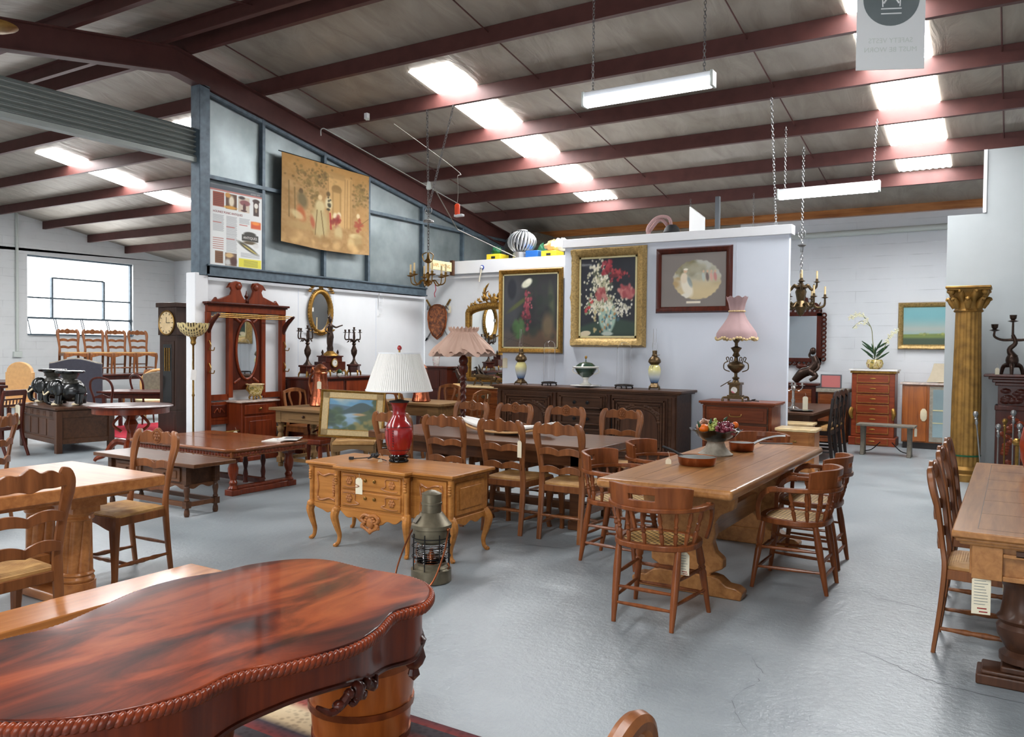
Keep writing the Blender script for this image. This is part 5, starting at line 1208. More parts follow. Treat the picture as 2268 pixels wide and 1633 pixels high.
# poster
def poster():
    w,h=.86,1.07
    def fn(U,V):
        a=Art(U,V,(226,228,226)); a.band(.955,1.1,(74,84,92),.004); a.band(.935,.955,(186,116,110),.004)
        def pic(u0,v0,u1,v1,c): a.band(v0,v1,c,.006,1,u0,u1)
        pic(.05,.74,.26,.92,(150,62,30)); 
        for i in range(7): a.band(.755+i*.022,.765+i*.022,(92,34,18),.008,.8,.06,.25)
        pic(.29,.73,.5,.92,(92,60,36)); a.ell(.4,.83,.05,.07,(226,214,190),.3); a.ell(.38,.75,.12,.02,(210,150,50),.3); a.ell(.33,.9,.05,.03,(200,140,60),.3)
        pic(.53,.72,.75,.91,(206,190,170)); a.ell(.66,.84,.1,.035,(134,74,74),.15); a.ell(.65,.78,.03,.05,(84,40,34),.2); a.ell(.64,.74,.06,.012,(70,34,30),.2); a.ell(.6,.9,.06,.02,(60,40,40),.3)
        a.band(.7,.9,(58,36,28),.012,1,.83,.94); a.ell(.885,.83,.04,.035,(224,220,210),.1); a.ell(.885,.89,.07,.025,(58,36,28),.2); a.ell(.885,.77,.02,.03,(150,130,110),.2)
        for i in range(22):
            for (u0,u1,v) in ((.05,.26,.635-i*.0105),(.3,.51,.635-i*.0105),(.55,.76,.635-i*.0105)):
                if u0==.55 and i>6: continue
                if u0==.05 and i>19: continue
                a.band(v,v+.006,(160,162,164),.004,.8,u0,u1-.02*((i*7)%5)/4)
        for i in range(22): a.band(.19+i*.0105,.196+i*.0105,(160,162,164),.004,.8,.3,.51-.02*((i*3)%5)/4)
        for i in range(6): a.band(.215+i*.026,.224+i*.026,(168,96,84),.006,.85,.05,.25)
        for u0,v in ((.05,.54),(.3,.5),(.3,.35),(.55,.55)): a.band(v,v+.009,(178,76,66),.006,.9,u0,u0+.16)
        a.band(.53,.62,(206,84,34),.02,1,.78,.98); a.ell(.88,.6,.08,.02,(236,140,50),.4)
        a.band(.36,.44,(52,50,42),.01,1,.6,.93); a.ell(.76,.45,.12,.03,(52,50,42),.2); a.ell(.76,.34,.13,.02,(90,76,50),.3); a.ell(.72,.27,.2,.03,(60,56,44),.3,-.35); a.ell(.76,.255,.16,.012,(186,170,96),.3,-.35); a.ell(.88,.31,.06,.03,(214,214,210),.3)
        for i in range(5): a.band(.15+i*.012,.156+i*.012,(150,152,156),.004,.8,.58,.96)
        a.band(.02,.13,(226,216,70),.006,1,.54,.99)
        for i in range(6): a.band(.035+i*.014,.041+i*.014,(120,116,60),.004,.8,.64,.92)
        pic(.09,.04,.24,.19,(120,80,50)); 
        for i in range(5): a.band(.06+i*.024,.066+i*.024,(80,50,32),.006,.8,.1,.23)
        pic(.28,.02,.5,.18,(110,86,70)); a.ell(.36,.15,.08,.03,(206,172,120),.3); a.ell(.33,.06,.06,.04,(200,200,196),.4); a.ell(.44,.08,.06,.05,(78,46,40),.3)
        return a.C
    t=thing('newspaper_poster','framed newspaper page about antiques on the blue steel wall','poster',(-9.05,7.445,2.61),PI/2)
    MB().box(-w/2-.012,w/2+.012,-.008,0,-.012,h+.012).obj('backing','greybox',t)
    c=canvas('printed_page',w,h,230,280,fn,'print',t,y=-.0095); 
    R=FACE_NY
    text('HOUNEZ PUNIC ANTIQUES',.042,'redv',t,(-w/2+.045,-.0105,h*.675),R,'headline',.0005,'LEFT',sx=.92)
    text('ANTIQUE GUIDE',.022,'paper',t,(w/2-.03,-.0105,h*.972),R,'masthead',.0004,'RIGHT')
    text('ANTIQUES',.05,'paper',t,(w*.265,-.0105,h*.40),R,'sign_lettering',.0004,'CENTER')
    return t
poster()
def tapestry():
    w,h=1.84,1.27
    def fn(U,V):
        a=Art(U,V,(162,128,84),11).noise(8,9).noise(6,24).noise(6,48); bl=[(118,98,58),(102,84,52),(138,114,68)]; pk=[(206,168,116),(198,160,108)]
        a.band(.82,1.1,(176,130,70),.3,.7)
        a.spray(120,.3,.78,.1,.09,.013,bl,.6); a.spray(50,.45,.85,.06,.05,.012,bl,.6); a.spray(120,.89,.72,.06,.09,.013,bl,.65); a.spray(50,.35,.6,.03,.08,.014,bl,.5)
        a.band(.3,.9,(200,160,104),.03,.55,.5,.78); a.band(.86,.93,(158,124,76),.02,.7,.52,.7); a.ell(.6,.74,.06,.05,(134,104,62),.15); a.band(.42,.74,(140,110,66),.02,.9,.545,.655); a.band(.42,.7,(186,148,94),.02,.8,.56,.64)
        for x in (.7,.73,.77,.5): a.line(x,.3,x,.88,.006,(140,110,68),.7)
        a.band(.3,.6,(170,130,80),.03,.6,.84,.98)
        for x,y in ((.07,.7),(.13,.64)): a.line(x,y,x+.005,.3,.008,(112,92,58),.75)
        a.ell(.2,.62,.022,.03,(92,72,46),.3); a.ell(.215,.52,.055,.09,(104,92,64),.35,.2,.9); a.ell(.2,.36,.045,.09,(166,92,56),.35,.2,.9); a.ell(.16,.34,.07,.04,(196,178,134),.3,-.5,.8); a.ell(.2,.23,.13,.05,(170,142,96),.4,.1,.7)
        a.ell(.41,.6,.022,.03,(204,176,130),.25); a.ell(.41,.5,.05,.07,(190,172,128),.3); a.ell(.41,.3,.09,.17,(176,160,116),.3,.1,.9); a.line(.38,.45,.36,.16,.006,(120,100,66)); a.line(.42,.45,.46,.14,.006,(120,100,66)); a.ell(.33,.3,.025,.07,(160,80,56),.4,.2,.8)
        a.ell(.5,.66,.022,.028,(96,78,50),.3); a.ell(.505,.55,.04,.07,(196,182,144),.3); a.spray(8,.515,.52,.015,.05,.016,[(66,60,44)],.9); a.line(.52,.44,.53,.26,.011,(152,48,46),.85)
        a.ell(.585,.42,.03,.04,(206,190,156),.3); a.ell(.63,.44,.025,.035,(206,190,156),.3); a.spray(12,.6,.36,.028,.03,.022,[(140,56,46),(120,46,42)],.75); a.ell(.62,.22,.05,.1,(180,160,116),.3,0,.9); a.ell(.6,.12,.05,.03,(150,122,80),.4)
        a.ell(.86,.47,.02,.03,(206,186,146),.3); a.spray(10,.865,.37,.022,.035,.02,[(140,58,48),(150,70,54)],.75); a.ell(.83,.22,.07,.03,(196,176,130),.3,0,.9); a.ell(.86,.14,.05,.1,(160,136,92),.35,0,.8); a.ell(.78,.13,.04,.07,(186,160,112),.4)
        a.spray(30,.4,.08,.3,.03,.04,[(158,124,80),(140,108,66),(200,164,112)],.6); a.line(.88,.36,1,.46,.004,(120,94,60))
        return a.C
    t=thing('wall_tapestry','faded tan tapestry of courtly figures hung on blue steel wall','tapestry',(-9.0,9.1,3.05),PI/2)
    c=canvas('woven_scene',w,h,190,130,fn,'tapes',t,y=-.02)
    for v in c.data.vertices: v.co.y+=-.012*math.sin(v.co.x*9+v.co.z*2)*(1-v.co.z/h)-.0; v.co.z+=.035*(1-v.co.z/h)*math.cos((v.co.x/w)*PI)*-1-.02*(v.co.x/w)
    so=c.modifiers.new('Solidify','SOLIDIFY'); so.thickness=.006; so.offset=1
    MB().tube([(-w/2-.05,-.015,h+.02),(w/2+.02,-.015,h-.005)],.008,8).obj('hanging_rod','iron',t)
tapestry()
# ---------------------------------------------------------------- mirrors and wall pieces
def leaf(mb,p,d,s,wid=.35):
    p=Vector(p); d=Vector(d).normalized(); 
    mb.tube(cr([p,p+d*s*.5+Vector((0,-.012,0)),p+d*s],3),[.2*wid*s,wid*s*.6,.02*s],6)
def overmantel():
    t=thing('overmantel_mirror','tall arched gilt overmantel mirror with leafy crest behind pleated lamp','mirror',(-7.42,11.42,.98)); W=.53;H=1.17
    def arch(w,top,n=14): return [(-w,0),(w,0),(w,top-.12)]+[(w*math.cos(a*PI/n),top-.12+.12*math.sin(a*PI/n)) for a in range(1,n)]+[(-w,top-.12)]
    MB().prism([(x,z+.0) for x,z in arch(W+.02,H+.12)],'xz',.0,.02).obj('backing','gilt',t)
    MB().prism([(x,z+.07) for x,z in arch(W-.05,H-.02)],'xz',-.012,-.002).obj('glass','mirror',t)
    fr=MB(); path=[(-W,-.02,.04),(W,-.02,.04),(W,-.02,H)]+[(W*math.cos(a*PI/14),-.02,H+.12*math.sin(a*PI/14)) for a in range(1,14)]+[(-W,-.02,H)]
    fr.tube(path,.05,sec=RECT,closed=True,up=(0,1,0))
    for i in range(len(path)):
        a,b=Vector(path[i]),Vector(path[(i+1)%len(path)]); n=max(1,int((b-a).length/.03))
        for k in range(n): fr.sph(a.lerp(b,k/n)+Vector((0,-.045,0)),(.013,.014,.013),6,4)
    fr.obj('frame','gilt',t,smooth=50)
    c=MB(); 
    c.lathe([(.03,0),(.07,.05),(.085,.1),(.06,.12),(.02,.14),(.03,.16),(.002,.19)],(0,-.04,H+.13),14,sy=.5)
    for s in (-1,1):
        for k in range(16):
            u=k/15; p=(s*(.06+.44*u),-.03,H+.2-.16*u**1.4+.02); leaf(c,p,(s*(.4+.5*math.sin(k*2.1)),-.15,.5+.5*math.cos(k*1.7)),.13-.05*u,.32)
        for k in range(5): a=.4+k*.35; leaf(c,(s*(.1+.09*math.sin(a)),-.03,H+.18+.05*k),(s*math.cos(a*1.3),-.1,.9),.14,.25)
        c.tube(cr([(s*.08,-.03,H+.14),(s*.17,-.03,H+.2),(s*.17,-.03,H+.32),(s*.12,-.03,H+.36)],5),[.016,.012,.006],6)
    c.obj('leafy_crest','gilt',t,smooth=60)
overmantel()
def oval_mirror():
    t=thing('oval_wall_mirror','small oval gilt mirror with carved crest above the figure clock','mirror',(-9.09,9.045,2.08),PI/2); a,b=.21,.29
    E=lambda k,n,s=1.,y=0: (a*s*math.cos(2*PI*k/n),y,b*s*math.sin(2*PI*k/n))
    v=[E(k,40,1,-.015) for k in range(40)]; MB().add(v+[(0,-.015,0)],[(k,(k+1)%40,40) for k in range(40)]).obj('glass','mirror',t)
    f=MB().tube([E(k,48,1.08,-.025) for k in range(48)],.034,8,closed=True)
    for k in range(48): p=E(k,48,1.2,-.03); f.sph(p,(.018,.016,.018),6,4)
    for s in (-1,1):
        for k in range(9): leaf(f,(s*(.02+.022*k),-.03,b+.13-.015*k*k*.12),(s*(.3+.1*k),-.1,.8-.1*k),.09,.35)
        for k in range(5): leaf(f,(s*(.05+.04*k),-.03,-b-.04+.012*k),(s,-.1,.2-.2*(k%2)),.09,.3)
    f.sph((0,-.03,b+.12),(.05,.03,.07),10,8).sph((0,-.03,b+.2),(.03,.02,.05),8,6).obj('frame','gilt',t,smooth=60)
    MB().bx((-.17,-.03,.03),(.03,.004,.06)).obj('paper_label','paper',t)
oval_mirror()
t=thing('wall_shield','embossed copper heraldic shield with crossed swords on alcove wall','shield',(-8.72,11.585,1.70))
out=[(0,0),(.1,.07),(.175,.2),(.205,.35),(.2,.47),(.15,.56),(.06,.605),(0,.61)]; out=out+[(-x,z) for x,z in out[::-1][1:-1]]
MB().prism(out,'xz',-.05,-.03).prism([(x*.9,z*.9+.03) for x,z in out],'xz',-.062,-.05).obj('shield','shield',t,bev=.01,seg=3)
MB().tube([(x,-.052,z) for x,z in out],.012,6,closed=True).obj('rim','copperd',t)
for s in (-1,1):
    sw=MB().tube([(-s*.24,-.02,.02),(s*.16,-.02,.56)],.011,6).obj('sword','steel',t)
    MB().tube([(s*.16,-.02,.56),(s*.25,-.02,.685)],.017,8).sph((s*.255,-.02,.69),.02,8,6).obj('hilt','brass',sw)
    MB().tube(cr([(s*.1,-.03,.6),(s*.18,-.04,.56),(s*.24,-.03,.52),(s*.2,-.05,.6)],4),.008,6).obj('guard','steel',sw)
    MB().tube([(-s*.24,-.02,.02),(-s*.28,-.02,-.03)],[.02,.01],6).obj('tip','iron',sw)
price_tag('t',(-8.47,11.56,2.28),0,'small manila tag hanging from the right sword of the copper shield',.06,.12)
price_tag('t',(-6.90,10.915,1.40),0,'large manila tag hanging on white panel below the lily painting',.09,.16)
t=thing('wall_hook','white scrolled metal hook hanging below the blue beam','hook',(-9.08,10.4,2.1),PI/2)
MB().tube([(0,0,.36),(0,0,.1)],.008,6).tube(cr([(0,0,.2),(.06,-.03,.2),(.08,-.03,.28)],5),.006,6).tube(cr([(0,0,.12),(.06,-.03,.1),(.05,-.03,.02),(-.01,-.02,.0)],5),.006,6).obj('hook','trimw',t)
def ornate_mirror():
    t=thing('fretwork_mirror','dark carved fretwork mirror on rear wall behind bronze chandelier','mirror',(-3.27,15.17,1.28)); W,H=.33,.95
    MB().box(-W+.07,W-.07,-.02,-.01,.14,H-.02).obj('glass','mirror',t)
    f=MB(); path=[(-W,-.03,.1),(W,-.03,.1),(W,-.03,H),(-W,-.03,H)]
    f.box(-W,W,-.05,0,.08,.15).box(-W,W,-.05,0,H-.05,H+.02).box(-W,-W+.08,-.05,0,.08,H).box(W-.08,W,-.05,0,.08,H)
    for i in range(4):
        a,b=Vector(path[i]),Vector(path[(i+1)%4]); n=int((b-a).length/.075)
        for k in range(n):
            p=a.lerp(b,(k+.5)/n); o=((0,-1),(1,0),(0,1),(-1,0))[i]; c=p+Vector((o[0]*.04,0,o[1]*.04))
            f.tube([c+Vector((.035*math.cos(q*PI/5),0,.035*math.sin(q*PI/5))) for q in range(10)],.015,5,closed=True)
    for s in (-1,1): f.tube(cr([(s*.3,-.03,H+.05),(s*.22,-.03,H+.16),(s*.1,-.03,H+.14),(s*.04,-.03,H+.26)],5),[.04,.03,.03,.05],7)
    f.sph((0,-.03,H+.22),(.07,.03,.12),10,8).sph((0,-.03,.0),(.1,.03,.05),8,6).obj('frame','mahogd',t,smooth=60)
ornate_mirror()
def reflected():   # gilt picture propped below, seen beside the fretwork mirror
    pass
# ---------------------------------------------------------------- floor standing lamps, chandeliers
def barley_lamp():
    t=thing('barley_twist_lamp','barley twist floor lamp with pink frilled pleated shade','floor lamp',(-5.38,7.62,0))
    MB().lathe([(.16,0),(.17,.02),(.15,.04),(.08,.06),(.05,.1),(.06,.14),(.03,.17)],(0,0,0),28).obj('base','mahogd',t)
    v=[];f=[];N=120;K=14
    for i in range(N+1):
        z=.17+1.02*i/N
        for k in range(K):
            a=2*PI*k/K; r=.029+.011*math.cos(2*(a-z*42)); v.append((r*math.cos(a),r*math.sin(a),z))
    for i in range(N):
        for k in range(K): k2=(k+1)%K; f.append((i*K+k,i*K+k2,(i+1)*K+k2,(i+1)*K+k))
    MB().add(v,f).obj('twisted_column','mahogd',t,smooth=60)
    MB().lathe([(.03,1.18),(.045,1.2),(.03,1.22),(.03,1.26),(.05,1.29),(.055,1.34),(.04,1.37),(.055,1.4),(.05,1.44),(.03,1.46),(.012,1.48),(.012,1.78)],(0,0,0),18).obj('turned_neck','mahogd',t)
    n=14
    def fn(r,z,a,i):
        w=math.sin(a*n/2*1.0); lo=max(0,(3-i))/3
        return (r*(1+.1*w*lo+.012*math.sin(a*40)),z+.045*lo*math.cos(a*n/2+.6)+(.014*math.sin(a*22) if i>=6 else 0))
    sh=MB().shell([(.36,1.50),(.33,1.55),(.25,1.63),(.17,1.705),(.155,1.725),(.15,1.74),(.165,1.765),(.175,1.785)],(0,0,0),168,.004,fn).obj('lamp_shade','pleatp',t,smooth=70)
    return t
barley_lamp()
def chain(mb,p0,p1,L=.045,r=.004):
    p0,p1=Vector(p0),Vector(p1); d=(p1-p0); n=max(2,int(d.length/(L*.72))); q=Vector((0,0,1)).rotation_difference(d)
    for i in range(n):
        c=p0+d*((i+.5)/n); a=(i%2)*PI/2; pts=[]
        for k in range(8):
            t=2*PI*k/8; x,z=L*.28*math.cos(t),L*.5*math.sin(t); pts.append(c+q@Vector((x*math.cos(a),x*math.sin(a),z)))
        mb.tube(pts,r,4,closed=True)
    return mb
def cable(mb,p0,p1): return mb.tube([p0,p1],.006,6)
def brass_chandelier():
    x,y=-5.62,7.26; t=thing('brass_chandelier','small six arm brass chandelier with candle tubes hanging from roof chains','chandelier',(x,y,2.26))
    MB().lathe([(.004,-.02),(.03,.0),(.045,.02),(.03,.04),(.012,.06),(.02,.09),(.03,.12),(.012,.14),(.012,.24),(.05,.26),(.02,.29),(.01,.36)],(0,0,0),18).obj('stem','brass',t)
    for k in range(6):
        a=k*PI/3+.35; c,s=math.cos(a),math.sin(a); P=lambda r,z:(c*r,s*r,z)
        ar=MB().tube(cr([P(.03,.03),P(.08,.05),P(.13,.0),P(.19,.02),P(.205,.09)],6),[.009,.008,.008,.007,.006],6).lathe([(.012,.09),(.04,.1),(.042,.106),(.012,.11),(.016,.135),(.012,.14)],(c*.205,s*.205,0),12).obj('arm','brass',t)
        MB().tube([P(.205,.14),P(.205,.23)],.010,8).obj('candle_tube','candle',ar)
    for k in range(3): a=k*2*PI/3; MB().tube(cr([(.05*math.cos(a),.05*math.sin(a),.26),(.07*math.cos(a),.07*math.sin(a),.33),(.02*math.cos(a),.02*math.sin(a),.36)],4),.006,6).obj('scroll','brass',t)
    ch=chain(MB(),(0,0,.36),(0,0,.7)); ch.lathe([(.06,.7),(.055,.72),(.012,.735)],(0,0,0),16); chain(ch,(0,0,.73),(-.03,0,1.95)); chain(ch,(0,0,.86),(.26,.1,1.98)); ch.tube([(.045*math.cos(k*PI/6),0,.83+.045*math.sin(k*PI/6)) for k in range(12)],.004,5,closed=True); ch.obj('hanging_chain','steel',t)
    MB().lathe([(.02,1.06),(.03,1.08),(.022,1.12),(.015,1.15)],(0,0,0),12).obj('plug','plast',t)
    MB().tube(cr([(.1,.0,.0),(.11,0,-.06),(.09,0,-.1),(.1,0,-.14)],4),.004,5).obj('pink_ribbon','redrug',t)
brass_chandelier()
o=MB().tube([(-5.6,7.3,3.38),(-6.4,8.9,3.14),(-7.05,11.45,3.06)],.007,6).obj('wall_cable','cablem'); tag(o,'pale cable running from chandelier plug down to the alcove fascia','cable')
def bronze_chandelier():
    x,y=-2.62,12.0; t=thing('bronze_chandelier','large two tier dark bronze chandelier with cream candles at partition end','chandelier',(x,y,2.1)); m='bronzeb'
    MB().lathe([(.004,-.05),(.04,-.02),(.06,.03),(.1,.08),(.08,.13),(.05,.17),(.06,.22),(.075,.3),(.06,.34),(.1,.36),(.05,.39),(.02,.42),(.035,.46),(.012,.5),(.012,.56)],(0,0,0),20,lambda r,z,a,i:(r*(1+.06*math.sin(a*8)),z)).obj('stem',m,t)
    for n,R,z0,zz in ((6,.31,.1,.2),(4,.2,.36,.42)):
        for k in range(n):
            a=k*2*PI/n+.25; c,s=math.cos(a),math.sin(a); P=lambda r,z:(c*r,s*r,z)
            ar=MB().tube(cr([P(.05,z0),P(R*.45,z0+.03),P(R*.7,z0-.03),P(R,z0+.0),P(R+.01,zz)],6),[.024,.02,.02,.016,.012],7)
            for q in (.35,.6,.8): leaf(ar,P(R*q,z0),(c*.3,s*.3,.8 if q!=.6 else -.8),.06,.3)
            ar.lathe([(.012,zz),(.05,zz+.015),(.02,zz+.025),(.016,zz+.06)],(c*(R+.01),s*(R+.01),0),10); ar=ar.obj('arm',m,t,smooth=60)
            MB().tube([P(R+.01,zz+.06),P(R+.01,zz+.17)],.013,8).obj('candle_tube','candle',ar)
    ch=chain(MB(),(0,0,.56),(0,0,.86),.06,.006); ch.lathe([(.02,.86),(.025,.93),(.06,.96),(.055,.965)],(0,0,0),16); chain(ch,(0,0,.96),(0,0,2.35),.05,.005); ch.tube([(.05*math.cos(k*PI/6),0,1.12+.06*math.sin(k*PI/6)) for k in range(12)],.005,5,closed=True); ch.obj('hanging_chain','steel',t)
bronze_chandelier()
def fluoro(label,x,y,z,L,c0,c1):
    t=thing('fluorescent_batten',label,'light fitting',(x,y,z),0,'hanging fluorescent battens')
    MB().box(-L/2,L/2,-.045,.045,.03,.08).obj('housing','white',t,bev=.006)
    MB().tube([(-L/2+.03,0,0),(L/2-.03,0,0)],.02,12).obj('tube','tube',t)
    d=MB().tube([(-L/2+.02,0,-.005),(L/2-.02,0,-.005)],.05,16,sec=[(math.cos(2*PI*k/16)*1.25,math.sin(2*PI*k/16)*1.0) for k in range(16)]).obj('diffuser','tubec',t)
    for s in (-1,1): MB().box(s*L/2-.012,s*L/2+.012,-.055,.055,-.05,.085).obj('end_cap','plast',t,bev=.004)
    for p0,p1 in (c0,c1): chain(MB(),p0,p1,.04,.003).obj('hanging_chain','steel',t)
    return t
fluoro('nearer fluorescent batten hanging on two long chains, upper right',-2.86,6.84,3.86,1.22,((-.53,0,.08),(-.53,0,1.42)),((.53,0,.08),(.53,0,1.42)))
fluoro('smaller farther fluorescent batten hanging above partition end, right',-2.1,11.0,3.6,1.22,((-.53,0,.08),(-.53,0,.9)),((.53,.0,.08),(.53,.3,.92)))
fluoro('added unseen batten lighting the hall behind the stub wall',.6,13.4,3.5,1.22,((-.53,0,.08),(-.53,0,.6)),((.53,0,.08),(.53,0,.6)))  # extra lamp out of sight, added to brighten the rear hall
fluoro('added unseen batten lighting the store behind the white partition',-4.2,13.3,3.3,1.22,((-.53,0,.08),(-.53,0,.8)),((.53,0,.08),(.53,0,.8)))  # second hidden lamp, added to lift the rear wall
o=chain(MB(),(-2.66,10.7,3.18),(-2.62,10.2,4.66),.05,.004).obj('loose_chain','steel'); tag(o,'long loose chain dropping from purlin to the partition top','chain')
t=thing('hanging_socket','orange and white hanging power socket below the roof near blue wall','socket',(-6.19,8.6,3.27))
MB().lathe([(.03,.0),(.035,.03),(.035,.13),(.02,.15)],(0,0,0),14).obj('socket_body','orange',t); MB().bx((.03,0,-.005),(.13,.06,.03)).obj('plug','trimw',t,bev=.006); MB().tube(cr([(0,0,.15),(.01,0,.3),(0,0,.5),(-.1,.1,.62),(-.9,-.2,1.25)],5),.004,6).obj('cable','cablem',t)
t=thing('security_sensor','small white sensor on a purlin beside the cable','sensor',(-8.1,9.03,roofz(9.03)-.2)); MB().bx((0,-.04,.04),(.06,.06,.09)).obj('housing','trimw',t,bev=.006); MB().bx((.03,-.06,-.01),(.05,.03,.03),.4).obj('bracket','plast',t)
# hanging safety sign seen from behind
t=thing('hanging_sign','pale hanging safety vest sign seen from behind at top right','sign',(-.70,5.50,3.30),math.radians(31.8)-.12)
MB().box(-.2,.2,-.003,.003,0,.62).obj('panel','board',t)
MB().lathe([(.165,0),(.165,.002)],(0,0,0),40).xf(Matrix.Translation((0,-.0035,.43))@Matrix.Rotation(PI/2,4,'X')).obj('symbol_disc','sheet',t)
g=MB(); 
for s in (-1,1): g.tube([(s*.045,-.007,.54),(-s*.045,-.007,.40)],.006,6); g.tube(cr([(s*.02,-.007,.55),(s*.05,-.007,.47),(s*.05,-.007,.38)],4),.004,6)
g.box(-.06,.06,-.008,-.005,.365,.372).box(-.06,.06,-.008,-.005,.335,.342); g.obj('vest_symbol','board',t)
for tx,z in (('SAFETY VESTS',.175),('MUST BE WORN',.12)): text(tx,.042,'plast',t,(0,-.0042,z),FACE_NY,'lettering',.0004,mirror=True)
MB().tube([(-.17,0,.62),(-.17,0,1.75)],.002,5).tube([(.17,0,.62),(.17,0,1.75)],.002,5).obj('hanging_wire','steel',t)
# brass tray disc high on left
t=thing('brass_pendant_dish','edge of a hanging brass dish at the top left corner','light fitting',(-5.43,2.62,3.50)); MB().lathe([(.002,0),(.08,.006),(.13,.03),(.135,.035),(.08,.012),(.002,.008)],(0,0,0),28).obj('dish','brass',t); MB().tube([(0,0,.01),(0,0,1.25)],.005,6).obj('stem','brass',t)
# cream finger sign
t=thing('finger_sign','cream finger sign with brown letters fixed at alcove fascia end','sign',(-8.33,11.44,2.86),PI/2)
MB().prism([(-.62,0),(-.02,0),(-.02,.16),(-.62,.16)],'xz',-.008,.008).obj('board','cream',t,bev=.012)
text('NAPL YPONG.',.085,'oak_mid',t,(-.32,-.0095,.08),FACE_NY,'lettering',.0004,sx=1.0)
MB().box(-.03,.03,-.03,.03,-.06,.2).obj('bracket','oak_dark',t)
t=thing('mirror_cord_hook','white plastic cord hook with blue clip on the fascia above gilt mirror','hook',(-7.74,11.49,2.92)); MB().sph((0,-.02,0),(.03,.02,.025),8,6).obj('knob','trimw',t); MB().lathe([(.04,0),(.04,.01)],(0,0,0),14).xf(Matrix.Rotation(PI/2,4,'X')).obj('clip','string_blue',t); MB().tube([(0,-.02,-.02),(-.05,-.02,-.24)],.012,6).obj('cord','string',t)
# ---------------------------------------------------------------- along the blue wall
def hall_stand():
    t=thing('hall_stand','tall mahogany hall stand with oval mirror and marble topped cupboard','hall stand',(-9.08,7.60,0),PI/2); m='mahog'
    # local: x along wall (+x = world +y), -y towards the room
    W=.64
    for s in (-1,1): MB().box(s*W-.035,s*W+.035,-.09,-.01,0,2.0).obj('upright',m,t,bev=.004)
    for s in (-1,1): MB().box(s*.28-.035,s*.28+.035,-.08,-.01,.85,2.0).obj('inner_upright',m,t,bev=.004)
    p=MB().box(-.25,.25,-.055,-.02,.95,1.97).obj('centre_panel','mahogd',t)
    v=[(.165*math.cos(2*PI*k/40),-.066,1.5+.39*math.sin(2*PI*k/40)) for k in range(40)]
    MB().add(v+[(0,-.066,1.5)],[(k,(k+1)%40,40) for k in range(40)]).obj('mirror_glass','mirror',p)
    MB().tube([(.18*math.cos(2*PI*k/48),-.062,1.5+.405*math.sin(2*PI*k/48)) for k in range(48)],.018,8,closed=True).obj('mirror_rim',m,p)
    for sx in (-1,1):
        for z in (1.05,1.93):
            c=MB()
            for k in range(5): c.sph((sx*(.2-.02*k),-.06,z+(.012*k if z<1.5 else -.012*k)),(.022,.01,.02),6,4)
            c.obj('corner_carving',m,p)
    MB().box(-W-.03,W+.03,-.1,0,2.0,2.1).obj('frieze',m,t,bev=.004)
    MB().box(-W-.07,W+.07,-.14,0,2.1,2.13).box(-W-.05,W+.05,-.12,0,2.08,2.1).obj('cornice','mahogd',t,bev=.008)
    cr_=MB()
    for s in (-1,1):
        o=[(.62,2.13),(.55,2.2),(.52,2.17),(.42,2.2),(.3,2.24),(.27,2.3),(.3,2.345),(.36,2.33),(.3,2.40),(.2,2.43),(.12,2.42),(.09,2.37),(.12,2.31),(.09,2.24),(.06,2.2),(.03,2.18),(.03,2.13)]
        cr_.prism([(s*x*.93,z) for x,z in o],'xz',-.07,-.03); cr_.sph((s*.15,-.075,2.36),(.045,.02,.045),10,6)
    cr_.obj('swan_neck_pediment',m,t,bev=.006)
    MB().lathe([(.01,2.13),(.03,2.17),(.012,2.2),(.03,2.23),(.012,2.26),(.004,2.31)],(0,-.05,0),12).obj('finial','mahogd',t)
    r=MB()
    for k,(y,z) in enumerate(((-.13,1.93),(-.19,1.95),(-.25,1.97))): r.tube([(-W,y,z),(W,y,z)],.008,6)
    r.obj('hat_rail','brass',t)
    for s in (-1,1):
        MB().tube(cr([(s*W,-.06,1.72),(s*W,-.13,1.84),(s*W,-.22,1.92),(s*W,-.3,1.97)],5),[.03,.035,.03,.015],8).obj('hat_bracket','mahogd',t)
        for z in (1.2,1.5):
            MB().tube(cr([(s*W-s*.0,-.09,z+.12),(s*W,-.13,z+.05),(s*W,-.1,z),(s*W-.0,-.18,z-.01),(s*W,-.2,z+.03)],4),.007,6).obj('coat_hook','brass',t)
        for z0,z1,mm in ((.82,.9,m),(.55,.8,m),(.5,.56,m)): MB().box(min(s*.3,s*.62),max(s*.3,s*.62),-.06,-.03,z0,z1).obj('rail',mm,t,bev=.003)
        q=MB().box(min(s*.34,s*.58),max(s*.34,s*.58),-.07,-.06,.6,.76).obj('carved_panel','mahogd',t,bev=.004)
        MB().tube(cr([(s*.38,-.075,.66),(s*.44,-.075,.71),(s*.46,-.075,.66),(s*.5,-.075,.71),(s*.55,-.075,.66)],5),.009,6).obj('carving',m,q)
        MB().tube([(s*.28,-.28,.42),(s*.63,-.28,.42),(s*.63,-.05,.42)],.012,8).obj('umbrella_rail','brass',t)
        MB().box(s*.46-.16,s*.46+.16,-.3,-.02,.02,.06).obj('drip_tray','iron',t)
    MB().box(-.34,.34,-.35,-.0,.79,.815).obj('marble_shelf','marbg',t,bev=.006)
    k=MB().box(-.3,.3,-.32,0,.05,.79).obj('cupboard',m,t,bev=.004)
    d=MB().box(-.26,.26,-.335,-.32,.63,.76).obj('drawer',m,k,bev=.004); d2=MB().box(-.26,.26,-.335,-.32,.1,.6).box(-.19,.19,-.342,-.335,.16,.54).obj('door',m,k,bev=.005)
    MB().sph((0,-.345,.7),(.025,.012,.018),8,6).sph((-.22,-.345,.36),(.02,.015,.02),8,6).obj('knob','brass',k)
    MB().box(-.32,.32,-.34,0,0,.06).obj('plinth',m,k,bev=.006)
hall_stand()
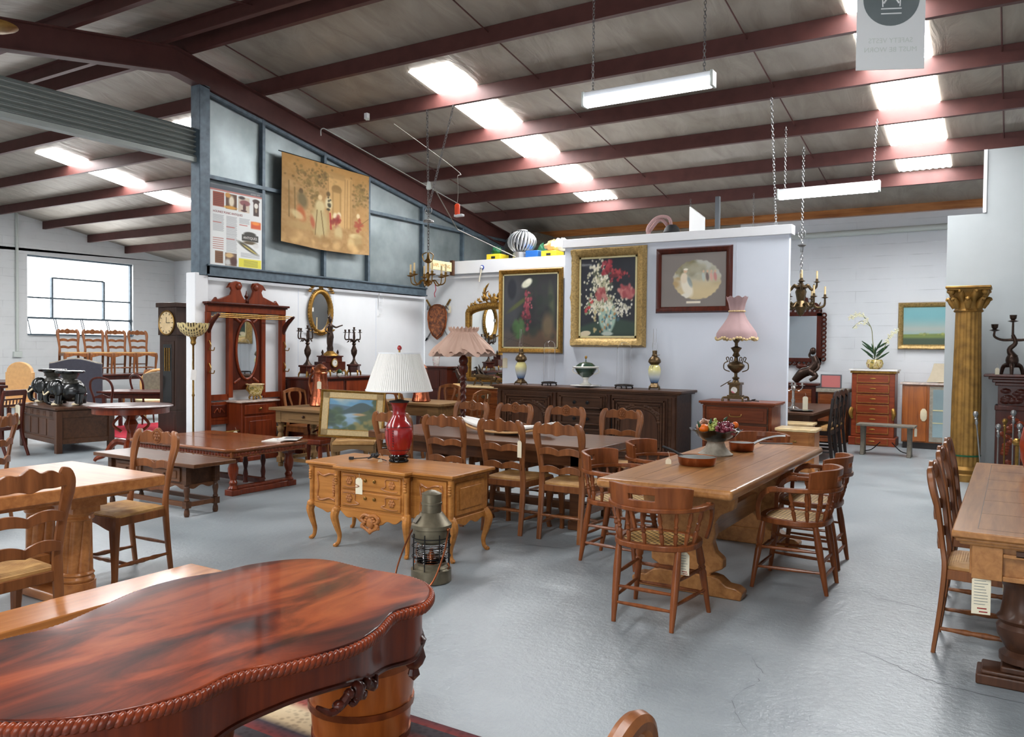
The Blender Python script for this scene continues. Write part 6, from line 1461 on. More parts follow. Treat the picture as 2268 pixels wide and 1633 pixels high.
price_tag('t',(-8.79,7.22,.42),PI/2,'manila tag hanging from the umbrella rail of the hall stand',.07,.13)
t=thing('jardiniere','footed floral pottery jardiniere on the hall stand marble shelf','vase',(-8.92,7.66,.815))
MB().shell([(.05,.045),(.075,.06),(.095,.1),(.1,.14),(.112,.2),(.12,.21)],(0,0,0),28,.006).obj('bowl','floral',t); MB().tube([(.118*math.cos(k*PI/16),.118*math.sin(k*PI/16),.21) for k in range(32)],.009,6,closed=True).obj('rim','marb',t)
f=MB()
for k in range(4): a=k*PI/2+.6; f.tube(cr([(.05*math.cos(a),.05*math.sin(a),.06),(.08*math.cos(a),.08*math.sin(a),.03),(.07*math.cos(a),.07*math.sin(a),.006)],4),[.016,.012,.014],7)
f.obj('foot','gilt',t)
for s in (-1,1): MB().tube(cr([(0,s*.1,.11),(0,s*.145,.15),(0,s*.12,.19)],4),.012,6).obj('handle','gilt',t)
def torchiere():
    t=thing('torchiere_lamp','slim brass torchiere with leaded glass bowl shade beside white post','floor lamp',(-8.87,6.63,0))
    MB().lathe([(.13,0),(.14,.015),(.06,.04),(.02,.07)],(0,0,0),24).obj('base','brass',t); MB().lathe([(.013,.06),(.013,.9),(.02,.92),(.013,.94),(.013,1.55),(.035,1.58),(.03,1.62),(.045,1.66)],(0,0,0),14).obj('pole','brass',t)
    MB().shell([(.045,1.66),(.1,1.68),(.155,1.73),(.185,1.79),(.195,1.83)],(0,0,0),48,.004,lambda r,z,a,i:(r,z+(.008*abs(math.sin(a*8)) if i>=4 and i<=5 else 0))).obj('glass_bowl','tiffany',t)
torchiere()
t=thing('lamp_card','large white price card hanging on the torchiere pole','price tag',(-8.84,6.58,1.18),.5); MB().bx((.03,0,.0),(.07,.002,.13),0,0,.1).obj('card','paper',t); MB().tube([(0,0,.08),(.0,.03,.2)],.002,5).obj('string','string',t)
def tall_clock():
    t=thing('grandfather_clock','dark oak grandfather clock with oval brass dial and glazed door','clock',(-12.45,8.95,0),.0); m='clockw'
    MB().box(-.25,.25,-.17,.17,0,.42).box(-.22,.22,-.175,-.17,.08,.36).obj('base',m,t,bev=.006)
    MB().box(-.23,.23,-.15,.15,.42,1.72).obj('trunk',m,t,bev=.004)
    d=MB().box(-.17,.17,-.162,-.15,.5,1.62).obj('door','clockw',t,bev=.004); MB().box(-.12,.12,-.166,-.162,.56,1.56).obj('glass','black',d)
    w=MB(); 
    for x in (-.06,0,.06): w.tube([(x,-.17,1.1),(x,-.17,1.5)],.012,8)
    w.obj('brass_weights','brass',d)
    MB().box(-.25,.25,-.17,.17,1.72,2.2).obj('hood',m,t,bev=.006); MB().box(-.28,.28,-.2,.18,2.2,2.28).obj('cornice',m,t,bev=.01)
    f=MB().lathe([(.001,0),(.2,0),(.2,.006),(.001,.006)],(0,0,0),36).xf(Matrix.Translation((0,-.176,1.93))@Matrix.Rotation(PI/2,4,'X')).obj('dial','marb',t)
    MB().tube([(.205*math.cos(k*PI/20),-.18,1.93+.205*math.sin(k*PI/20)) for k in range(40)],.015,6,closed=True).obj('bezel','brass',f)
    h=MB().bx((.05,-.185,1.93),(.1,.003,.01)).bx((.0,-.185,1.98),(.008,.003,.1))
    for k in range(12): a=k*PI/6; h.bx((.165*math.sin(a),-.185,1.93+.165*math.cos(a)),(.012,.002,.03),0,0,a)
    h.obj('hands_and_numerals','blackm',f)
tall_clock()
t=thing('tall_case_clock','taller arch topped mahogany clock case half hidden behind the white post','clock',(-11.6,9.85,0)); MB().box(-.28,.28,-.18,.18,0,2.28).obj('case','mahogd',t,bev=.006); MB().box(-.34,.34,-.24,.2,2.42,2.5).box(-.31,.31,-.21,.19,2.28,2.42).obj('cornice','mahogd',t,bev=.012); MB().prism([(-.2,1.5),(.2,1.5),(.2,2.05)]+[(.2*math.cos(a*PI/10),2.05+.15*math.sin(a*PI/10)) for a in range(1,10)]+[(-.2,2.05)],'xz',-.195,-.18).obj('arched_door','mahog',t,bev=.005)
# garniture on its cabinet
t=thing('side_cabinet','low dark mahogany cabinet against white boards carrying the figure clock','cabinet',(-8.85,9.08,0),PI/2)
MB().box(-.73,.78,-.24,.22,.1,1.07).obj('carcass','mahogd',t,bev=.004); MB().box(-.76,.82,-.28,.22,1.07,1.105).obj('top','mahogd',t,bev=.008); MB().box(-.75,.8,-.26,.22,0,.1).obj('plinth','mahogd',t)
for x0,x1 in ((-.7,-.02),(.04,.74)):
    MB().box(x0,x1,-.255,-.24,.86,1.04).obj('drawer','mahog',t,bev=.005); MB().box(x0,x1,-.255,-.24,.16,.82).obj('door','mahog',t,bev=.005)
def garniture(label,y,first=None):
    if first is not None: return dup(first,label,(-8.8,y,1.105),PI/2+.5)
    t=thing('garniture_candelabrum',label,'candelabra',(-8.8,y,1.105),PI/2,'candelabra either side of the figure clock'); m='bronze'
    b=MB().bx((0,0,.1),(.17,.15,.1)).bx((0,0,.16),(.2,.18,.03))
    b.obj('plinth','mahogd',t,bev=.008)
    g=MB()
    for sx in (-1,1):
        for sy in (-1,1): g.tube(cr([(sx*.06,sy*.05,.1),(sx*.09,sy*.08,.05),(sx*.1,sy*.08,.0)],3),[.016,.014,.01],6)
    g.obj('foot','gilt',t)
    MB().lathe([(.07,.175),(.03,.22),(.016,.26),(.02,.29),(.045,.34),(.05,.39),(.03,.44),(.02,.47),(.035,.49),(.015,.52),(.02,.6),(.012,.68)],(0,0,0),16).obj('stem',m,t)
    for k in range(5):
        a=k*2*PI/5+.3; R=.14 if k<4 else .0; c,s=math.cos(a)*R,math.sin(a)*R; z=.66 if R else .7
        ar=MB()
        if R: ar.tube(cr([(c*.1,s*.1,.52),(c*.5,s*.5,.56),(c*.95,s*.95,.56),(c*1.05,s*1.05,.6),(c,s,.66)],5),[.013,.012,.01,.008],6); leaf(ar,(c*.6,s*.6,.55),(c,s,-.15),.05,.4)
        ar.lathe([(.008,z),(.04,z+.01),(.012,z+.018),(.018,z+.05),(.014,z+.055)],(c,s,0),10).obj('arm',m,t,smooth=60)
    return t
g=garniture('dark bronze candelabrum on cabinet below the small oval mirror',8.52); garniture('dark bronze candelabrum on cabinet to the right of figure clock',9.5,g)
o=MB().tube([(0,0,0),(.004,0,.17)],[.009,.007],7).obj('taper_candle','candle'); o.location=(-8.72,8.62,1.81); tag(o,'thin cream taper in the left bronze candelabrum','candle')
def figure_clock():
    t=thing('figural_mantel_clock','red marble mantel clock topped by a bronze draped figure','clock',(-8.82,9.0,1.105),PI/2)
    MB().bx((0,0,.15),(.5,.16,.14)).bx((0,0,.25),(.34,.17,.09)).bx((0,0,.3),(.38,.19,.02)).obj('case','mahogd',t,bev=.006)
    f=MB()
    for x in (-.22,-.08,.08,.22): f.tube(cr([(x,-.06,.1),(x*1.1,-.09,.06),(x*1.05,-.09,.0)],3),[.016,.016,.01],6)
    for x in (-.15,.0,.15): f.tube([(x-.07,-.08,.085),(x,-.08,.06),(x+.07,-.08,.085)],.01,5)
    f.tube([(x,.06,z) for x,z in ((-.22,.1),(-.22,0))],.014,6).tube([(.22,.06,.1),(.22,.06,0)],.014,6).obj('scroll_feet','gilt',t)
    d=MB().lathe([(.001,0),(.055,0),(.055,.01),(.001,.012)],(0,0,0),24).xf(Matrix.Translation((0,-.09,.2))@Matrix.Rotation(PI/2,4,'X')).obj('dial','ceram',t)
    MB().tube([(.06*math.cos(k*PI/12),-.095,.2+.06*math.sin(k*PI/12)) for k in range(24)],.01,6,closed=True).obj('bezel','gilt',d)
    h=MB()
    for k in range(12): a=k*PI/6; h.bx((.043*math.sin(a),-.103,.2+.043*math.cos(a)),(.004,.001,.012),0,0,a)
    h.bx((.012,-.103,.205),(.03,.001,.004)).bx((0,-.103,.215),(.003,.001,.035)).obj('hands_and_numerals','blackm',d)
    s=MB().lathe([(.13,.31),(.12,.33),(.07,.36),(.05,.38)],(0,0,0),16)
    s.obj('mound','gilt',t)
    b=MB().lathe([(.05,.36),(.055,.42),(.042,.47),(.05,.54),(.056,.59),(.05,.63),(.036,.68),(.045,.73),(.05,.765),(.03,.79),(.016,.8),(.016,.815),(.026,.835),(.03,.86),(.024,.885),(.006,.9)],(0,0,0),14,lambda r,z,a,i:(r*(1+.1*math.sin(a*5+z*20)*(z<.65)),z),1.0,.8)
    b.tube(cr([(-.045,0,.765),(-.1,-.01,.72),(-.12,-.03,.68),(-.06,-.05,.65)],4),[.016,.013,.011,.012],7); b.tube(cr([(.045,0,.765),(.09,-.03,.74),(.14,-.06,.76),(.19,-.07,.775)],4),[.016,.013,.01,.009],7)
    b.sph((.0,.012,.885),(.034,.034,.02),8,6).tube([(-.02,0,.9),(.0,0,.95)],[.012,.003],5).tube(cr([(-.05,0,.6),(-.07,-.02,.5),(-.05,-.03,.42)],3),.016,6).obj('figure','bronze',t,smooth=60)
    for x in (-.2,.2): MB().lathe([(.03,.22 if False else .31),(.01,.33),(.02,.36),(.004,.4)],(x*.8,0,0),8).obj('urn_finial','bronze',t)
figure_clock()
t=thing('green_ornament','small white and green ornament on ledge behind the river painting','ornament',(-8.5,8.93,1.0)); MB().sph((0,0,.03),(.04,.03,.03),8,6).obj('base','ceram',t); MB().sph((0,0,.08),(.035,.03,.035),8,6).tube(cr([(0,0,.08),(.05,0,.07),(.06,0,.04)],3),.008,5).obj('leaf','leaf',t); bpy.data.objects.remove(t.children[0]) if False else None
t.location=(-8.56,8.93,1.105)
# copper jugs
def copper_jug(label,x,y,z,s):
    t=thing('copper_jug',label,'jug',(x,y,z))
    MB().lathe([(.14*s,0),(.155*s,.015),(.15*s,.03),(.13*s,.1),(.105*s,.3),(.095*s,.42),(.105*s,.44),(.085*s,.46)],(0,0,0),28,lambda r,z,a,i:(r*(1+.012*math.sin(a*9+z*50)),z)).obj('body','copper',t)
    MB().lathe([(.1*s,.44),(.09*s,.47),(.1*s,.5),(.04*s,.55),(.01,.56)],(0,0,0),24).tube(cr([(-.08,0,.46),(-.14,0,.5),(-.17,0,.44)],4),[.03,.02,.012],7).obj('lid','copperd',t)
    MB().tube(cr([(-.09,0,.44),(-.17,0,.40),(-.2,0,.28),(-.14,0,.12)],5),[.018,.016,.014],7).obj('handle','copperd',t)
copper_jug('tall hammered copper jug on pine farmhouse table',-7.84,7.82,.765,.92)
copper_jug('second copper jug hidden partly by white lamp shade',-7.35,9.35,.765,.9)
price_tag('t',(-7.74,7.70,1.10),.3,'cream tag tied to the copper jug handle',.06,.1)
# ---------------------------------------------------------------- left bay
def chest():
    t=thing('carved_coffer','dark panelled oak coffer carrying two black elephant stools','chest',(-12.1,6.83,0),-.16); m='oak_dark'
    MB().box(-.74,.74,-.42,.42,.615,.65).obj('lid',m,t,bev=.006)
    MB().box(-.69,.69,-.37,.37,.13,.615).obj('body',m,t)
    for x in (-.68,.68):
        for y in (-.36,.36): MB().box(x-.045,x+.045,y-.04,y+.04,0,.6).obj('leg','oak_darkv',t,bev=.004)
    MB().box(-.64,.64,-.39,-.37,.5,.6).box(-.64,.64,-.39,-.37,.13,.2).obj('rail',m,t,bev=.004); MB().box(.69,.71,-.33,.33,.5,.6).box(.69,.71,-.33,.33,.13,.2).obj('rail',m,t,bev=.004)
    for i in range(4): x=-.47+i*.315; MB().box(x-.12,x+.12,-.378,-.37,.23,.47).obj('panel','oak_darkv',t,bev=.006)
    for i in range(5):
        x=-.5+i*.25; c=MB()
        for a in range(3):
            for b in range(3): c.sph((x+(a-1)*.04,-.394,.55+(b-1)*.026),(.018,.006,.01),6,4)
        c.obj('carved_roundel',m,t)
chest()
def elephant(label,x,y,rz):
    t=thing('elephant_stool',label,'stool',(x,y,.65),rz,'glazed elephant stools on the oak coffer')
    b=MB().sph((.05,0,.2),(.19,.13,.15),18,12).sph((-.14,0,.24),(.11,.105,.12),14,10)
    for s in (-1,1):
        b.sph((-.08,s*.12,.23),(.07,.02,.1),10,8)
        for x0 in (-.08,.17): b.tube([(x0,s*.075,.16),(x0-.01,s*.08,.03)],[.055,.05],9)
    b.tube(cr([(-.23,0,.22),(-.265,0,.13),(-.25,0,.05),(-.2,0,.03)],5),[.05,.04,.03,.022],9)
    b.obj('body','elephant',t,sub=0,smooth=70)
    for s in (-1,1): MB().tube(cr([(-.21,s*.05,.2),(-.27,s*.065,.15),(-.29,s*.05,.2)],4),[.014,.011,.004],7).obj('tusk','ivory',t)
    f=MB()
    for s in (-1,1):
        for x0 in (-.1,.15): f.sph((x0-.03,s*.09,.022),(.05,.045,.022),8,5)
    f.obj('toenails','ivory',t)
    MB().sph((.05,0,.31),(.13,.11,.05),14,8).lathe([(.1,.33),(.08,.36),(.1,.4),(.12,.43)],(.03,0,0),20).obj('saddle_cloth','saddle',t)
    MB().lathe([(.12,.43),(.18,.445),(.185,.465),(.17,.475),(.001,.472)],(.03,0,0),6 if False else 24).obj('stool_top','black',t)
    return t
e=elephant('black glazed elephant stool nearer the corner of the coffer',-11.80,6.68,.75)
dup(e,'black glazed elephant stool further left on the coffer',(-12.66,6.90,.65),.75)
for q in bpy.data.objects:
    if q.name.startswith('elephant_stool'): q.scale=(1.08,)*3
def tripod_table():
    t=thing('oval_pedestal_table','oval mahogany pedestal table in front of the grandfather clock','table',(-9.98,6.5,0)); m='mahog'
    MB().lathe([(.50,.725),(.52,.735),(.52,.745),(.50,.755),(.001,.755)],(0,0,0),48).obj('tabletop','mahogd',t); MB().lathe([(.47,.65),(.47,.725)],(0,0,0),48).obj('apron',m,t)
    MB().lathe([(.06,.2),(.1,.24),(.06,.3),(.05,.4),(.09,.5),(.06,.56),(.1,.6),(.2,.65)],(0,0,0),16).obj('pedestal',m,t)
    for k in range(4): a=PI/4+k*PI/2; c,s=math.cos(a),math.sin(a); MB().tube(cr([(c*.05,s*.05,.25),(c*.2,s*.2,.26),(c*.32,s*.32,.1),(c*.42,s*.42,.05),(c*.45,s*.45,.015)],4),[.05,.045,.035,.03,.02],7).obj('leg',m,t); MB().tube(cr([(c*.1,s*.1,.64),(c*.22,s*.22,.5),(c*.12,s*.12,.4)],4),.02,6).obj('scroll_brace',m,t)
tripod_table()
o=MB().box(-1.2,1.2,-1.6,1.6,0,.012).obj('red_rug','redrug'); o.location=(-12.6,8.6,0) ; o.location=(-13.2,9.6,0); tag(o,'crimson rug on floor behind the pedestal table','rug')
c=regency_chair('dark bar back dining chair with cream seat beside the coffer'); c.location=(-11.85,5.75,0); c.rotation_euler=(0,0,PI*.62)
price_tag('t',(-11.55,5.85,.72),.4,'cream tag hanging on the bar back chair',.07,.16)
o=MB().lathe([(.001,0),(.1,.005),(.16,.03),(.15,.03),(.001,.01)],(0,0,0),20).obj('dish','ceram'); o.location=(-13.3,6.05,.92); 
t=thing('small_table','dark side table at left edge holding a white dish','table',(-13.3,6.05,0)); MB().box(-.4,.4,-.35,.35,.88,.92).obj('tabletop','mahogd',t,bev=.006)
for x in (-.34,.34):
    for y in (-.28,.28): MB().box(x-.025,x+.025,y-.025,y+.025,0,.88).obj('leg','mahogd',t)
tag(o,'white dish on the dark side table at left edge','dish')
# upholstered panels behind the elephants
D=Vector((-15.0,8.65,0)); t=thing('bed_headboard','charcoal padded bed headboard standing upright behind elephant stools','headboard',D,.55)
o=[(-.44,0),(.44,0),(.44,1.18)]+[(.44-.088*k,1.18+.09*math.sin(k/10*PI)**1.5) for k in range(1,10)]+[(-.44,1.18)]
o=[(x*1.12,z) for x,z in o]
MB().prism(o,'xz',-.03,.03).obj('panel','darkcloth',t,bev=.012); MB().tube([(x,0,z) for x,z in o[2:]],.02,6).obj('top_edge','stone',t)
t=thing('leather_chair','tan leather arched back chair by far white wall','chair',(-15.6,7.95,0),.5)
MB().prism([(-.26,.45),(.26,.45),(.26,1.02)]+[(.26*math.cos(a*PI/10)*.92,1.02+.19*math.sin(a*PI/10)) for a in range(0,11)]+[(-.26,1.02)],'xz',-.04,.04).obj('backrest','tan',t,bev=.02,seg=3)
MB().box(-.28,.28,-.5,.0,.40,.48).obj('seat','tan',t,bev=.03,seg=3)
for x in (-.24,.24):
    for y in (-.45,.02): MB().box(x-.022,x+.022,y-.022,y+.022,0,.42).obj('leg','mahogd',t)
def plain_table(label,x,y,L,W,H,m,rz=0,leg=.06):
    t=thing('dining_table',label,'table',(x,y,0),rz); MB().box(-L/2,L/2,-W/2,W/2,H-.035,H).obj('tabletop',m,t,bev=.006); MB().box(-L/2+.08,L/2-.08,-W/2+.08,W/2-.08,H-.13,H-.035).obj('apron',m,t)
    for sx in (-1,1):
        for sy in (-1,1): MB().bx((sx*(L/2-.1),sy*(W/2-.1),(H-.03)/2),(leg,leg,H-.03)).obj('leg',m,t,bev=.006)
    return t
plain_table('long dark table below the far window carrying upturned row of ladderback chairs',-18.95,11.8,1.0,2.7,.82,'mahogd')
plain_table('mid dark dining table behind the pedestal table',-13.75,9.15,1.25,.8,.70,'mahogd',.55)
plain_table('dark table at the far left edge before window wall',-17.6,8.3,1.2,1.6,.78,'mahogd')
src=bpy.data.objects['ladderback_chair']; G='ladderback chairs standing on the far table'
for i,(y,lb) in enumerate(((10.85,'leftmost of four ladderback chairs standing on the far table'),(11.47,'second from left of four ladderback chairs on the far table'),(12.06,'third from left of four ladderback chairs on the far table'),(12.66,'rightmost of four ladderback chairs on the far table, beside clock'))):
    dup(src,lb,(-18.95,y,.82),-1.75,G).scale=(1.12,)*3
G='ladderback chairs before the far table'
for x,y,r,lb in ((-17.6,11.6,.6,'ladderback chair on floor before far table, left of three'),(-17.5,12.25,.7,'ladderback chair on floor before far table, middle of three'),(-17.4,12.9,.5,'ladderback chair on floor before far table, nearest the clock')): dup(src,lb,(x,y,0),r+PI/2,G)
def balloon(label,x,y,rz):
    t=thing('balloon_back_chair',label,'chair',(x,y,0),rz,'balloon back chairs round the mid table'); m='mahogd'
    MB().prism([(-.2,-.19),(.2,-.19),(.23,.2),(-.23,.2)],'xy',.42,.48).obj('seat','cream',t,bev=.02); 
    b=MB().tube(cr([(-.17,-.2,.42),(-.19,-.21,.62),(-.23,-.24,.8),(-.17,-.27,.93),(0,-.28,.97),(.17,-.27,.93),(.23,-.24,.8),(.19,-.21,.62),(.17,-.2,.42)],6),.02,8); b.slat(-.2,.2,lambda x:.66+.02*math.cos(x*20),lambda x:.61,lambda x:-.215,.016); b.obj('backrest',m,t)
    for s in (-1,1):
        for y0 in (-.2,.18): MB().tube([(s*.19,y0,.43),(s*.2,y0*1.2,0)],[.022,.015],8).obj('leg',m,t)
    return t
b=balloon('balloon back chair at left of the mid dark table',-13.55,8.45,.3); dup(b,'balloon back chair at right of the mid dark table near clock',(-14.4,9.75,0),-.1)
t=thing('carved_armchair','pale upholstered carved armchair behind the mid dark table','chair',(-15.2,10.4,0),.6); MB().box(-.3,.3,-.3,.3,.3,.48).obj('seat','cream',t,bev=.03); MB().slat(-.32,.32,lambda x:.98-.5*x*x,lambda x:.45,lambda x:.28,.08).obj('backrest','slate',t,bev=.02)
MB().tube(cr([(-.34,.28,.45),(-.34,.28,.85),(0,.28,1.02),(.34,.28,.85),(.34,.28,.45)],6),.03,7).obj('back_frame','tan',t)
for s in (-1,1):
    for y0 in (-.26,.26): MB().tube([(s*.27,y0,.32),(s*.27,y0,0)],.025,7).obj('leg','tan',t)
t=thing('bookcase','mid brown low cupboard behind chairs by the far clock','cupboard',(-19.2,14.85,0)); MB().box(-.5,.5,-.25,.25,0,1.25).obj('carcass','cherry',t,bev=.006); MB().box(-.45,.0,-.265,-.25,.1,1.2).obj('door','cherry',t,bev=.005); MB().box(.01,.45,-.265,-.25,.1,1.2).obj('door','cherry',t,bev=.005)

t=thing('low_chair','low dark chair on castors tucked beneath the farmhouse table','chair',(-7.62,7.5,0),.2)
MB().box(-.26,.26,-.25,.25,.32,.40).obj('seat','mahog',t,bev=.02)
b=MB().tube(cr([(-.24,.24,.4),(-.27,.3,.55),(0,.33,.62),(.27,.3,.55),(.24,.24,.4)],6),.018,7).tube(cr([(-.2,.26,.42),(0,.3,.5),(.2,.26,.42)],5),.014,6); b.obj('backrest','mahogd',t)
for x in (-.22,.22):
    for y in (-.2,.2): MB().lathe([(.012,0),(.02,.02),(.012,.04),(.02,.1),(.028,.2),(.022,.32)],(x,y,0),10).obj('leg','mahog',t)
# ---------------------------------------------------------------- on the tables
t=thing('bark_tray','long curved split bamboo tray on the long table','tray',(-4.15,6.62,.735))
v=[];f=[];N=28;K=8
for i in range(N+1):
    u=i/N*2-1
    for k in range(K+1):
        w=k/K*2-1; y=w*.17*(1-.75*u**4); v.append((u*.52,y,.035+.075*u*u*abs(u)**.3+.02*w*w+.004*math.sin(k*9)))
for i in range(N):
    for k in range(K): a=i*(K+1)+k; f.append((a,a+1,a+K+2,a+K+1))
o=MB().add(v,f).obj('tray','paper',t); s=o.modifiers.new('Solidify','SOLIDIFY'); s.thickness=.02
MB().tube([(i/14-.5,-.175*(1-.75*(i/7-1)**4),.03+.075*abs(i/7-1)**2.3) for i in range(1,14)],.012,6).obj('rim','tan',t)
MB().box(-.12,.12,-.05,.05,0,.03).obj('foot','ebony',t)
def fruit():
    t=thing('fruit_bowl','dark glazed bowl on stone pedestal piled with grapes on trestle table','bowl',(-1.94,6.10,.76)); t.scale=(.88,)*3; K_=.88
    MB().lathe([(.14,0),(.145,.012),(.12,.03),(.085,.07),(.07,.11),(.075,.125)],(0,0,0),28,lambda r,z,a,i:(r*(1+.04*math.sin(a*4)),z)).obj('pedestal','stone',t)
    MB().shell([(.07,.12),(.11,.13),(.16,.165),(.195,.205),(.225,.225)],(0,0,0),48,.006,lambda r,z,a,i:(r*(1+.02*math.sin(a*8)*(i in(3,4,5,6))),z+.008*math.sin(a*8)*(i in(4,5)))).obj('bowl','black',t)
    P=Vector((-1.94,6.10,.76)); r=random.Random(4)
    def grapes(name,label,c,n,mat,sx,sy,sz,rad):
        g=MB()
        for k in range(n):
            a=r.random()*2*PI; q=math.sqrt(r.random()); z=r.random(); g.sph((q*math.cos(a)*sx,q*math.sin(a)*sy,z*sz*(1-.6*q*q)),(rad,rad,rad*1.15),8,6,Matrix.Rotation(r.random()*3,3,'X'))
        o=g.obj('grape_bunch',mat); o.location=P+Vector(c)*K_; o.scale=(K_,)*3; tag(o,label,'grapes')
    grapes('g','bunch of red grapes spilling over right side of fruit bowl',(.09,-.04,.2),46,'grapep',.1,.09,.09,.02)
    grapes('g','bunch of pale green grapes in middle of fruit bowl',(-.01,-.02,.205),44,'grapeg',.05,.07,.11,.015)
    grapes('g','bunch of blush grapes at back left of fruit bowl',(-.11,.04,.2),26,'grapel',.07,.07,.1,.021)
    o=MB().sph((0,0,0),(.042,.042,.039),16,12).obj('orange','fruito'); o.location=P+Vector((-.075,-.1,.235))*K_; o.scale=(K_,)*3; tag(o,'whole orange at front of the fruit bowl','fruit')
    o=MB().sph((0,0,0),(.03,.03,.03),12,10).obj('apricot','fruito'); o.location=P+Vector((.15,.06,.265))*K_; o.scale=(K_,)*3; tag(o,'small yellow fruit at right rear of the fruit bowl','fruit')
    o=MB(); leaf(o,(-.09,-.1,.22),(-.3,-.3,.8),.09,.28); leaf(o,(-.03,-.06,.26),(.2,-.3,.9),.07,.35); leaf(o,(.06,.02,.29),(.5,0,.7),.06,.4); o=o.obj('fruit_leaves','leaf'); o.location=P; o.scale=(K_,)*3; tag(o,'green leaves tucked among the fruit in bowl','leaves')
fruit()
def pan(label,name,x,y,r,h,hp,mat,rz):
    t=thing(name,label,'pan',(x,y,.76),rz)
    MB().lathe([(r*.86,0),(r*.9,.004),(r,h)],(0,0,0),32).obj('body',mat,t) if False else MB().shell([(.001,.002),(r*.88,.002),(r*.93,.012),(r,h)],(0,0,0),32,.003).obj('body',mat,t)
    MB().lathe([(.001,.006),(r*.87,.006),(r*.9,.012),(r*.96,h-.004)],(0,0,0),32).obj('tin_lining','tin',t)
    MB().tube(cr(hp,4),[.012,.009,.009,.011],7).obj('handle','iron' if mat=='copperp' else 'steel',t)
    return t
pan('shallow copper pan with tin lining on near end of trestle table','copper_pan',-1.88,5.50,.135,.06,[(-.125,0,.05),(-.16,0,.065),(-.22,0,.085),(-.29,0,.1)],'copperp',-.25)
pan('dark copper saucepan behind the fruit bowl with long grey handles','saucepan',-1.85,6.48,.1,.07,[(.09,0,.06),(.16,0,.1),(.26,.02,.13),(.33,.03,.135)],'copperd',.1)
o=MB().tube(cr([(0,0,.075),(.12,.0,.08),(.25,.0,.088)],4),.007,6).obj('ladle_handle','steel'); o.location=(-1.7,6.45,.76); tag(o,'straight grey ladle handle beside the dark saucepan','ladle')
price_tag('t',(-2.06,5.42,.80),.3,'manila tag tied to the copper pan handle on trestle table',.04,.075)
price_tag('t',(-1.57,4.40,.42),.1,'large cream tag hanging under the front captain chair seat',.06,.13,lines=6)
price_tag('t',(-3.462,5.713,.80),-.3,'round topped cream tag hanging on the ladderback chair post',.05,.14)
price_tag('t',(-.11,4.20,.56),.15,'large handwritten tag hanging from the right edge table corner',.075,.17,lines=9)
price_tag('t',(-.02,4.55,.5),.9,'curled cream tag on string below the right edge table',.03,.08)
# ---------------------------------------------------------------- far right hall
def marble_bedside(label,x,y,first=None):
    if first: return dup(first,label,(x,y,0),.02)
    t=thing('marble_top_cabinet',label,'bedside cabinet',(x,y,0),.02,'marble topped bedside cabinets at the partition end')
    tp=[(-.3,-.2),(-.22,-.25),(-.1,-.23),(0,-.26),(.1,-.23),(.22,-.25),(.3,-.2),(.3,.2),(-.3,.2)]
    MB().prism(tp,'xy',.6,.635).obj('marble_top','marb',t,bev=.01,seg=3); MB().prism([(a*.9,b*.9) for a,b in tp],'xy',.12,.6).obj('carcass','honey' if 'honey' in M else 'oak_mid',t,bev=.008)
    for s in (-1,1):
        for y0 in (-.19,.17): MB().tube(cr([(s*.25,y0,.16),(s*.28,y0*1.1,.1),(s*.26,y0,.0)],3),[.03,.025,.018],7).obj('leg','oak_mid',t)
    for z in (.2,.4): d=MB().box(-.2,.2,-.225,-.215,z,z+.17).obj('drawer','oak_mid',t,bev=.005); MB().sph((0,-.235,z+.085),(.03,.012,.012),8,6).obj('drawer_pull','brass',d)
    return t
marble_bedside('nearer cream marble topped bedside cabinet at the partition end',-2.215,10.15).scale=(.8,.9,1); b=bpy.data.objects['marble_top_cabinet']; marble_bedside('rear cream marble topped bedside cabinet beside dark chairs',-2.46,11.05,b).scale=(.85,.8,.98)
plain_table('dark oak dining table set with silver beyond the partition',-2.80,12.5,1.0,2.2,.72,'oak_dark',0,.09)
def dark_chair(label,x,y,first=None):
    if first: return dup(first,label,(x,y,0),PI/2)
    t=thing('arched_rush_chair',label,'chair',(x,y,0),PI/2,'dark arched back chairs along the silver table'); m='ebony'
    MB().prism([(-.19,-.19),(.19,-.19),(.22,.2),(-.22,.2)],'xy',.44,.475).obj('seat','rush',t,bev=.01); MB().box(-.2,.2,-.2,.2,.38,.44).obj('seat_frame',m,t)
    for s in (-1,1):
        MB().box(s*.2-.02,s*.2+.02,.17,.21,0,.44).obj('leg',m,t); MB().tube([(s*.19,-.24,0),(s*.19,-.19,.45),(s*.19,-.24,.9)],.022,sec=RECT,up=(1,0,0)).obj('back_post',m,t)
    MB().slat(-.2,.2,lambda x:1.0-1.6*x*x,lambda x:.93-2.*x*x,lambda x:-.245,.022).obj('crest_rail',m,t)
    for z,y0 in ((.78,-.225),(.6,-.205)): MB().slat(-.19,.19,lambda x:z+.03,lambda x:z-.03,lambda x:y0,.016).obj('back_slat',m,t)
    MB().slat(-.03,.03,lambda x:.97,lambda x:.5,lambda x:-.225,.014).obj('back_splat',m,t)
    for s in (-1,1): MB().tube([(s*.19,-.2,.15),(s*.2,.19,.15)],.012,6).obj('stretcher',m,t)
    return t
d=dark_chair('nearest dark arched back chair along the silver table',-2.38,12.1); dark_chair('middle dark arched back chair along the silver table',-2.40,12.55,d); dark_chair('farthest dark arched back chair along the silver table',-2.42,13.0,d)
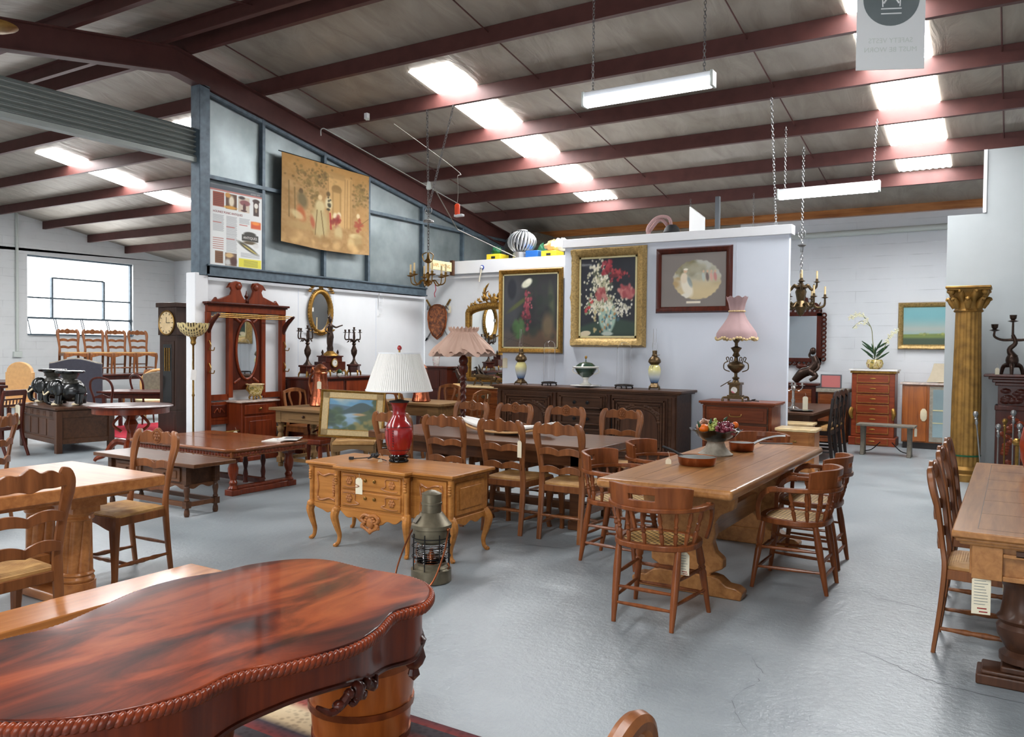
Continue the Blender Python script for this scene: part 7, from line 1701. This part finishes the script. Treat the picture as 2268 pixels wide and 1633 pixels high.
def silver_cand(label,x,y,first=None):
    if first: return dup(first,label,(x,y,.72),.4)
    t=thing('silver_candelabrum',label,'candelabra',(x,y,.72),0,'silver candelabra on the dark table')
    MB().lathe([(.08,0),(.085,.01),(.03,.04),(.018,.08),(.03,.12),(.018,.16),(.02,.28),(.03,.31),(.012,.33)],(0,0,0),16).obj('stem','silver',t)
    for k in range(4): a=k*PI/2; c,s=math.cos(a),math.sin(a); MB().tube(cr([(0,0,.3),(c*.07,s*.07,.26),(c*.12,s*.12,.3),(c*.12,s*.12,.34)],4),.009,6).lathe([(.01,.33),(.04,.34),(.04,.346),(.014,.35),(.014,.38)],(c*.12,s*.12,0),10).obj('arm','silver',t)
    return t
s=silver_cand('silver branched candelabrum at left on the dark table',-3.05,12.45); silver_cand('silver branched candelabrum nearer the dark chairs',-2.72,12.1,s)
t=thing('silver_tray','oval silver tray with tag at the near end of dark table','tray',(-2.52,11.7,.72)); MB().lathe([(.001,0),(.14,.004),(.17,.02),(.15,.015),(.001,.008)],(0,0,0),24,None,1,.8).obj('tray','silver',t); price_tag('t',(-2.5,11.85,.92),.3,'cream tag leaning among the silver on dark table',.07,.2)
t=thing('bronze_figure','crouching dark bronze figure statue before the fretwork mirror','statue',(-3.05,14.75,1.025)); b=MB().tube(cr([(-.25,0,.0),(-.12,0,.14),(.02,0,.2),(.1,0,.32),(.06,0,.44)],5),[.06,.09,.08,.07,.045],10).sph((.05,0,.53),(.055,.05,.065),10,8)
b.tube(cr([(.1,0,.36),(.16,-.05,.25),(.08,-.08,.16)],4),[.035,.025,.02],7).tube(cr([(.0,-.04,.18),(.12,-.06,.1),(.02,-.08,.02)],4),[.06,.045,.03],8).tube(cr([(.09,.04,.38),(-.02,.08,.44),(.0,.08,.52)],4),[.03,.022,.02],7).obj('figure','bronze',t,smooth=70)
t=thing('rear_sideboard','dark carved sideboard by rear wall carrying the bronze figure','sideboard',(-3.52,14.8,0)); MB().box(-.62,.62,-.25,.25,.0,.96).obj('carcass','mahogd',t,bev=.006); MB().box(-.66,.66,-.29,.25,.96,1.0).obj('top','mahogd',t,bev=.01)
for x in (-.3,.3): MB().box(x-.25,x+.25,-.265,-.25,.1,.9).obj('door','burl',t,bev=.006)
t=thing('burr_chest','small burr veneered chest between sideboard and tall red chest','chest of drawers',(-2.66,14.75,0)); MB().box(-.2,.25,-.22,.22,0,.86).obj('carcass','burl',t,bev=.006); MB().box(-.23,.28,-.25,.22,.86,.92).obj('top','stone',t,bev=.008)
for z in (.1,.35,.6): MB().box(-.17,.22,-.235,-.22,z,z+.22).obj('drawer','burl',t,bev=.004)
t=thing('photo_frame','small dark frame with pink picture standing on the burr chest','frame',(-2.68,14.68,.92)); MB().box(-.17,.17,-.015,.015,0,.24).obj('frame','greybox',t,bev=.004); MB().box(-.15,.15,-.018,-.015,.02,.22).obj('picture',plain('pink_card',S(190,110,106),.6),t)
def semainier():
    t=thing('tall_chest','tall red veneered chest of seven drawers with white marble top','chest of drawers',(-2.0,14.75,0)); m='mahog'; red=wood('red_veneer',S(104,36,18),S(150,70,38),.3,0)
    MB().box(-.33,.33,-.2,.2,.14,1.2).obj('carcass',red,t,bev=.012); MB().box(-.36,.36,-.24,.2,0,.14).obj('plinth',red,t,bev=.008); MB().box(-.35,.35,-.22,.2,1.2,1.235).obj('frieze','gilt',t); MB().box(-.37,.37,-.25,.2,1.235,1.265).obj('marble_top','marbw',t,bev=.006)
    for i in range(7):
        z=.03+i*.168 if i else .02; h=.145 if i else .11
        d=MB().box(-.25,.25,-.215 if i else -.25,-.2 if i else -.235,z,z+h).obj('drawer',red,t,bev=.003)
        q=MB(); y=-.217 if i else -.252; q.box(-.245,.245,y,y+.003,z+.004,z+.012).box(-.245,.245,y,y+.003,z+h-.012,z+h-.004).box(-.245,-.237,y,y+.003,z,z+h).box(.237,.245,y,y+.003,z,z+h).sph((0,y,z+h/2),(.05,.006,.012),8,5).obj('brass_banding','gilt',d)
    for s in (-1,1): MB().tube(cr([(s*.31,-.22,.62),(s*.33,-.24,.54),(s*.31,-.21,.44)],3),[.03,.035,.02],7).obj('mount','gilt',t)
semainier()
def orchid():
    t=thing('potted_orchid','white artificial orchid in gilt bowl on tall red chest','plant',(-2.0,14.7,1.265)); MB().lathe([(.06,0),(.1,.03),(.115,.08),(.1,.13),(.095,.135),(.001,.12)],(0,0,0),24).obj('pot','floral',t)
    l=MB()
    for k in range(14): a=k*2.4; leaf(l,(.02*math.cos(a),.02*math.sin(a),.13+.012*k),(math.cos(a),.5*math.sin(a),.7),.2,.13)
    l.obj('leaves','leaf',t)
    s=MB(); s1=cr([(0,0,.12),(-.03,-.02,.4),(-.06,-.03,.6),(-.2,-.04,.78),(-.32,-.05,.72)],6); s2=cr([(0,0,.12),(.1,-.03,.25),(.18,-.03,.45),(.28,-.03,.54)],6); s.tube(s1,.005,5).tube(s2,.005,5); s.tube(cr([(-.06,-.03,.6),(-.18,-.03,.68),(-.3,-.03,.58)],5),.004,5).obj('stem','stem',t)
    f=MB(); r=random.Random(3)
    for c in s1[14:]+[Vector((-.12,-.03,.64)),Vector((-.2,-.03,.66)),Vector((-.26,-.03,.6))]:
        for k in range(4): a=r.random()*6.28; leaf(f,c,(math.cos(a),-.5,math.sin(a)),.05,.3)
    f.obj('flower_spray','petal',t); f=MB()
    for c in s2[10:]:
        for k in range(4): a=r.random()*6.28; leaf(f,c,(math.cos(a),-.5,math.sin(a)),.05,.3)
    f.obj('flower_spray','petal',t); t.scale=(1.18,1.18,1.18)
orchid()
def deco():
    t=thing('display_cabinet','art deco walnut cabinet with glazed door and veined marble top','cabinet',(-1.0,14.75,0)); MB().box(-.56,.56,-.2,.25,.1,1.03).obj('carcass','deco',t,bev=.01); MB().box(-.54,.54,-.18,.25,0,.1).obj('plinth','ebony',t); MB().box(-.59,.59,-.24,.25,1.03,1.065).obj('marble_top','marbg',t,bev=.008)
    d=MB().box(-.53,-.2,-.215,-.2,.12,1.01).obj('door','deco',t,bev=.006); MB().lathe([(.02,-.1),(.045,-.06),(.05,0),(.045,.06),(.02,.1)],(0,0,0),12,None,1,.3).xf(Matrix.Translation((-.24,-.22,.55))).obj('door_handle','ivory',d)
    g=MB().box(-.16,.5,-.215,-.2,.12,1.01).obj('glazed_door','stone',t,bev=.006); MB().box(-.11,.46,-.219,-.215,.2,.96).obj('glass',plain('dim_display_glass',S(150,170,174),.08,.3,.1,3),g); MB().box(-.11,.46,-.224,-.219,.62,.64).box(-.11,.46,-.224,-.219,.42,.435).obj('shelf','cream',g)
    t=thing('square_lamp','beige square lampshade standing on the art deco cabinet','lamp',(-1.02,14.7,1.065)); v=[]
    for z,w in ((.015,.19),(.1,.15),(.2,.12),(.31,.095)): v+=[(-w,-w,z),(w,-w,z),(w,w,z),(-w,w,z)]
    f=[]
    for i in range(3):
        for k in range(4): k2=(k+1)%4; f.append((i*4+k,i*4+k2,i*4+4+k2,i*4+4+k))
    MB().add(v,f).obj('lamp_shade','shadeb',t); MB().lathe([(.06,0),(.03,.01),(.02,.1)],(0,0,0),12).obj('base','brass',t)
deco()
t=thing('iron_leg_table','weathered narrow table on scrolled iron legs before the red chest','table',(-1.63,13.3,0)); MB().box(-.4,.4,-.17,.17,.44,.47).obj('tabletop','slate',t,bev=.004)
for s in (-1,1):
    MB().prism([(-.12,0),(.12,0),(.1,.04),(.06,.2),(.1,.4),(.12,.44),(-.12,.44),(-.1,.4),(-.06,.2),(-.1,.04)],'yz',s*.32-.03,s*.32+.03).obj('leg','slate',t,bev=.008); MB().tube(cr([(s*.32,0,.05),(s*.2,0,.08),(s*.08,0,.2)],4),.008,6).obj('iron_brace','iron',t)
price_tag('t',(-1.224,13.2,.44),PI/2-.5,'pink stringed tag hanging from the iron leg table',.06,.12)
def gold_column():
    t=thing('gilt_column','tall gold leaf fluted Corinthian column against stub wall','column',(-.505,11.35,0)); m='goldcol'
    MB().lathe([(.2,0),(.2,.08),(.17,.1),(.19,.14),(.165,.18)],(0,0,0),32).obj('base',m,t)
    N=96
    MB().lathe([(.165,.18),(.165,.3),(.16,1.0),(.145,1.7),(.14,2.05)],(0,0,0),N,lambda r,z,a,i:(r*(1-.07*max(0,math.cos(a*12))**2*0-.06*abs(math.sin(a*9))**2),z)).obj('fluted_shaft',m,t,smooth=70)
    c=MB().lathe([(.15,2.05),(.165,2.065),(.15,2.08),(.15,2.1),(.16,2.18),(.2,2.28),(.235,2.32)],(0,0,0),28)
    for ring,(z,n,s) in enumerate(((2.1,8,.11),(2.18,8,.13))):
        for k in range(n): a=2*PI*(k+ring*.5)/n; c.tube(cr([(.15*math.cos(a),.15*math.sin(a),z),(.18*math.cos(a),.18*math.sin(a),z+s*.6),(.22*math.cos(a),.22*math.sin(a),z+s),(.24*math.cos(a),.24*math.sin(a),z+s*.8)],3),[.03,.045,.03,.014],6)
    for k in range(4): a=PI/4+k*PI/2; c.sph((.25*math.cos(a),.25*math.sin(a),2.29),.04,8,6)
    c.obj('capital',m,t,smooth=60); MB().box(-.24,.24,-.24,.24,2.33,2.36).box(-.225,.225,-.225,.225,2.31,2.33).obj('abacus',m,t,bev=.008)
    MB().lathe([(.168,.30),(.17,.31),(.168,.32)],(0,0,0),30).obj('green_tape','greenp',t)
gold_column()
def mantel():
    t=thing('mantelpiece','carved dark mahogany mantelpiece at the right edge','fireplace',(.62,11.68,0)); m='mahogd'
    MB().box(-.95,.95,-.28,.2,1.27,1.3).box(-.9,.9,-.23,.2,1.24,1.27).box(-.86,.86,-.19,.2,1.2,1.24).box(-.83,.83,-.16,.2,1.16,1.2).obj('shelf',m,t,bev=.008)
    MB().box(-.8,.8,-.1,.2,.92,1.16).obj('frieze',m,t); 
    for s in (-1,1): MB().box(s*.65-.17,s*.65+.17,-.13,.2,0,.92).obj('jamb',m,t,bev=.006); MB().box(s*.65-.18,s*.65+.18,-.15,.2,.86,.92).obj('moulding',m,t,bev=.008)
    for s in (-1,1):
        c=MB()
        for k in range(18): c.sph((s*.65+rnd.uniform(-.1,.1),-.135,.2+k*.034),(.045,.012,.03),6,4)
        c.obj('jamb_carving','mahog',t); c=MB()
        for k in range(12): c.sph((s*.62+rnd.uniform(-.11,.11),-.105,1.04+rnd.uniform(-.07,.07)),(.06,.012,.035),6,4)
        c.obj('frieze_carving','mahogd',t)
    MB().box(-.48,.48,.05,.2,0,.92).obj('fire_opening','blackm',t)
mantel()
t=thing('bronze_candelabrum','dark bronze branched candelabrum on the mahogany mantelpiece','candelabra',(-.04,11.55,1.3)); b=MB()
for k in range(3): a=k*2*PI/3+.5; b.tube(cr([(0,0,.12),(.1*math.cos(a),.1*math.sin(a),.1),(.13*math.cos(a),.13*math.sin(a),.0)],4),[.04,.025,.018],7)
b.sph((0,0,.17),(.07,.06,.09),10,8).tube(cr([(.02,0,.2),(-.03,0,.3),(.03,0,.38),(0,0,.48)],5),[.05,.03,.025,.02],8).obj('base','bronze',t,smooth=70)
for x,z in ((-.19,.52),(.19,.52),(0,.63)): MB().tube(cr([(0,0,.42),(x*.6,0,.42),(x,0,.46),(x,0,z)],5),[.018,.015,.012],7).lathe([(.01,z),(.06,z+.015),(.02,z+.03),(.035,z+.05),(.04,z+.09),(.03,z+.09)],(x,0,0),12).obj('arm','bronze',t,smooth=70)
price_tag('t',(-.19,11.42,1.38),.5,'white tag leaning at the mantel candelabrum base',.05,.09)
def tools(label,x,y,z0,m,first=None):
    t=thing('fire_tool',label,'fire iron',(x,y,0),0,'brass and steel fire irons before the mantel'); MB().tube([(0,0,.0),(0,0,z0)],.008,7).obj('shaft',m,t); MB().lathe([(.008,z0-.12),(.018,z0-.1),(.012,z0-.06),(.022,z0-.05),(.012,z0-.035),(.03,z0),(.024,z0+.025),(.004,z0+.035)],(0,0,0),12).obj('knob',m,t); return t
for i,(x,y,z,m,lb) in enumerate(((-.28,10.4,.88,'steel','leftmost leaning steel fire iron before the mantel'),(-.15,10.5,.74,'steel','second fire iron with steel knob before the mantel'),(-.09,10.55,.8,'brass','brass knobbed fire iron before the mantel'),(-.01,10.5,.9,'steel','tallest steel fire iron before the mantel'),(.05,10.45,.76,'steel','rightmost short fire iron before the mantel'))): 
    q=tools(lb,x,y,z,m); 
    if i==0: q.rotation_euler=(0,-.1,0)
t=thing('brass_fire_dogs','lumpy brass andiron ornament before the mantel','andiron',(.03,10.3,0)); MB().tube([(0,0,0),(0,0,.56)],.02,8).sph((0,0,.6),(.05,.04,.045),10,8).sph((.06,0,.58),(.035,.03,.035),8,6).obj('andiron','brass',t)
t=thing('orange_vase','tall orange glazed vase at far right edge on panelled table','vase',(.13,6.4,.765)); MB().lathe([(.06,0),(.09,.1),(.1,.2),(.08,.3),(.05,.36),(.06,.4)],(0,0,0),24).obj('body',plain('orange_glaze',S(150,60,34),.2,0,.15),t)
# ---------------------------------------------------------------- stored on top of the walls
t=thing('roof_ventilator','silver spinning roof ventilator stored on top of alcove wall','ventilator',(-7.2,11.9,3.06)); MB().lathe([(.16,0),(.16,.12)],(0,0,0),28).obj('throat','chrome',t)
v=[];f=[];N=22
for k in range(N):
    a=2*PI*k/N
    for i in range(9):
        th=PI*(.08+.84*i/8); r=.235*math.sin(th); z=.27-.2*math.cos(th)*-1; v+=[(r*math.cos(a+i*.06),r*math.sin(a+i*.06),.3-.2*math.cos(th)),(r*1.08*math.cos(a+.2+i*.06),r*1.08*math.sin(a+.2+i*.06),.3-.2*math.cos(th))]
    o=k*18
    for i in range(8): q=o+i*2; f.append((q,q+1,q+3,q+2))
x=MB().add(v,f).obj('vanes','chrome',t); s=x.modifiers.new('Solidify','SOLIDIFY'); s.thickness=.003
MB().lathe([(.001,.51),(.09,.505),(.1,.49)],(0,0,0),20).obj('cap','chrome',t)
t=thing('yellow_crate','yellow plastic crate left of the ventilator on alcove wall','crate',(-7.63,11.8,3.05)); MB().box(-.14,.14,-.14,.14,0,.11).obj('body','yellow',t,bev=.008); MB().box(-.04,.04,-.145,-.14,.03,.07).obj('handle_slot','blackm',t)
dup(t,'yellow plastic crate right of the ventilator on alcove wall',(-6.55,11.8,3.05),0); 
q=[o for o in bpy.data.objects if o.name=='yellow_crate.001'][0]; q['label']='yellow plastic crate right of the ventilator on alcove wall'
t=thing('blue_crate','blue plastic crate between ventilator and right yellow crate','crate',(-6.87,11.8,3.05)); MB().box(-.12,.12,-.14,.14,0,.13).obj('body','bluep',t,bev=.008)
def crumple(name,mat,label,cat,loc,s,seed):
    r=random.Random(seed); o=MB().sph((0,0,s[2]),s,12,8); o.v=[(x*(1+r.uniform(-.25,.25)),y*(1+r.uniform(-.2,.2)),max(0,z*(1+r.uniform(-.2,.2)))) for x,y,z in o.v]; o=o.obj(name,mat,None,smooth=20); o.location=loc; tag(o,label,cat); return o
crumple('paper_bundle','paper','crumpled white paper bundle on top of right yellow crate','paper',(-6.42,11.85,3.16),(.16,.12,.1),2); crumple('paper_bundle','tan','rolled tan paper bundle leaning over the yellow crate','paper',(-6.62,11.95,3.18),(.16,.09,.09),5)
crumple('cloth_bundle','greenp','dark green cloth bundle left behind the roof ventilator','cloth',(-7.72,11.9,3.165),(.1,.08,.07),7); crumple('cloth_bundle','greenp','green cloth bundle right behind the ventilator','cloth',(-6.88,12.08,3.05),(.12,.08,.13),8)
crumple('black_bag','blackm','black plastic bag leaning behind the ventilator at left','bag',(-7.5,12.05,3.05),(.14,.1,.24),9)
t=thing('white_board','white sheet board propped on storage deck above partition','board',(-3.85,11.1,3.12),-.9); MB().prism([(-.3,0),(.3,0),(.3,.25),(-.3,.5)],'xz',-.01,.01).obj('board','board',t)
o=MB().tube(cr([(0,0,.02),(.1,.05,.2),(.25,0,.3),(.35,.05,.16),(.2,.1,.02),(.05,0,.15),(.2,-.04,.32),(.38,0,.3),(.4,.05,.04)],6),.025,8).obj('rope_coil','rope'); o.location=(-4.62,11.05,3.12); tag(o,'dusty pink rope coil on the storage deck above partition','rope')
o=MB().lathe([(.1,0),(.12,.02),(.1,.06),(.12,.1),(.1,.16),(.06,.2)],(0,0,0),16).obj('black_bucket','blackm'); o.location=(-4.18,11.0,3.12); tag(o,'black ribbed bucket beside the white board above partition','bucket')
t=thing('roof_pipe','grey steel post rising behind white board above the partition','post',(-3.62,11.3,3.12)); MB().box(-.03,.03,-.03,.03,0,.6).obj('post','greybox',t)
o=MB().box(-8.95,-8.3,14.3,15.0,3.75,3.9).obj('duct','slate'); tag(o,'small grey box under the roof in rear corner','duct')
# rug and chair arm at the bottom edge
o=MB().box(-.75,.75,-.85,.85,0,.012).obj('persian_rug','rug'); o.location=(-1.95,1.82,0); o.rotation_euler=(0,0,.0); tag(o,'patterned persian rug below barrel and mahogany table','rug')
t=thing('armchair','carved wooden armchair whose scrolled arm peeks in at the bottom edge','chair',(-.448,1.224,0),-.23)
m='oak_chair'
for q in (-1,1):
    MB().tube(cr([(q*.25,-.24,.64),(q*.265,-.1,.66),(q*.275,.06,.70),(q*.275,.12,.755),(q*.275,.15,.745),(q*.275,.165,.70),(q*.28,.21,.755),(q*.28,.27,.79),(q*.28,.315,.775),(q*.28,.33,.72),(q*.275,.31,.64),(q*.265,.25,.44)],5),[.018,.02,.018,.012,.02,.024,.026,.024,.022,.02,.022],9).obj('arm',m,t)
    for y in (.22,-.22): MB().tube([(q*.25,y,.42),(q*.26,y*1.05,0)],[.028,.018],8).obj('leg',m,t)
    MB().tube([(q*.24,-.22,.42),(q*.23,-.27,.9)],.022,8).obj('back_post',m,t)
MB().box(-.27,.27,-.24,.25,.38,.44).obj('seat','cream',t,bev=.02); MB().slat(-.23,.23,lambda x:.90+.02*math.cos(x*8),lambda x:.82,lambda x:-.265,.03).obj('crest_rail',m,t)
